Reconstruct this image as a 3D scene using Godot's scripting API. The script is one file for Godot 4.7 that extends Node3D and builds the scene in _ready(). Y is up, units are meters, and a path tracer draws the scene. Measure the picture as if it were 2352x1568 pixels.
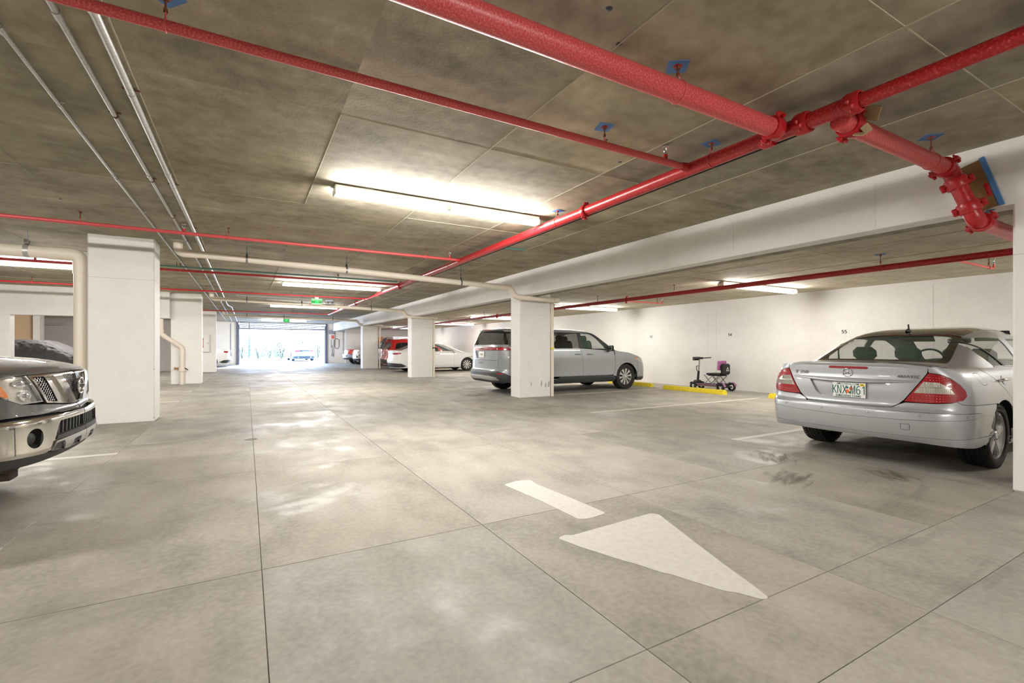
extends Node3D
# A parking garage: camera, sky, sun and exposure first, then the structure, the services, the vehicles and small things.
const EXPO := 1.12
const SKY_E := 4.2
const SUN_E := 3.0
const LAMP_E := 11.5
const LAMP_SIDE := 8.8

func _ready() -> void:
	frame_camera()
	make_materials()
	place_structure()
	floor_paint()
	place_lights()
	place_red_pipes()
	place_services()
	make_sedan()
	make_minivan()
	make_pickup()
	make_other_cars()
	make_scooter()
	make_outside()

# ---------------------------------------------------------------- mesh helpers
class MB:
	var v := PackedVector3Array()
	var n := PackedVector3Array()
	var t := PackedVector2Array()
	# corners run counter-clockwise seen from outside; stored clockwise as Godot wants
	func tri3(a: Vector3, b: Vector3, c: Vector3, na: Vector3, nb: Vector3, nc: Vector3, ta := Vector2.ZERO, tb := Vector2.ZERO, tc := Vector2.ZERO) -> void:
		v.append(a); v.append(c); v.append(b)
		n.append(na); n.append(nc); n.append(nb)
		t.append(ta); t.append(tc); t.append(tb)
	func tri(a: Vector3, b: Vector3, c: Vector3, ta := Vector2.ZERO, tb := Vector2.ZERO, tc := Vector2.ZERO) -> void:
		var q := (b - a).cross(c - a).normalized()
		tri3(a, b, c, q, q, q, ta, tb, tc)
	func quad(a: Vector3, b: Vector3, c: Vector3, d: Vector3) -> void:
		tri(a, b, c, Vector2(0, 1), Vector2(1, 1), Vector2(1, 0))
		tri(a, c, d, Vector2(0, 1), Vector2(1, 0), Vector2(0, 0))
	func quadn(a: Vector3, b: Vector3, c: Vector3, d: Vector3, na: Vector3, nb: Vector3, nc: Vector3, nd: Vector3) -> void:
		tri3(a, b, c, na, nb, nc)
		tri3(a, c, d, na, nc, nd)
	func mesh() -> ArrayMesh:
		var m := ArrayMesh.new()
		if v.is_empty():
			return m
		var a := []
		a.resize(Mesh.ARRAY_MAX)
		a[Mesh.ARRAY_VERTEX] = v
		a[Mesh.ARRAY_NORMAL] = n
		a[Mesh.ARRAY_TEX_UV] = t
		m.add_surface_from_arrays(Mesh.PRIMITIVE_TRIANGLES, a)
		return m

func box(mb: MB, c: Vector3, s: Vector3, bev := 0.0, b := Basis.IDENTITY) -> MB:
	var h := s * 0.5
	if bev <= 0.0:
		for ax in 3:
			for sg: float in [-1.0, 1.0]:
				var i := (ax + 1) % 3
				var j := (ax + 2) % 3
				var nrm := Vector3.ZERO; nrm[ax] = sg
				var u := Vector3.ZERO; u[i] = h[i]
				var w := Vector3.ZERO; w[j] = h[j]
				var o := nrm * h[ax]
				if sg < 0: u = -u
				mb.quad(c + b * (o - u - w), c + b * (o + u - w), c + b * (o + u + w), c + b * (o - u + w))
		return mb
	var k := minf(bev, minf(h.x, minf(h.y, h.z)) * 0.95)
	var e := h - Vector3(k, k, k)
	for ax in 3:
		var i := (ax + 1) % 3
		var j := (ax + 2) % 3
		for sg: float in [-1.0, 1.0]:
			var o := Vector3.ZERO; o[ax] = sg * h[ax]
			var u := Vector3.ZERO; u[i] = e[i] * sg
			var w := Vector3.ZERO; w[j] = e[j]
			mb.quad(c + b * (o - u - w), c + b * (o + u - w), c + b * (o + u + w), c + b * (o - u + w))
		for si: float in [-1.0, 1.0]:
			for sj: float in [-1.0, 1.0]:
				var p := Vector3.ZERO; p[i] = si * h[i]; p[j] = sj * e[j]
				var q := Vector3.ZERO; q[i] = si * e[i]; q[j] = sj * h[j]
				var d := Vector3.ZERO; d[ax] = e[ax]
				if si * sj > 0:
					mb.quad(c + b * (p - d), c + b * (q - d), c + b * (q + d), c + b * (p + d))
				else:
					mb.quad(c + b * (q - d), c + b * (p - d), c + b * (p + d), c + b * (q + d))
	for sx: float in [-1.0, 1.0]:
		for sy: float in [-1.0, 1.0]:
			for sz: float in [-1.0, 1.0]:
				var a1 := Vector3(sx * h.x, sy * e.y, sz * e.z)
				var a2 := Vector3(sx * e.x, sy * h.y, sz * e.z)
				var a3 := Vector3(sx * e.x, sy * e.y, sz * h.z)
				if sx * sy * sz > 0: mb.tri(c + b * a1, c + b * a2, c + b * a3)
				else: mb.tri(c + b * a1, c + b * a3, c + b * a2)
	return mb

func bbox(mb: MB, lo: Vector3, hi: Vector3, bev := 0.0) -> MB:
	return box(mb, (lo + hi) * 0.5, (hi - lo).abs(), bev)

func tube(mb: MB, pts: Array, r: Variant, seg := 14, caps := true) -> MB:
	var N := pts.size()
	var tang := []
	for i in N:
		var d: Vector3 = Vector3.ZERO
		if i > 0: d += (pts[i] - pts[i - 1]).normalized()
		if i < N - 1: d += (pts[i + 1] - pts[i]).normalized()
		tang.append(d.normalized())
	var up := Vector3.UP if absf(tang[0].y) < 0.9 else Vector3.RIGHT
	var side: Vector3 = tang[0].cross(up).normalized()
	var prev_c := []
	var prev_n := []
	for i in N:
		var tg: Vector3 = tang[i]
		side = (side - tg * side.dot(tg)).normalized()
		var nn := tg.cross(side).normalized()
		var rr: float = r[i] if r is Array else r
		var cs := []
		var ns := []
		for k in seg + 1:
			var a := TAU * k / seg
			var q := side * cos(a) + nn * sin(a)
			cs.append(pts[i] + q * rr); ns.append(q)
		if i > 0:
			for k in seg:
				mb.quadn(prev_c[k], prev_c[k + 1], cs[k + 1], cs[k], prev_n[k], prev_n[k + 1], ns[k + 1], ns[k])
		if caps and (i == 0 or i == N - 1):
			for k in seg:
				if i == 0: mb.tri(pts[i], cs[k + 1], cs[k])
				else: mb.tri(pts[i], cs[k], cs[k + 1])
		prev_c = cs; prev_n = ns
	return mb

func rod(mb: MB, a: Vector3, b: Vector3, r: float, seg := 10) -> MB:
	return tube(mb, [a, b], r, seg)

func rounded(pts: Array, rad: float, n := 6) -> Array:
	var out := [pts[0]]
	for i in range(1, pts.size() - 1):
		var p: Vector3 = pts[i]
		var a: Vector3 = pts[i - 1] - p
		var c: Vector3 = pts[i + 1] - p
		var k := minf(rad, minf(a.length(), c.length()) * 0.49)
		var p0 := p + a.normalized() * k
		var p2 := p + c.normalized() * k
		for j in n + 1:
			var s := float(j) / n
			out.append(p0.lerp(p, s).lerp(p.lerp(p2, s), s))
	out.append(pts[-1])
	return out

# profile points are (distance along the axis, radius)
func lathe(mb: MB, prof: Array, o: Vector3, axis: Vector3, seg := 24) -> MB:
	var ax := axis.normalized()
	var u := ax.cross(Vector3.UP if absf(ax.y) < 0.9 else Vector3.RIGHT).normalized()
	var w := ax.cross(u)
	var N := prof.size()
	var sn := []
	for i in N - 1:
		var d: Vector2 = prof[i + 1] - prof[i]
		sn.append(Vector2(-d.y, d.x).normalized())
	for i in N - 1:
		var p: Vector2 = prof[i]
		var q: Vector2 = prof[i + 1]
		if p.distance_squared_to(q) < 1e-12: continue
		var n0: Vector2 = sn[i]
		var n1: Vector2 = sn[i]
		if i > 0 and sn[i - 1].dot(sn[i]) > 0.75: n0 = (sn[i - 1] + sn[i]).normalized()
		if i < N - 2 and sn[i + 1].dot(sn[i]) > 0.75: n1 = (sn[i + 1] + sn[i]).normalized()
		for k in seg:
			var a0 := TAU * k / seg
			var a1 := TAU * (k + 1) / seg
			var d0 := u * cos(a0) + w * sin(a0)
			var d1 := u * cos(a1) + w * sin(a1)
			var A := o + ax * p.x + d0 * p.y
			var B := o + ax * p.x + d1 * p.y
			var C := o + ax * q.x + d1 * q.y
			var D := o + ax * q.x + d0 * q.y
			var nA := ax * n0.x + d0 * n0.y
			var nB := ax * n0.x + d1 * n0.y
			var nC := ax * n1.x + d1 * n1.y
			var nD := ax * n1.x + d0 * n1.y
			if p.y > 1e-6: mb.tri3(A, B, C, nA, nB, nC)
			if q.y > 1e-6: mb.tri3(A, C, D, nA, nC, nD)
	return mb

# extrude a polygon (counter-clockwise in x right, y up) along local +z by depth
func prism(mb: MB, poly: PackedVector2Array, T: Transform3D, depth: float) -> MB:
	var p := poly
	if Geometry2D.is_polygon_clockwise(p):
		p.reverse()
	var idx := Geometry2D.triangulate_polygon(p)
	for i in range(0, idx.size(), 3):
		var a := p[idx[i]]
		var b := p[idx[i + 1]]
		var c := p[idx[i + 2]]
		if (b - a).cross(c - a) < 0:
			var s := b; b = c; c = s
		mb.tri(T * Vector3(a.x, a.y, depth), T * Vector3(b.x, b.y, depth), T * Vector3(c.x, c.y, depth))
		mb.tri(T * Vector3(a.x, a.y, 0), T * Vector3(c.x, c.y, 0), T * Vector3(b.x, b.y, 0))
	for i in p.size():
		var a := p[i]
		var b := p[(i + 1) % p.size()]
		mb.quad(T * Vector3(a.x, a.y, 0), T * Vector3(b.x, b.y, 0), T * Vector3(b.x, b.y, depth), T * Vector3(a.x, a.y, depth))
	return mb

# rows of points; smooth normals; counter-clockwise when u runs right and v runs up seen from outside
func grid(mb: MB, rows: Array, wrap := false, flip := false) -> MB:
	var R := rows.size()
	var C: int = rows[0].size()
	var nn := []
	for i in R:
		var line := []
		for j in C:
			var jl := j - 1 if j > 0 else (C - 2 if wrap else 0)
			var jr := j + 1 if j < C - 1 else (1 if wrap else C - 1)
			var du: Vector3 = rows[i][jr] - rows[i][jl]
			var dv: Vector3 = rows[mini(i + 1, R - 1)][j] - rows[maxi(i - 1, 0)][j]
			var q := du.cross(dv)
			if q.length_squared() < 1e-16: q = Vector3.UP
			line.append(q.normalized() * (-1.0 if flip else 1.0))
		nn.append(line)
	for i in R - 1:
		for j in C - 1:
			var a: Vector3 = rows[i][j]
			var b: Vector3 = rows[i][j + 1]
			var c: Vector3 = rows[i + 1][j + 1]
			var d: Vector3 = rows[i + 1][j]
			if flip: mb.quadn(a, d, c, b, nn[i][j], nn[i + 1][j], nn[i + 1][j + 1], nn[i][j + 1])
			else: mb.quadn(a, b, c, d, nn[i][j], nn[i][j + 1], nn[i + 1][j + 1], nn[i + 1][j])
	return mb

# A surface P(uv) cut to the polygons of inc (all of the rectangle when empty) without those of exc; edges are turned inwards by skirt.
func patch(mb: MB, P: Callable, r: Rect2, nu: int, nv: int, inc: Array, exc: Array, flip := false, skirt := 0.0) -> MB:
	var sg := -1.0 if flip else 1.0
	var du := r.size.x / nu
	var dv := r.size.y / nv
	var pts := []
	var nrm := []
	for i in nu + 1:
		var a := PackedVector3Array()
		var b := PackedVector3Array()
		for j in nv + 1:
			var q := Vector2(r.position.x + du * i, r.position.y + dv * j)
			a.append(P.call(q)); b.append(pnormal(P, q) * sg)
		pts.append(a); nrm.append(b)
	var boxes := []
	for pl in inc + exc:
		boxes.append(bounds(pl))
	for i in nu:
		for j in nv:
			var cell := Rect2(r.position + Vector2(du * i, dv * j), Vector2(du, dv))
			var polys := []
			var whole := inc.is_empty()
			var cut := false
			for k in inc.size():
				if not cell.intersects(boxes[k]): continue
				var w := where_is(cell, inc[k])
				if w == 1: whole = true
				elif w == 0:
					cut = true
					polys.append_array(Geometry2D.intersect_polygons(corners(cell), inc[k]))
			if whole: polys = [corners(cell)]
			if polys.is_empty(): continue
			for k in exc.size():
				if not cell.intersects(boxes[inc.size() + k]): continue
				var w := where_is(cell, exc[k])
				if w == 1: polys = []
				elif w == 0:
					var next := []
					for pl in polys: next.append_array(Geometry2D.clip_polygons(pl, exc[k]))
					polys = next
					cut = true
			if whole and not cut and not polys.is_empty():
				if flip: mb.quadn(pts[i][j], pts[i][j + 1], pts[i + 1][j + 1], pts[i + 1][j], nrm[i][j], nrm[i][j + 1], nrm[i + 1][j + 1], nrm[i + 1][j])
				else: mb.quadn(pts[i][j], pts[i + 1][j], pts[i + 1][j + 1], pts[i][j + 1], nrm[i][j], nrm[i + 1][j], nrm[i + 1][j + 1], nrm[i][j + 1])
				continue
			for pl: PackedVector2Array in polys:
				if Geometry2D.is_polygon_clockwise(pl): pl.reverse()
				var idx := Geometry2D.triangulate_polygon(pl)
				var vv := []
				var vn := []
				for q in pl:
					vv.append(P.call(q)); vn.append(pnormal(P, q) * sg)
				for t in range(0, idx.size(), 3):
					var a := idx[t]
					var b := idx[t + 1]
					var c := idx[t + 2]
					if (pl[b] - pl[a]).cross(pl[c] - pl[a]) < 0: var s := b; b = c; c = s
					if flip: mb.tri3(vv[a], vv[c], vv[b], vn[a], vn[c], vn[b])
					else: mb.tri3(vv[a], vv[b], vv[c], vn[a], vn[b], vn[c])
	if skirt > 0.0:
		for k in inc.size(): edge_skirt(mb, P, inc[k], r, skirt, sg, minf(du, dv))
		for k in exc.size(): edge_skirt(mb, P, exc[k], r, skirt, sg, minf(du, dv))
	return mb

func edge_skirt(mb: MB, P: Callable, pl: PackedVector2Array, r: Rect2, d: float, sg: float, step: float) -> void:
	for i in pl.size():
		var a := pl[i]
		var b := pl[(i + 1) % pl.size()]
		var n := clampi(int(a.distance_to(b) / maxf(step, 0.01)), 1, 60)
		for k in n:
			var p := a.lerp(b, float(k) / n)
			var q := a.lerp(b, float(k + 1) / n)
			if not r.grow(0.001).has_point(p) or not r.grow(0.001).has_point(q): continue
			var A: Vector3 = P.call(p)
			var B: Vector3 = P.call(q)
			var An := A - pnormal(P, p) * sg * d
			var Bn := B - pnormal(P, q) * sg * d
			mb.quad(A, An, Bn, B)

func pnormal(P: Callable, q: Vector2) -> Vector3:
	var e := 0.003
	var x: Vector3 = P.call(q + Vector2(e, 0)) - P.call(q - Vector2(e, 0))
	var y: Vector3 = P.call(q + Vector2(0, e)) - P.call(q - Vector2(0, e))
	return x.cross(y).normalized()

func bounds(pl: PackedVector2Array) -> Rect2:
	var b := Rect2(pl[0], Vector2.ZERO)
	for q in pl: b = b.expand(q)
	return b.grow(0.0005)

func corners(c: Rect2) -> PackedVector2Array:
	return PackedVector2Array([c.position, c.position + Vector2(c.size.x, 0), c.end, c.position + Vector2(0, c.size.y)])

# 1 inside, -1 outside, 0 crossed by the outline
func where_is(cell: Rect2, pl: PackedVector2Array) -> int:
	for i in pl.size():
		var a := pl[i]
		var b := pl[(i + 1) % pl.size()]
		if minf(a.x, b.x) > cell.end.x or maxf(a.x, b.x) < cell.position.x or minf(a.y, b.y) > cell.end.y or maxf(a.y, b.y) < cell.position.y: continue
		return 0
	return 1 if Geometry2D.is_point_in_polygon(cell.get_center(), pl) else -1

func pv(a: Array) -> PackedVector2Array:
	var o := PackedVector2Array()
	for i in range(0, a.size(), 2): o.append(Vector2(a[i], a[i + 1]))
	return o

# closed smooth outline through points (Catmull-Rom)
func smooth_poly(a: Array, n := 5) -> PackedVector2Array:
	var p := pv(a)
	var o := PackedVector2Array()
	var N := p.size()
	for i in N:
		for k in n:
			o.append(p[i].cubic_interpolate(p[(i + 1) % N], p[(i + N - 1) % N], p[(i + 2) % N], float(k) / n))
	return o

func round_poly(a: Array, rad: float, n := 4) -> PackedVector2Array:
	var p := pv(a)
	var o := PackedVector2Array()
	var N := p.size()
	for i in N:
		var c := p[i]
		var l := p[(i + N - 1) % N] - c
		var r := p[(i + 1) % N] - c
		var k := minf(rad, minf(l.length(), r.length()) * 0.48)
		var p0 := c + l.normalized() * k
		var p2 := c + r.normalized() * k
		for j in n + 1:
			var s := float(j) / n
			o.append(p0.lerp(c, s).lerp(c.lerp(p2, s), s))
	return o

func ellipse(cx: float, cy: float, rx: float, ry: float, n := 24) -> PackedVector2Array:
	var o := PackedVector2Array()
	for k in n: o.append(Vector2(cx + rx * cos(TAU * k / n), cy + ry * sin(TAU * k / n)))
	return o

func mirror(pl: PackedVector2Array) -> PackedVector2Array:
	var o := PackedVector2Array()
	for i in range(pl.size() - 1, -1, -1): o.append(Vector2(-pl[i].x, pl[i].y))
	return o

func tab(t: Array, x: float) -> float:  # smooth table lookup, pairs x, y
	var n := t.size() / 2
	if x <= t[0]: return t[1]
	if x >= t[2 * n - 2]: return t[2 * n - 1]
	for i in n - 1:
		if x <= t[2 * i + 2]:
			var s: float = (x - t[2 * i]) / (t[2 * i + 2] - t[2 * i])
			var y0: float = t[2 * i + 1]
			var y1: float = t[2 * i + 3]
			var h: float = t[2 * i + 2] - t[2 * i]
			var m0 := 0.0
			var m1 := 0.0
			var dd: float = (y1 - y0) / h
			if i > 0:
				var dp: float = (y0 - t[2 * i - 1]) / (t[2 * i] - t[2 * i - 2])
				m0 = 0.0 if dp * dd <= 0 else 2.0 * dp * dd / (dp + dd)
			else: m0 = dd
			if i < n - 2:
				var dn: float = (t[2 * i + 5] - y1) / (t[2 * i + 4] - t[2 * i + 2])
				m1 = 0.0 if dn * dd <= 0 else 2.0 * dn * dd / (dn + dd)
			else: m1 = dd
			var s2 := s * s
			var s3 := s2 * s
			return y0 * (2 * s3 - 3 * s2 + 1) + h * m0 * (s3 - 2 * s2 + s) + y1 * (-2 * s3 + 3 * s2) + h * m1 * (s3 - s2)
	return t[2 * n - 1]

# ---------------------------------------------------------------- nodes
var used := {}
func numbered(called: String) -> String:
	used[called] = used.get(called, -1) + 1
	return called if used[called] == 0 else "%s_%03d" % [called, used[called]]

func add(called: String, mb: Variant, m: Material, parent: Node, at := Vector3.ZERO, turn := Vector3.ZERO) -> MeshInstance3D:
	var o := MeshInstance3D.new()
	o.mesh = mb.mesh() if mb is MB else mb
	o.material_override = m
	o.name = numbered(called) if parent == self else called
	parent.add_child(o, true)
	o.position = at
	o.rotation = turn
	return o

func tag(o: Node, label: String, category: String, group := "", kind := "") -> Node:
	if label: o.set_meta("label", label)
	if category: o.set_meta("category", category)
	if group: o.set_meta("group", group)
	if kind: o.set_meta("kind", kind)
	return o

func thing(called: String, label: String, category: String, at := Vector3.ZERO, turn := 0.0, group := "") -> Node3D:
	var o := Node3D.new()
	o.name = numbered(called)
	add_child(o)
	o.position = at
	o.rotation.y = turn
	tag(o, label, category, group)
	return o

func struct(called: String, mb: Variant, m: Material) -> MeshInstance3D:
	var o := add(called, mb, m, self)
	o.set_meta("kind", "structure")
	return o

func text(s: String, size: float, depth: float, m: Material, parent: Node, called: String, at: Vector3, b: Basis, font := "Droid Sans", weight := 400) -> MeshInstance3D:
	var f := SystemFont.new()
	f.font_names = [font]
	f.font_weight = weight
	var tm := TextMesh.new()
	tm.text = s
	tm.font = f
	tm.font_size = 64
	tm.pixel_size = size / 46.0
	tm.depth = depth
	tm.curve_step = 1.0
	var o := add(called, tm, m, parent, at)
	o.basis = b
	return o

# ---------------------------------------------------------------- materials
func mat(c: Color, rough := 0.6, metal := 0.0, spec := 0.5) -> StandardMaterial3D:
	var m := StandardMaterial3D.new()
	m.albedo_color = c
	m.roughness = rough
	m.metallic = metal
	m.metallic_specular = spec
	return m

func paint(c: Color, metal := 0.0, rough := 0.35) -> StandardMaterial3D:
	var m := mat(c, rough, metal)
	m.clearcoat_enabled = true
	m.clearcoat = 1.0
	m.clearcoat_roughness = 0.03
	return m

func glass(c: Color, a: float) -> StandardMaterial3D:
	var m := mat(Color(c.r, c.g, c.b, a), 0.03)
	m.transparency = BaseMaterial3D.TRANSPARENCY_ALPHA
	return m

func glow(c: Color, e: float) -> StandardMaterial3D:
	var m := mat(c, 0.4)
	m.emission_enabled = true
	m.emission = c
	m.emission_energy_multiplier = e
	return m

func noise(seed_: int, freq: float, oct := 4, type := FastNoiseLite.TYPE_SIMPLEX_SMOOTH) -> FastNoiseLite:
	var f := FastNoiseLite.new()
	f.seed = seed_
	f.frequency = freq
	f.fractal_octaves = oct
	f.noise_type = type
	return f

func bytes(size: int, seed_: int, freq: float, oct := 4, sx := 1, sy := 1) -> PackedByteArray:
	var im := noise(seed_, freq, oct).get_seamless_image(size / sx, size / sy)
	if sx > 1 or sy > 1: im.resize(size, size, Image.INTERPOLATE_CUBIC)
	im.convert(Image.FORMAT_L8)
	return im.get_data()

func tex(im: Image) -> ImageTexture:
	im.generate_mipmaps()
	return ImageTexture.create_from_image(im)

# colours blended by weighted noise layers: layers = [bytes, weight] summed to 0..1, then a colour ramp; specks adds grains
func ramp_tex(size: int, layers: Array, stops: Array, gain := 1.0, specks := 0.0, seed_ := 1) -> ImageTexture:
	var lut := PackedByteArray()
	var g := Gradient.new()
	g.offsets = PackedFloat32Array(stops.map(func(s): return s[0]))
	g.colors = PackedColorArray(stops.map(func(s): return s[1]))
	for i in 256:
		var c := g.sample(i / 255.0)
		lut.append(int(c.r * 255)); lut.append(int(c.g * 255)); lut.append(int(c.b * 255))
	var out := PackedByteArray()
	out.resize(size * size * 3)
	var rg := RandomNumberGenerator.new()
	rg.seed = seed_
	var L := layers.size()
	var d0: PackedByteArray = layers[0][0]
	var w0: float = layers[0][1]
	var d1: PackedByteArray = layers[mini(1, L - 1)][0]
	var w1: float = layers[1][1] if L > 1 else 0.0
	var d2: PackedByteArray = layers[mini(2, L - 1)][0]
	var w2: float = layers[2][1] if L > 2 else 0.0
	for i in size * size:
		var x := ((d0[i] - 128) * w0 + (d1[i] - 128) * w1 + (d2[i] - 128) * w2) * gain + 128.0
		if specks > 0.0 and rg.randf() < specks: x += rg.randf_range(-60, 60)
		var k := clampi(int(x), 0, 255) * 3
		out[i * 3] = lut[k]; out[i * 3 + 1] = lut[k + 1]; out[i * 3 + 2] = lut[k + 2]
	return tex(Image.create_from_data(size, size, false, Image.FORMAT_RGB8, out))

func tri_uv(m: StandardMaterial3D, per_metre: float) -> StandardMaterial3D:
	m.uv1_triplanar = true
	m.uv1_world_triplanar = true
	m.uv1_scale = Vector3.ONE * per_metre
	m.uv1_triplanar_sharpness = 8.0
	return m

func relief(m: StandardMaterial3D, t: Texture2D, cm: float) -> StandardMaterial3D:
	m.heightmap_enabled = true
	m.heightmap_texture = t
	m.heightmap_scale = cm
	return m
# ---------------------------------------------------------------- the garage
const CEIL := 2.935
const LOW := 2.54
const WALLX := 11.9
const ENDZ := -37.0
var M := {}

func C8(r: int, g: int, b: int) -> Color:
	return Color8(r, g, b)

func make_materials() -> void:
	var n1 := bytes(1024, 3, 0.004, 5)
	var n2 := bytes(1024, 9, 0.02, 5)
	var streak := bytes(1024, 23, 0.006, 5, 4, 1)
	var h1 := bytes(512, 5, 0.008, 5)
	var h2 := bytes(512, 6, 0.04, 4)
	var h3 := bytes(512, 7, 0.22, 3)
	var grain := ramp_tex(512, [[h3, 1.0], [h2, 0.5]], [[0.0, Color.BLACK], [1.0, Color.WHITE]], 1.2)
	M.grain = grain
	# floor: trowelled grey-beige concrete
	var fs := 2048
	var f1 := bytes(fs, 41, 0.0022, 5)
	var f2 := bytes(fs, 42, 0.010, 5, 1, 2)
	var f3 := bytes(fs, 43, 0.09, 3)
	var ft := ramp_tex(fs, [[f1, 0.36], [f2, 0.42], [f3, 0.30]], [[0.0, C8(116, 113, 106)], [0.3, C8(146, 142, 133)], [0.5, C8(162, 157, 147)], [0.72, C8(174, 169, 159)], [1.0, C8(194, 189, 180)]], 1.0, 0.004)
	var r1 := bytes(512, 51, 0.014, 4)
	var r2 := bytes(512, 52, 0.06, 4)
	var rt := ramp_tex(512, [[r1, 0.9], [r2, 0.55]], [[0.0, Color(0.44, 0.44, 0.44)], [0.3, Color(0.60, 0.60, 0.60)], [1.0, Color(0.78, 0.78, 0.78)]], 1.3)
	for k in 3:
		var m := mat([Color(1, 1, 1), Color(0.965, 0.97, 0.975), Color(0.985, 0.98, 0.965)][k], 1.0, 0.0, 0.4)
		m.albedo_texture = ft
		m.roughness_texture = rt
		tri_uv(m, 1.0 / 9.0)
		m.uv1_offset = Vector3(0.31, 0.17, 0.53) * k
		M["floor%d" % k] = m
	for k in 2:
		var S := 256
		var im := Image.create(S, S, false, Image.FORMAT_RGBA8)
		var na := noise(60 + k, 0.010 if k == 0 else 0.006, 4)
		for y in S:
			for x in S:
				var d := Vector2(x - S / 2.0, y - S / 2.0).length() / (S * 0.5)
				var a := clampf((na.get_noise_2d(x * 0.8, y * 2.2) * 0.8 + 0.62 - d * 0.9) * (1.5 if k == 0 else 0.9), 0.0, 1.0) * (0.42 if k == 0 else 0.28)
				im.set_pixel(x, y, Color(0.36, 0.35, 0.31, a) if k == 0 else Color(0.46, 0.45, 0.42, a))
		var sm := mat(Color(1, 1, 1), 0.7)
		sm.albedo_texture = tex(im)
		sm.transparency = BaseMaterial3D.TRANSPARENCY_ALPHA
		M["stain%d" % k] = sm
	M.joint = mat(C8(150, 141, 126), 0.95)
	# ceiling: board-formed brown-grey concrete
	var ct := ramp_tex(1024, [[n1, 0.5], [streak, 0.6], [n2, 0.4]], [[0.0, C8(116, 109, 94)], [0.3, C8(143, 135, 117)], [0.5, C8(158, 150, 131)], [0.75, C8(171, 163, 144)], [1.0, C8(190, 182, 164)]], 0.9, 0.01)
	for k in 4:
		var m := mat([Color(1, 1, 1), Color(0.93, 0.93, 0.94), Color(1.0, 0.985, 0.95), Color(0.96, 0.96, 0.93)][k], 0.85)
		m.albedo_texture = ct
		tri_uv(m, 1.0 / 3.4)
		m.uv1_offset = Vector3(0.27, 0.61, 0.43) * k
		M["ceil%d" % k] = relief(m, grain, 0.07)
	var pt2 := ramp_tex(512, [[h1, 0.6], [h2, 0.5], [h3, 0.25]], [[0.0, C8(150, 140, 118)], [0.3, C8(178, 168, 145)], [0.5, C8(192, 182, 160)], [1.0, C8(212, 203, 184)]], 0.95, 0.004)  # same concrete as the main ceiling, with the lamp light put into its colour
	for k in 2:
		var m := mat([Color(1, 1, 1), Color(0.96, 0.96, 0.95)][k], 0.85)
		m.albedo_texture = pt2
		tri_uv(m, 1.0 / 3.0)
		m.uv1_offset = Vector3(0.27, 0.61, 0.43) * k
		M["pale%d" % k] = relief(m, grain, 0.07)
	M.ridge = relief(tri_uv(mat(C8(172, 164, 143), 0.9), 1.5), grain, 0.3)
	M.rawsoffit = M.ceil1
	# white masonry paint
	var wt := ramp_tex(512, [[h1, 0.5], [h2, 0.35], [h3, 0.2]], [[0.0, C8(222, 220, 215)], [0.5, C8(231, 229, 225)], [1.0, C8(236, 235, 232)]], 0.8, 0.0)
	var m := mat(Color(1, 1, 1), 0.62)
	m.albedo_texture = wt
	M.white = relief(tri_uv(m, 0.4), grain, 0.10)
	M.white_smooth = mat(C8(229, 227, 222), 0.5)
	M.pit = mat(C8(70, 64, 56), 0.9)
	M.scuff_dark = mat(C8(120, 112, 98), 0.8)
	M.acrylic = mat(C8(240, 238, 232), 0.25)
	M.scuff = mat(C8(176, 172, 166), 0.8)
	M.beige = relief(tri_uv(mat(C8(214, 184, 150), 0.7), 0.5), grain, 0.2)
	M.greywall = relief(tri_uv(mat(C8(190, 182, 178), 0.7), 0.5), grain, 0.2)
	# paint lines
	var lt := ramp_tex(512, [[h2, 0.9], [h3, 0.5]], [[0.0, C8(172, 167, 157)], [0.22, C8(194, 190, 182)], [0.5, C8(206, 202, 194)], [1.0, C8(214, 211, 205)]], 0.5, 0.003)
	m = mat(Color(1, 1, 1), 0.6)
	m.albedo_texture = lt
	M.line = tri_uv(m, 0.8)
	var yt := ramp_tex(512, [[bytes(512, 71, 0.02, 5), 1.0], [bytes(512, 72, 0.1, 3), 0.4]], [[0.0, C8(206, 180, 30)], [0.4, C8(232, 208, 36)], [1.0, C8(242, 220, 64)]], 0.9, 0.003)
	m = mat(Color(1, 1, 1), 0.55)
	m.albedo_texture = yt
	M.yellow = tri_uv(m, 1.0)
	# red sprinkler paint with settled dust and chips
	var pt := ramp_tex(512, [[bytes(512, 81, 0.03, 5), 0.9], [bytes(512, 82, 0.2, 3), 0.7]], [[0.0, C8(172, 50, 54)], [0.42, C8(196, 66, 70)], [0.62, C8(204, 88, 88)], [0.8, C8(214, 126, 122)], [1.0, C8(230, 182, 176)]], 0.9, 0.03)
	m = mat(Color(1, 1, 1), 0.38)
	m.albedo_texture = pt
	M.red_dusty = tri_uv(m, 5.0)
	m = mat(C8(172, 28, 34), 0.3)
	M.red = m
	m = mat(Color(1, 1, 1), 0.32)
	m.albedo_texture = ramp_tex(512, [[bytes(512, 83, 0.04, 4), 0.8], [bytes(512, 84, 0.2, 3), 0.5]], [[0.0, C8(146, 18, 26)], [0.6, C8(176, 28, 35)], [0.8, C8(196, 66, 66)], [1.0, C8(214, 130, 126)]], 1.2, 0.004)
	M.red_clean = tri_uv(m, 2.0)
	M.pink = mat(C8(214, 96, 90), 0.45)
	M.rust = mat(C8(112, 66, 44), 0.7, 0.4)
	M.steel = mat(C8(150, 150, 150), 0.4, 0.8)
	M.galv = tri_uv(mat(C8(186, 186, 184), 0.42, 0.55), 1.0)
	m = mat(Color(1, 1, 1), 0.42, 0.5)
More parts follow.
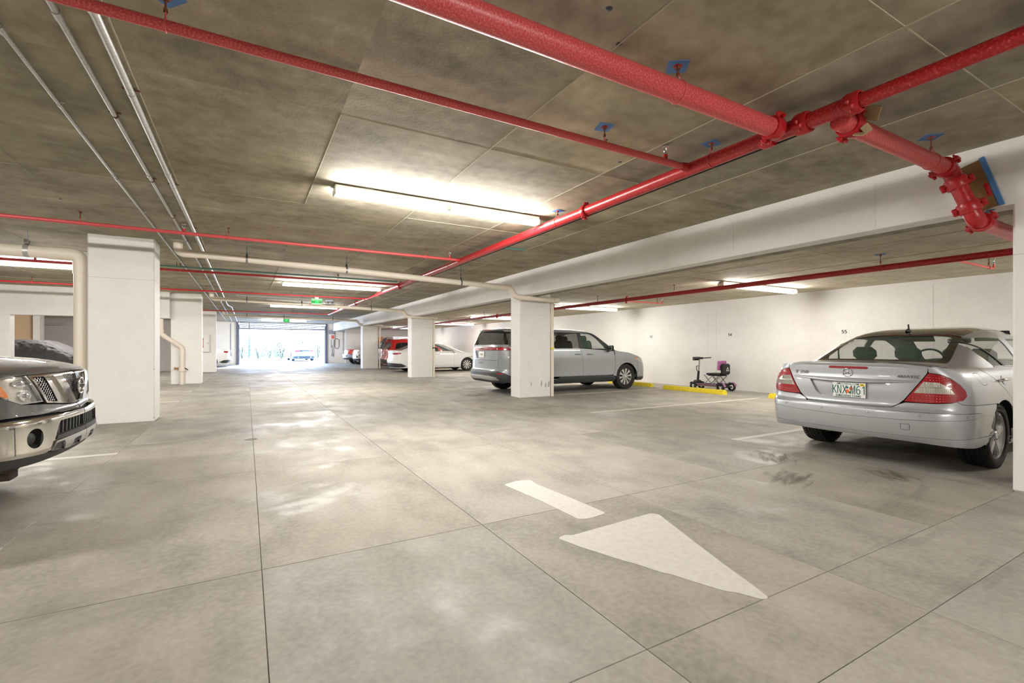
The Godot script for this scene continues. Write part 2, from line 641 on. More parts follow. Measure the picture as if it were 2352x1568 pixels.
	m.albedo_texture = ramp_tex(512, [[bytes(512, 91, 0.03, 5), 1.0], [bytes(512, 92, 0.15, 3), 0.5]], [[0.0, C8(168, 167, 164)], [0.5, C8(188, 187, 185)], [1.0, C8(206, 205, 203)]], 0.9)
	M.galv = tri_uv(m, 2.0)
	M.pvc = tri_uv(mat(C8(232, 222, 206), 0.45), 1.0)
	M.green_pipe = mat(C8(72, 112, 104), 0.5)
	M.blue = tri_uv(mat(C8(74, 122, 178), 0.6), 1.0)
	M.brown_board = mat(C8(126, 92, 54), 0.7)
	M.cardboard = mat(C8(168, 146, 110), 0.8)
	M.black = mat(C8(26, 26, 27), 0.6)
	M.darkgrey = mat(C8(62, 64, 70), 0.6)
	M.fix_white = mat(C8(226, 222, 218), 0.4)
	M.lens = glow(Color(1.0, 0.985, 0.95), 7.0)
	M.signwhite = mat(C8(236, 234, 230), 0.5)
	M.print_black = mat(C8(40, 40, 42), 0.7)
	M.steel_blue = mat(C8(150, 158, 172), 0.45, 0.3)
	M.slat = mat(C8(140, 147, 160), 0.5, 0.1)
	M.jamb = mat(C8(92, 94, 112), 0.5)
	M.rubber = tri_uv(mat(C8(34, 33, 32), 0.75), 3.0)
	M.chrome = mat(C8(226, 226, 228), 0.08, 1.0)
	M.satin = mat(C8(196, 196, 196), 0.25, 0.9)
	M.plastic = mat(C8(48, 49, 50), 0.55)
	M.brass = mat(C8(176, 120, 70), 0.4, 0.7)
	M.sign_red = mat(C8(186, 44, 36), 0.5)
	M.exit_face = mat(C8(150, 190, 166), 0.4)
	M.exit_glow = glow(Color(0.05, 0.72, 0.34), 0.7)
	M.chrome_soft = mat(C8(224, 222, 218), 0.10, 1.0)
	M.pane_clear = glass(C8(230, 232, 232), 0.10)
	M.rust_dark = mat(C8(70, 60, 52), 0.8)
	M.cover = relief(tri_uv(mat(C8(82, 80, 84), 0.7), 1.2), grain, 0.4)
	M.orange_board = mat(C8(214, 140, 84), 0.6)
	M.purple_pad = mat(C8(160, 92, 146), 0.6)
	M.drive = tri_uv(mat(C8(196, 190, 180), 0.85), 0.3)
	M.bark = mat(C8(108, 92, 74), 0.9)
	M.alloy = mat(C8(206, 205, 202), 0.3, 0.35)
	M.red_lens = paint(C8(146, 12, 22), 0.0, 0.25)
	M.red_bright = paint(C8(180, 32, 38), 0.0, 0.2)
	M.clear_lens = paint(C8(196, 190, 178), 0.35, 0.25)
	M.amber = paint(C8(236, 130, 30), 0.0, 0.25)
	M.frit = paint(C8(22, 20, 18), 0.0, 0.1)
	M.seat = mat(C8(46, 46, 42), 0.8)
	M.chrome_dark = mat(C8(132, 132, 134), 0.25, 0.9)
	M.plate_green = mat(C8(34, 104, 96), 0.5)
	M.orange = mat(C8(226, 112, 52), 0.5)
	M.cavity = mat(C8(14, 14, 15), 0.9)

func frame_camera() -> void:
	var cam := Camera3D.new()
	cam.name = "camera"
	add_child(cam)
	cam.projection = Camera3D.PROJECTION_FRUSTUM
	cam.near = 0.05
	cam.far = 400.0
	cam.size = 0.05 * 1568.0 / 1081.0
	cam.frustum_offset = Vector2(0.0, 0.05 * 13.0 / 1081.0)
	cam.position = Vector3(0, 1.2, 0)
	cam.rotation_degrees = Vector3(0, -29.4, 0)
	cam.current = true
	var env := Environment.new()
	env.background_mode = Environment.BG_SKY
	var sk := Sky.new()
	var sm := ProceduralSkyMaterial.new()
	sm.sky_top_color = C8(120, 165, 225)
	sm.sky_horizon_color = C8(224, 234, 246)
	sm.ground_bottom_color = C8(150, 148, 142)
	sm.ground_horizon_color = C8(210, 214, 218)
	sm.sky_energy_multiplier = SKY_E
	sm.ground_energy_multiplier = SKY_E * 0.5
	sk.sky_material = sm
	env.sky = sk
	env.tonemap_mode = Environment.TONE_MAPPER_LINEAR
	env.tonemap_exposure = EXPO
	env.ssao_enabled = true
	env.ssil_enabled = true
	env.sdfgi_enabled = true
	var we := WorldEnvironment.new()
	we.name = "environment"
	we.environment = env
	add_child(we)
	var sun := DirectionalLight3D.new()
	sun.name = "sun"
	sun.light_color = Color(1.0, 0.97, 0.92)
	sun.light_energy = SUN_E
	sun.light_angular_distance = 0.6
	sun.shadow_enabled = true
	sun.rotation_degrees = Vector3(-22, 168, 0)
	add_child(sun)

func place_structure() -> void:
	var rg := RandomNumberGenerator.new()
	rg.seed = 5
	# floor: slabs between saw cuts over one base
	var f := struct("floor", bbox(MB.new(), Vector3(-9.3, -0.30, ENDZ - 0.3), Vector3(12.2, -0.006, 6.3)), M.joint)
	var xs := [-9.3, -6.6, -3.95, -1.272, 0.07, 1.386, 2.705, 4.0, 5.5, 6.9, 8.7, 10.4, 12.2]
	var zs := [6.3, 4.2, 2.1, 0.55, -0.93, -1.366, -2.873, -5.2, -7.3, -9.5, -9.96, -12.2, -14.6, -17.8, -18.4, -22.6, -26.9, -28.2, -32.5, ENDZ - 0.3]
	for i in xs.size() - 1:
		for j in zs.size() - 1:
			var g := 0.0019
			var lo := Vector3(xs[i] + g, -0.05, zs[j + 1] + g)
			var hi := Vector3(xs[i + 1] - g, 0.0, zs[j] - g)
			add("floor_slab", bbox(MB.new(), lo, hi, 0.0015), M["floor%d" % rg.randi_range(0, 2)], f)
	# main ceiling: imprints of the form panels, ridges of laitance between them
	var c := struct("ceiling", bbox(MB.new(), Vector3(-9.3, CEIL + 0.01, ENDZ - 0.3), Vector3(5.7, CEIL + 0.30, 6.3)), M.ceil0)
	var cx := [-9.3]
	for k in range(-6, 5): cx.append(-0.637 + 1.2475 * k)
	cx.append(5.7)
	var cz := []
	for k in range(-3, 16): cz.append(-1.175 - 2.515 * k)
	cz[0] = 6.3
	cz[-1] = ENDZ - 0.3
	for i in cx.size() - 1:
		for j in cz.size() - 1:
			if cx[i + 1] - cx[i] < 0.02 or cz[j] - cz[j + 1] < 0.02: continue
			var d := rg.randf_range(0.0, 0.003)
			add("form_panel", bbox(MB.new(), Vector3(cx[i], CEIL + d, cz[j + 1]), Vector3(cx[i + 1], CEIL + 0.02, cz[j])), M["ceil%d" % rg.randi_range(0, 3)], c)
	for i in range(1, cx.size() - 1):
		for j in cz.size() - 1:
			if rg.randf() < 0.12: continue
			var w := rg.randf_range(0.003, 0.007)
			add("form_ridge", bbox(MB.new(), Vector3(cx[i] - w, CEIL - rg.randf_range(0.002, 0.005), cz[j + 1]), Vector3(cx[i] + w, CEIL + 0.01, cz[j]), 0.0015), M.ridge, c)
	for j in range(1, cz.size() - 1):
		for i in cx.size() - 1:
			if rg.randf() < 0.2 or cx[i + 1] - cx[i] < 0.02: continue
			var w := rg.randf_range(0.002, 0.005)
			add("form_ridge", bbox(MB.new(), Vector3(cx[i], CEIL - rg.randf_range(0.001, 0.004), cz[j] - w), Vector3(cx[i + 1], CEIL + 0.01, cz[j] + w), 0.0012), M.ridge, c)
	# lower slab over the right-hand stalls, its brighter lighting painted in as lighter concrete
	var c2 := struct("ceiling_stalls", bbox(MB.new(), Vector3(5.7, LOW + 0.01, ENDZ - 0.3), Vector3(12.2, CEIL + 0.30, 6.3)), M.ceil2)
	var dx := [5.7, 7.2, 8.45, 9.7, 10.95, 12.2]
	for i in dx.size() - 1:
		for j in cz.size() - 1:
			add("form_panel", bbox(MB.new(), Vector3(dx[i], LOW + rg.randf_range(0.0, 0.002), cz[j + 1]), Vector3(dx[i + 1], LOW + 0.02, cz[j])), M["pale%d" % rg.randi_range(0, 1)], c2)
			if i > 0 and rg.randf() < 0.75:
				add("form_ridge", bbox(MB.new(), Vector3(dx[i] - 0.003, LOW - 0.003, cz[j + 1]), Vector3(dx[i] + 0.003, LOW + 0.01, cz[j]), 0.001), M.ridge, c2)
			if j > 0 and rg.randf() < 0.7:
				add("form_ridge", bbox(MB.new(), Vector3(dx[i], LOW - 0.002, cz[j] - 0.003), Vector3(dx[i + 1], LOW + 0.01, cz[j] + 0.003), 0.001), M.ridge, c2)
	# painted edge beam with an unpainted nib behind it
	var b := struct("ceiling_beam", bbox(MB.new(), Vector3(5.55, 2.392, ENDZ), Vector3(5.785, CEIL + 0.05, 6.2), 0.008), M.white)
	tag(b, "long white painted concrete beam over the right-hand columns", "")
	add("raw_nib", bbox(MB.new(), Vector3(5.78, 2.398, ENDZ), Vector3(6.0, LOW + 0.05, 6.2), 0.004), M.rawsoffit, b)
	for q in [[-6.02, 0.02], [-3.95, 0.006], [-7.6, 0.006], [-2.35, 0.006], [-12.5, 0.01], [-15.4, 0.008]]:
		add("joint_fin", bbox(MB.new(), Vector3(5.546, 2.42, q[0] - q[1]), Vector3(5.56, CEIL - 0.08, q[0] + q[1]), 0.002), M.white, b)
	# walls
	var w1 := struct("wall_right", bbox(MB.new(), Vector3(WALLX, -0.2, ENDZ - 0.3), Vector3(WALLX + 0.3, CEIL + 0.2, 6.3)), M.white)
	for q in [[-9.33, 0.02], [-9.02, 0.004], [-4.05, 0.004], [-14.0, 0.004], [-2.6, 0.004], [-6.4, 0.003]]:
		add("form_seam", bbox(MB.new(), Vector3(WALLX - 0.005, 0.0, q[0] - q[1]), Vector3(WALLX + 0.01, LOW - 0.1, q[0] + q[1]), 0.002), M.white, w1)
	for y in [0.3, 0.62, 0.92, 1.22, 1.53, 1.83, 2.12]:
		for k in 7:
			if rg.randf() < 0.35: continue
			var z0 := 0.5 - k * 2.6 - rg.randf()
			add("form_seam", bbox(MB.new(), Vector3(WALLX - 0.0025, y - 0.0025, z0 - rg.randf_range(0.6, 2.3)), Vector3(WALLX + 0.01, y + 0.0025, z0), 0.001), M.white, w1)
	for k in 110:
		var p := Vector3(WALLX + 0.004, rg.randf_range(0.1, 2.5), rg.randf_range(-16, -1.5))
		if rg.randf() < 0.55: p.y = rg.randf_range(1.75, 2.5)
		add("bug_hole", lathe(MB.new(), [Vector2(0.0, rg.randf_range(0.004, 0.010)), Vector2(0.0045, 0.002), Vector2(0.005, 0)], p, Vector3.LEFT, 7), M.scuff if rg.randf() < 0.6 else M.pit, w1)
	var w0 := struct("wall_left", bbox(MB.new(), Vector3(-9.6, -0.2, ENDZ - 0.3), Vector3(-9.3, CEIL + 0.2, 6.3)), M.white)
	struct("wall_back", bbox(MB.new(), Vector3(-9.6, -0.2, 6.3), Vector3(12.2, CEIL + 0.3, 6.6)), M.white)
	w0.set_meta("kind", "structure")
	# end wall round the vehicle door
	var we := struct("wall_front", bbox(MB.new(), Vector3(-9.6, -0.2, ENDZ - 0.3), Vector3(-0.62, CEIL + 0.1, ENDZ)), M.white)
	add("wall_panel", bbox(MB.new(), Vector3(5.16, -0.2, ENDZ - 0.3), Vector3(12.2, CEIL + 0.1, ENDZ)), M.white, we)
	add("wall_panel", bbox(MB.new(), Vector3(-0.62, 2.86, ENDZ - 0.3), Vector3(5.16, CEIL + 0.1, ENDZ)), M.white, we)
	add("pilaster", bbox(MB.new(), Vector3(6.4, 0, ENDZ), Vector3(7.6, CEIL, ENDZ + 0.5), 0.01), M.white, we)
	var dr := struct("door_1", bbox(MB.new(), Vector3(-0.62, 0.0, ENDZ - 0.12), Vector3(-0.48, 2.9, ENDZ + 0.16), 0.006), M.jamb)
	tag(dr, "grey roller shutter door rolled most of the way up at the exit", "")
	add("guide_rail", bbox(MB.new(), Vector3(-0.48, 0.0, ENDZ - 0.02), Vector3(-0.43, 2.75, ENDZ + 0.06)), M.slat, dr)
	add("jamb", bbox(MB.new(), Vector3(5.04, 0.0, ENDZ - 0.12), Vector3(5.16, 2.9, ENDZ + 0.16), 0.006), M.jamb, dr)
	add("guide_rail", bbox(MB.new(), Vector3(4.99, 0.0, ENDZ - 0.02), Vector3(5.04, 2.75, ENDZ + 0.06)), M.slat, dr)
	for k in 6:
		var y := 2.46 + 0.075 * k
		var mb := MB.new()
		tube(mb, [Vector3(-0.44, y + 0.037, ENDZ + 0.02), Vector3(5.0, y + 0.037, ENDZ + 0.02)], 0.036, 10)
		add("slat", mb, M.slat, dr)
	add("bottom_bar", bbox(MB.new(), Vector3(-0.44, 2.425, ENDZ - 0.01), Vector3(5.0, 2.465, ENDZ + 0.05), 0.006), M.jamb, dr)
	# columns
	for q in [
		[5.557, -1.37, -0.92, "white painted column on the right with the silver sedan parked behind it"],
		[5.575, -9.96, -9.51, "white column scuffed near its foot, standing in front of the grey minivan"],
		[5.58, -18.36, -17.85, "white column with a pipe round its head, in front of the white sedan"],
		[5.62, -27.45, -26.9, "narrow white column between the maroon sport utility and the silver pickup"]]:
		column("concrete_column", q[0], q[0] + 0.855, q[1], q[2], LOW + 0.015, q[3], rg)
	for q in [
		[-9.98, -9.437, "wide white column beside the dark grey pickup, a thick pipe down its far side"],
		[-19.0, -18.47, "white column with a kinked drain pipe down its face"],
		[-27.3, -26.75, "white column carrying the fire extinguisher cabinet"],
		[-1.4, -0.9, "white column at the near end of the left-hand stalls"]]:
		column("concrete_column", -2.123, -1.295, q[0], q[1], CEIL + 0.02, q[2], rg)
	# tyre and bumper scuffs near the foot of the column by the minivan
	var sc := get_node("concrete_column_001")
	for q in [[0.17, 0.33, 0.02, 0.13], [0.29, 0.29, 0.022, 0.11], [0.38, 0.31, 0.03, 0.13], [-0.12, 0.33, 0.012, 0.10]]:
		var pl := smooth_poly([-q[2], -q[3] * 0.5, q[2] * 0.3, -q[3] * 0.55, q[2], -q[3] * 0.1, q[2] * 0.6, q[3] * 0.5, -q[2] * 0.5, q[3] * 0.4, -q[2] * 0.9, 0.0], 3)
		add("scuff_mark", prism(MB.new(), pl, Transform3D(Basis.IDENTITY, Vector3(q[0], q[1], 0.2248)), 0.0008), M.scuff, sc)
	# partition with openings behind the left-hand stalls
	var pb := struct("wall_partition", bbox(MB.new(), Vector3(-9.3, 2.11, -18.55), Vector3(-2.12, CEIL + 0.02, -18.2), 0.006), M.white)
	tag(pb, "white downstand beam over the opening in front of the covered car", "")
	add("post", bbox(MB.new(), Vector3(-6.5, 0, -18.5), Vector3(-5.72, 2.12, -18.22), 0.008), M.white, pb)
	var bw := struct("wall_core", bbox(MB.new(), Vector3(-9.3, 0, -27.0), Vector3(-7.65, CEIL + 0.02, -26.7)), M.beige)
	add("return_edge", bbox(MB.new(), Vector3(-7.66, 0, -27.0), Vector3(-7.45, CEIL, -26.5), 0.005), M.white_smooth, bw)
	add("block_wall", bbox(MB.new(), Vector3(-8.6, 0, -29.3), Vector3(-2.3, CEIL + 0.02, -29.0)), M.greywall, bw)
	var pp := MB.new()
	tube(pp, rounded([Vector3(-8.4, 2.23, -28.9), Vector3(-7.3, 2.23, -28.9), Vector3(-7.2, 2.42, -28.9), Vector3(-7.0, 2.44, -28.9)], 0.1), 0.03, 8)
	add("wall_pipe", pp, M.greywall, bw)

func column(called: String, x0: float, x1: float, z0: float, z1: float, top: float, label: String, rg: RandomNumberGenerator) -> void:
	var col := thing(called, label, "column", Vector3((x0 + x1) * 0.5, 0, (z0 + z1) * 0.5))
	var w := x1 - x0
	var d := z1 - z0
	add("shaft", box(MB.new(), Vector3(0, top * 0.5, 0), Vector3(w, top, d), 0.016), M.white, col)
	# pour joint and chipped corners
	add("pour_joint", box(MB.new(), Vector3(0, top * 0.77, 0), Vector3(w + 0.0016, 0.003, d + 0.0016)), M.scuff, col)
	for k in 9:
		var s := rg.randf_range(0.004, 0.012)
		add("chip", box(MB.new(), Vector3((w * 0.5 - 0.008) * (-1 if rg.randf() < 0.7 else 1), rg.randf_range(0.05, 0.9), d * 0.5 - 0.006), Vector3(s, s * rg.randf_range(1.5, 5.0), s), s * 0.4, Basis.from_euler(Vector3(0.3, 0.7, rg.randf()))), M.scuff, col)
	for k in 12:
		var r := rg.randf_range(0.002, 0.006)
		add("bug_hole", lathe(MB.new(), [Vector2(0.0, r), Vector2(0.001, r * 0.6), Vector2(0.0012, 0)], Vector3(rg.randf_range(-w, w) * 0.45, rg.randf_range(0.2, top - 0.2), d * 0.5 - 0.0005), Vector3.BACK, 7), M.scuff, col)

func floor_paint() -> void:
	var T := Transform3D(Basis(Vector3(1, 0, 0), Vector3(0, 0, -1), Vector3(0, 1, 0)), Vector3(0, 0.0002, 0))
	# polygons are (x, -z)
	var bar := round_poly([1.952, 3.61, 2.0, 3.1, 2.015, 2.625, 2.1, 2.605, 2.264, 2.63, 2.262, 2.72, 2.243, 3.1, 2.21, 3.5, 2.235, 3.63, 2.1, 3.655], 0.03, 3)
	tag(add("arrow_shaft", prism(MB.new(), bar, T, 0.0016), M.line, self), "worn white painted bar on the floor behind the arrowhead", "floor marking", "direction arrow on the floor")
	var head := round_poly([1.70, 2.435, 1.78, 2.455, 1.80, 2.425, 2.05, 2.44, 2.54, 2.47, 2.575, 2.42, 2.52, 2.28, 2.42, 2.02, 2.30, 1.70, 2.215, 1.45, 2.175, 1.355, 2.135, 1.365, 2.085, 1.47, 2.05, 1.50, 2.0, 1.62, 1.95, 1.76, 1.925, 1.79, 1.87, 1.95, 1.845, 1.99, 1.78, 2.17, 1.745, 2.26], 0.03, 3)
	tag(add("arrowhead", prism(MB.new(), head, T, 0.0016), M.line, self), "large white painted arrowhead on the concrete floor", "floor marking", "direction arrow on the floor")
	var lines := [
		[5.5, 10.6, -3.9, "white stall line beside the silver sedan"], [5.5, 10.5, -6.80, "white stall line in front of the mobility scooter"],
		[6.5, 10.6, -9.72, "white stall line beside the grey minivan"], [5.6, 10.6, -12.7, "white stall line on the far side of the grey minivan"],
		[5.6, 10.6, -15.6, "white stall line short of the white sedan"], [-5.9, -1.27, -6.81, "white stall line on the far side of the dark pickup"], [-5.9, -1.27, -3.9, "white stall line on the near side of the dark pickup"],
		[-5.9, -1.3, -12.7, "white stall line past the wide column"], [-5.9, -1.3, -15.6, "white stall line short of the column with the kinked drain pipe"]]
	for q in lines:
		tag(add("stall_line", bbox(MB.new(), Vector3(q[0], 0.0002, q[2] - 0.05), Vector3(q[1], 0.0017, q[2] + 0.05)), M.line, self), q[3], "floor marking", "parking stall lines")
	tag(add("floor_cleanout", lathe(MB.new(), [Vector2(0, 0.075), Vector2(0.002, 0.073), Vector2(0.003, 0.0)], Vector3(0.05, 0.0, -7.0), Vector3.UP, 18), M.scuff_dark, self), "small round cleanout plug set in the aisle floor", "floor plug")
	# oil and tyre stains soaked into the slab
	var fl := get_node("floor")
	var rg := RandomNumberGenerator.new()
	rg.seed = 14
	for q in [[5.0, -3.05, 0.9, 0.55, 0.6, 0], [5.25, -2.1, 0.7, 0.5, 0.9, 0], [4.35, -2.5, 0.9, 0.5, 0.3, 0], [3.6, -1.35, 1.0, 0.28, 0.0, 1], [3.3, -0.94, 1.1, 0.25, 0.0, 1], [4.6, -1.75, 1.5, 0.35, 0.2, 1], [0.2, -4.2, 1.6, 0.8, 0.5, 1], [-0.6, -2.9, 1.5, 0.9, 0.2, 1], [5.0, -10.7, 1.2, 0.8, 0.2, 0], [5.1, -7.9, 1.2, 0.5, 0.4, 1], [2.9, -6.1, 1.8, 0.8, 0.1, 1], [-1.2, -7.3, 1.6, 0.8, 0.2, 1], [1.6, -0.95, 0.3, 0.05, -0.5, 0]]:
		var mb := MB.new()
		var B := Basis(Vector3.UP, q[4])
		var c := Vector3(q[0], 0.0009 + 0.0001 * rg.randf(), q[1])
		var h := Vector3(q[2] * 0.5, 0, 0)
		var v := Vector3(0, 0, q[3] * 0.5)
		mb.quad(c + B * (-h + v), c + B * (h + v), c + B * (h - v), c + B * (-h - v))
		add("floor_stain", mb, M["stain%d" % q[5]], fl)
	# wheel stops
	for q in [[10.47, -8.65, 0.035, "yellow concrete wheel stop in front of the mobility scooter"], [10.6, -11.2, 0.0, "yellow concrete wheel stop ahead of the grey minivan"], [10.75, -5.72, 0.0, "yellow concrete wheel stop ahead of the silver sedan"]]:
		var t := thing("wheel_stop", q[3], "wheel stop", Vector3(q[0], 0, q[1]), q[2])
		var prof := PackedVector2Array([Vector2(-0.075, 0), Vector2(0.075, 0), Vector2(0.07, 0.035), Vector2(0.045, 0.115), Vector2(-0.045, 0.115), Vector2(-0.07, 0.035)])
		var mb := MB.new()
		var rows := [[-0.97, 0.82], [-0.93, 1.0], [0.93, 1.0], [0.97, 0.82]]
		for k in 3:
			for i in prof.size():
				var a := prof[i]
				var b := prof[(i + 1) % prof.size()]
				var s0: float = rows[k][1]
				var s1: float = rows[k + 1][1]
				mb.quad(Vector3(b.x * s0, b.y * s0, rows[k][0]), Vector3(a.x * s0, a.y * s0, rows[k][0]), Vector3(a.x * s1, a.y * s1, rows[k + 1][0]), Vector3(b.x * s1, b.y * s1, rows[k + 1][0]))
		for e in [[-0.97, 1.0], [0.97, -1.0]]:
			for i in range(1, prof.size() - 1):
				var a := prof[0] * 0.82
				var b := prof[i] * 0.82
				var c := prof[i + 1] * 0.82
				if e[1] < 0: mb.tri(Vector3(a.x, a.y, e[0]), Vector3(b.x, b.y, e[0]), Vector3(c.x, c.y, e[0]))
				else: mb.tri(Vector3(a.x, a.y, e[0]), Vector3(c.x, c.y, e[0]), Vector3(b.x, b.y, e[0]))
		add("body", mb, M.yellow, t)
		for zz in [-0.7, 0.7]:
			add("pin", lathe(MB.new(), [Vector2(0.11, 0.012), Vector2(0.119, 0.012), Vector2(0.12, 0)], Vector3(0, 0, zz), Vector3.UP, 10), M.rust, t)

func fixture(x0: float, x1: float, z: float, y: float, label: String, e := 1.0) -> void:
	var L := x1 - x0
	var t := thing("fluorescent_light", label, "ceiling light", Vector3((x0 + x1) * 0.5, y, z), 0.0, "fluorescent ceiling lights")
	var h := L * 0.5
	add("housing", box(MB.new(), Vector3(0, -0.037, 0), Vector3(L, 0.05, 0.135), 0.008), M.fix_white, t)
	for s: float in [-1.0, 1.0]:
		add("mounting_foot", box(MB.new(), Vector3(s * (h - 0.35), -0.006, 0), Vector3(0.12, 0.013, 0.09)), M.steel, t)
	# ribbed acrylic cover, wider at the rim
	var prof := PackedVector2Array([Vector2(-0.079, -0.052), Vector2(-0.079, -0.066), Vector2(-0.072, -0.09), Vector2(-0.058, -0.112), Vector2(-0.03, -0.118), Vector2(0.03, -0.118), Vector2(0.058, -0.112), Vector2(0.072, -0.09), Vector2(0.079, -0.066), Vector2(0.079, -0.052)])
	var B := Basis(Vector3(0, 0, 1), Vector3(0, 1, 0), Vector3(-1, 0, 0))
	add("light_cover", prism(MB.new(), prof, Transform3D(B, Vector3(h - 0.02, 0, 0)), L - 0.04), M.lens, t)
	for s: float in [-1.0, 1.0]:
		add("end_cap", box(MB.new(), Vector3(s * (h - 0.004), -0.082, 0), Vector3(0.018, 0.066, 0.15), 0.006), M.acrylic, t)
		if s < 0: add("cable_gland", lathe(MB.new(), [Vector2(0, 0.011), Vector2(0.02, 0.011), Vector2(0.02, 0.007), Vector2(0.035, 0.007), Vector2(0.035, 0)], Vector3(s * h, -0.035, 0), Vector3(s, 0, 0), 10), M.steel, t)
	for k in 6:
		for s: float in [-1.0, 1.0]:
			add("latch", box(MB.new(), Vector3(-h + L * (k + 0.3) / 5.6, -0.045, s * 0.071), Vector3(0.022, 0.03, 0.006), 0.002), M.fix_white, t)
	add("joint_strap", box(MB.new(), Vector3(0, -0.085, 0), Vector3(0.045, 0.055, 0.1632), 0.004), M.acrylic, t)
	# light leaves the cover downwards and through both slanted sides
	for q in [[Vector3(0, -0.121, 0), Vector3(-90, 0, 0), Vector2(L - 0.06, 0.10), LAMP_E], [Vector3(0, -0.084, 0.0835), Vector3(0, 180, 0), Vector2(L - 0.06, 0.05), LAMP_SIDE], [Vector3(0, -0.084, -0.0835), Vector3(0, 0, 0), Vector2(L - 0.06, 0.05), LAMP_SIDE]]:
		var al := AreaLight3D.new()
		al.name = "lamp"
		al.area_size = q[2]
		al.light_energy = q[3] * e
		al.light_color = Color(1.0, 0.985, 0.965)
		al.area_range = 30.0
		al.area_attenuation = 2.0
		al.shadow_enabled = true
		al.position = q[0]
		al.rotation_degrees = q[1]
		t.add_child(al, true)

func place_lights() -> void:
	var tags := ["over the aisle by the white arrow, its cover brightest and nearest", "over the aisle between the green and red pipes", "over the aisle past the first exit sign", "over the aisle just inside the shutter door"]
	var k := 0
	for q in [[0.81, -5.30], [0.81, -13.75], [0.81, -21.2], [0.78, -33.0]]:
		fixture(q[0], q[0] + 2.56, q[1], CEIL, "long white fluorescent light " + tags[k])
		k += 1
	fixture(0.81, 3.37, 3.1, CEIL, "long white fluorescent light over the near end of the aisle")
	k = 0
	var t2 := ["behind the red main, over the mobility scooter", "over the bonnet of the grey minivan", "over the stall beyond the minivan", "over the white sedan", "over the far stalls by the end wall", "over the silver sedan"]
	for q in [[8.36, -6.23], [8.4, -12.25], [8.3, -18.4], [8.6, -24.3], [8.4, -31.0], [8.4, 0.1]]:
		fixture(q[0], q[0] + 2.58, q[1], LOW, "long white fluorescent light " + t2[k], 0.42)
		k += 1
	k = 0
	var t3 := ["over the left-hand stalls, seen past the thick cream pipe", "over the dark grey pickup", "over the covered car", "in the far left corner by the end wall"]
	for q in [[-5.4, -13.05], [-5.6, -4.6], [-6.2, -22.5], [-5.2, -32.0]]:
		fixture(q[0], q[0] + 2.56, q[1], CEIL, "long white fluorescent light " + t3[k])
		k += 1
# ---------------------------------------------------------------- pipes and services
func sprinkler(parent: Node, at: Vector3, up := 1.0) -> void:
	# small brass head with frame arms and a toothed deflector
	var h := add("sprinkler_head", lathe(MB.new(), [Vector2(0, 0.016), Vector2(0.02, 0.016), Vector2(0.022, 0.011), Vector2(0.034, 0.010), Vector2(0.036, 0)], at, Vector3(0, up, 0), 10), M.satin, parent)
	var mb := MB.new()
	for s: float in [-1.0, 1.0]:
		tube(mb, [at + Vector3(s * 0.012, 0.03 * up, 0), at + Vector3(s * 0.022, 0.05 * up, 0), at + Vector3(s * 0.006, 0.074 * up, 0)], 0.004, 6)
	add("frame_arms", mb, M.satin, h)
	add("deflector", lathe(MB.new(), [Vector2(0.074, 0.0), Vector2(0.074, 0.03), Vector2(0.077, 0.03), Vector2(0.078, 0)], at, Vector3(0, up, 0), 12), M.satin, h)

func coupling(parent: Node, at: Vector3, axis: Vector3, r: float, lug: Vector3, m: Material, w := 0.045) -> void:
	# grooved two-part clamp with a bolt pad on either side
	var mb := MB.new()
	lathe(mb, [Vector2(-w, r), Vector2(-w, r + 0.014), Vector2(-w * 0.6, r + 0.02), Vector2(w * 0.6, r + 0.02), Vector2(w, r + 0.014), Vector2(w, r)], at, axis, 22)
	var c := add("coupling", mb, m, parent)
	var x := axis.normalized()
	var y := (lug - x * lug.dot(x)).normalized()
	var z := x.cross(y)
	for s: float in [-1.0, 1.0]:
		var p := at + y * s * (r + 0.03)
		var pad := MB.new()
		box(pad, p, Vector3(w * 1.5, 0.04, 0.036), 0.008, Basis(x, y, z))
		add("bolt_pad", pad, m, c)
		var bolt := MB.new()
		tube(bolt, [p - z * 0.042, p + z * 0.042], 0.008, 8)
		lathe(bolt, [Vector2(0.026, 0.0), Vector2(0.026, 0.014), Vector2(0.04, 0.014), Vector2(0.04, 0)], p, z, 6)
		add("bolt", bolt, m, c)

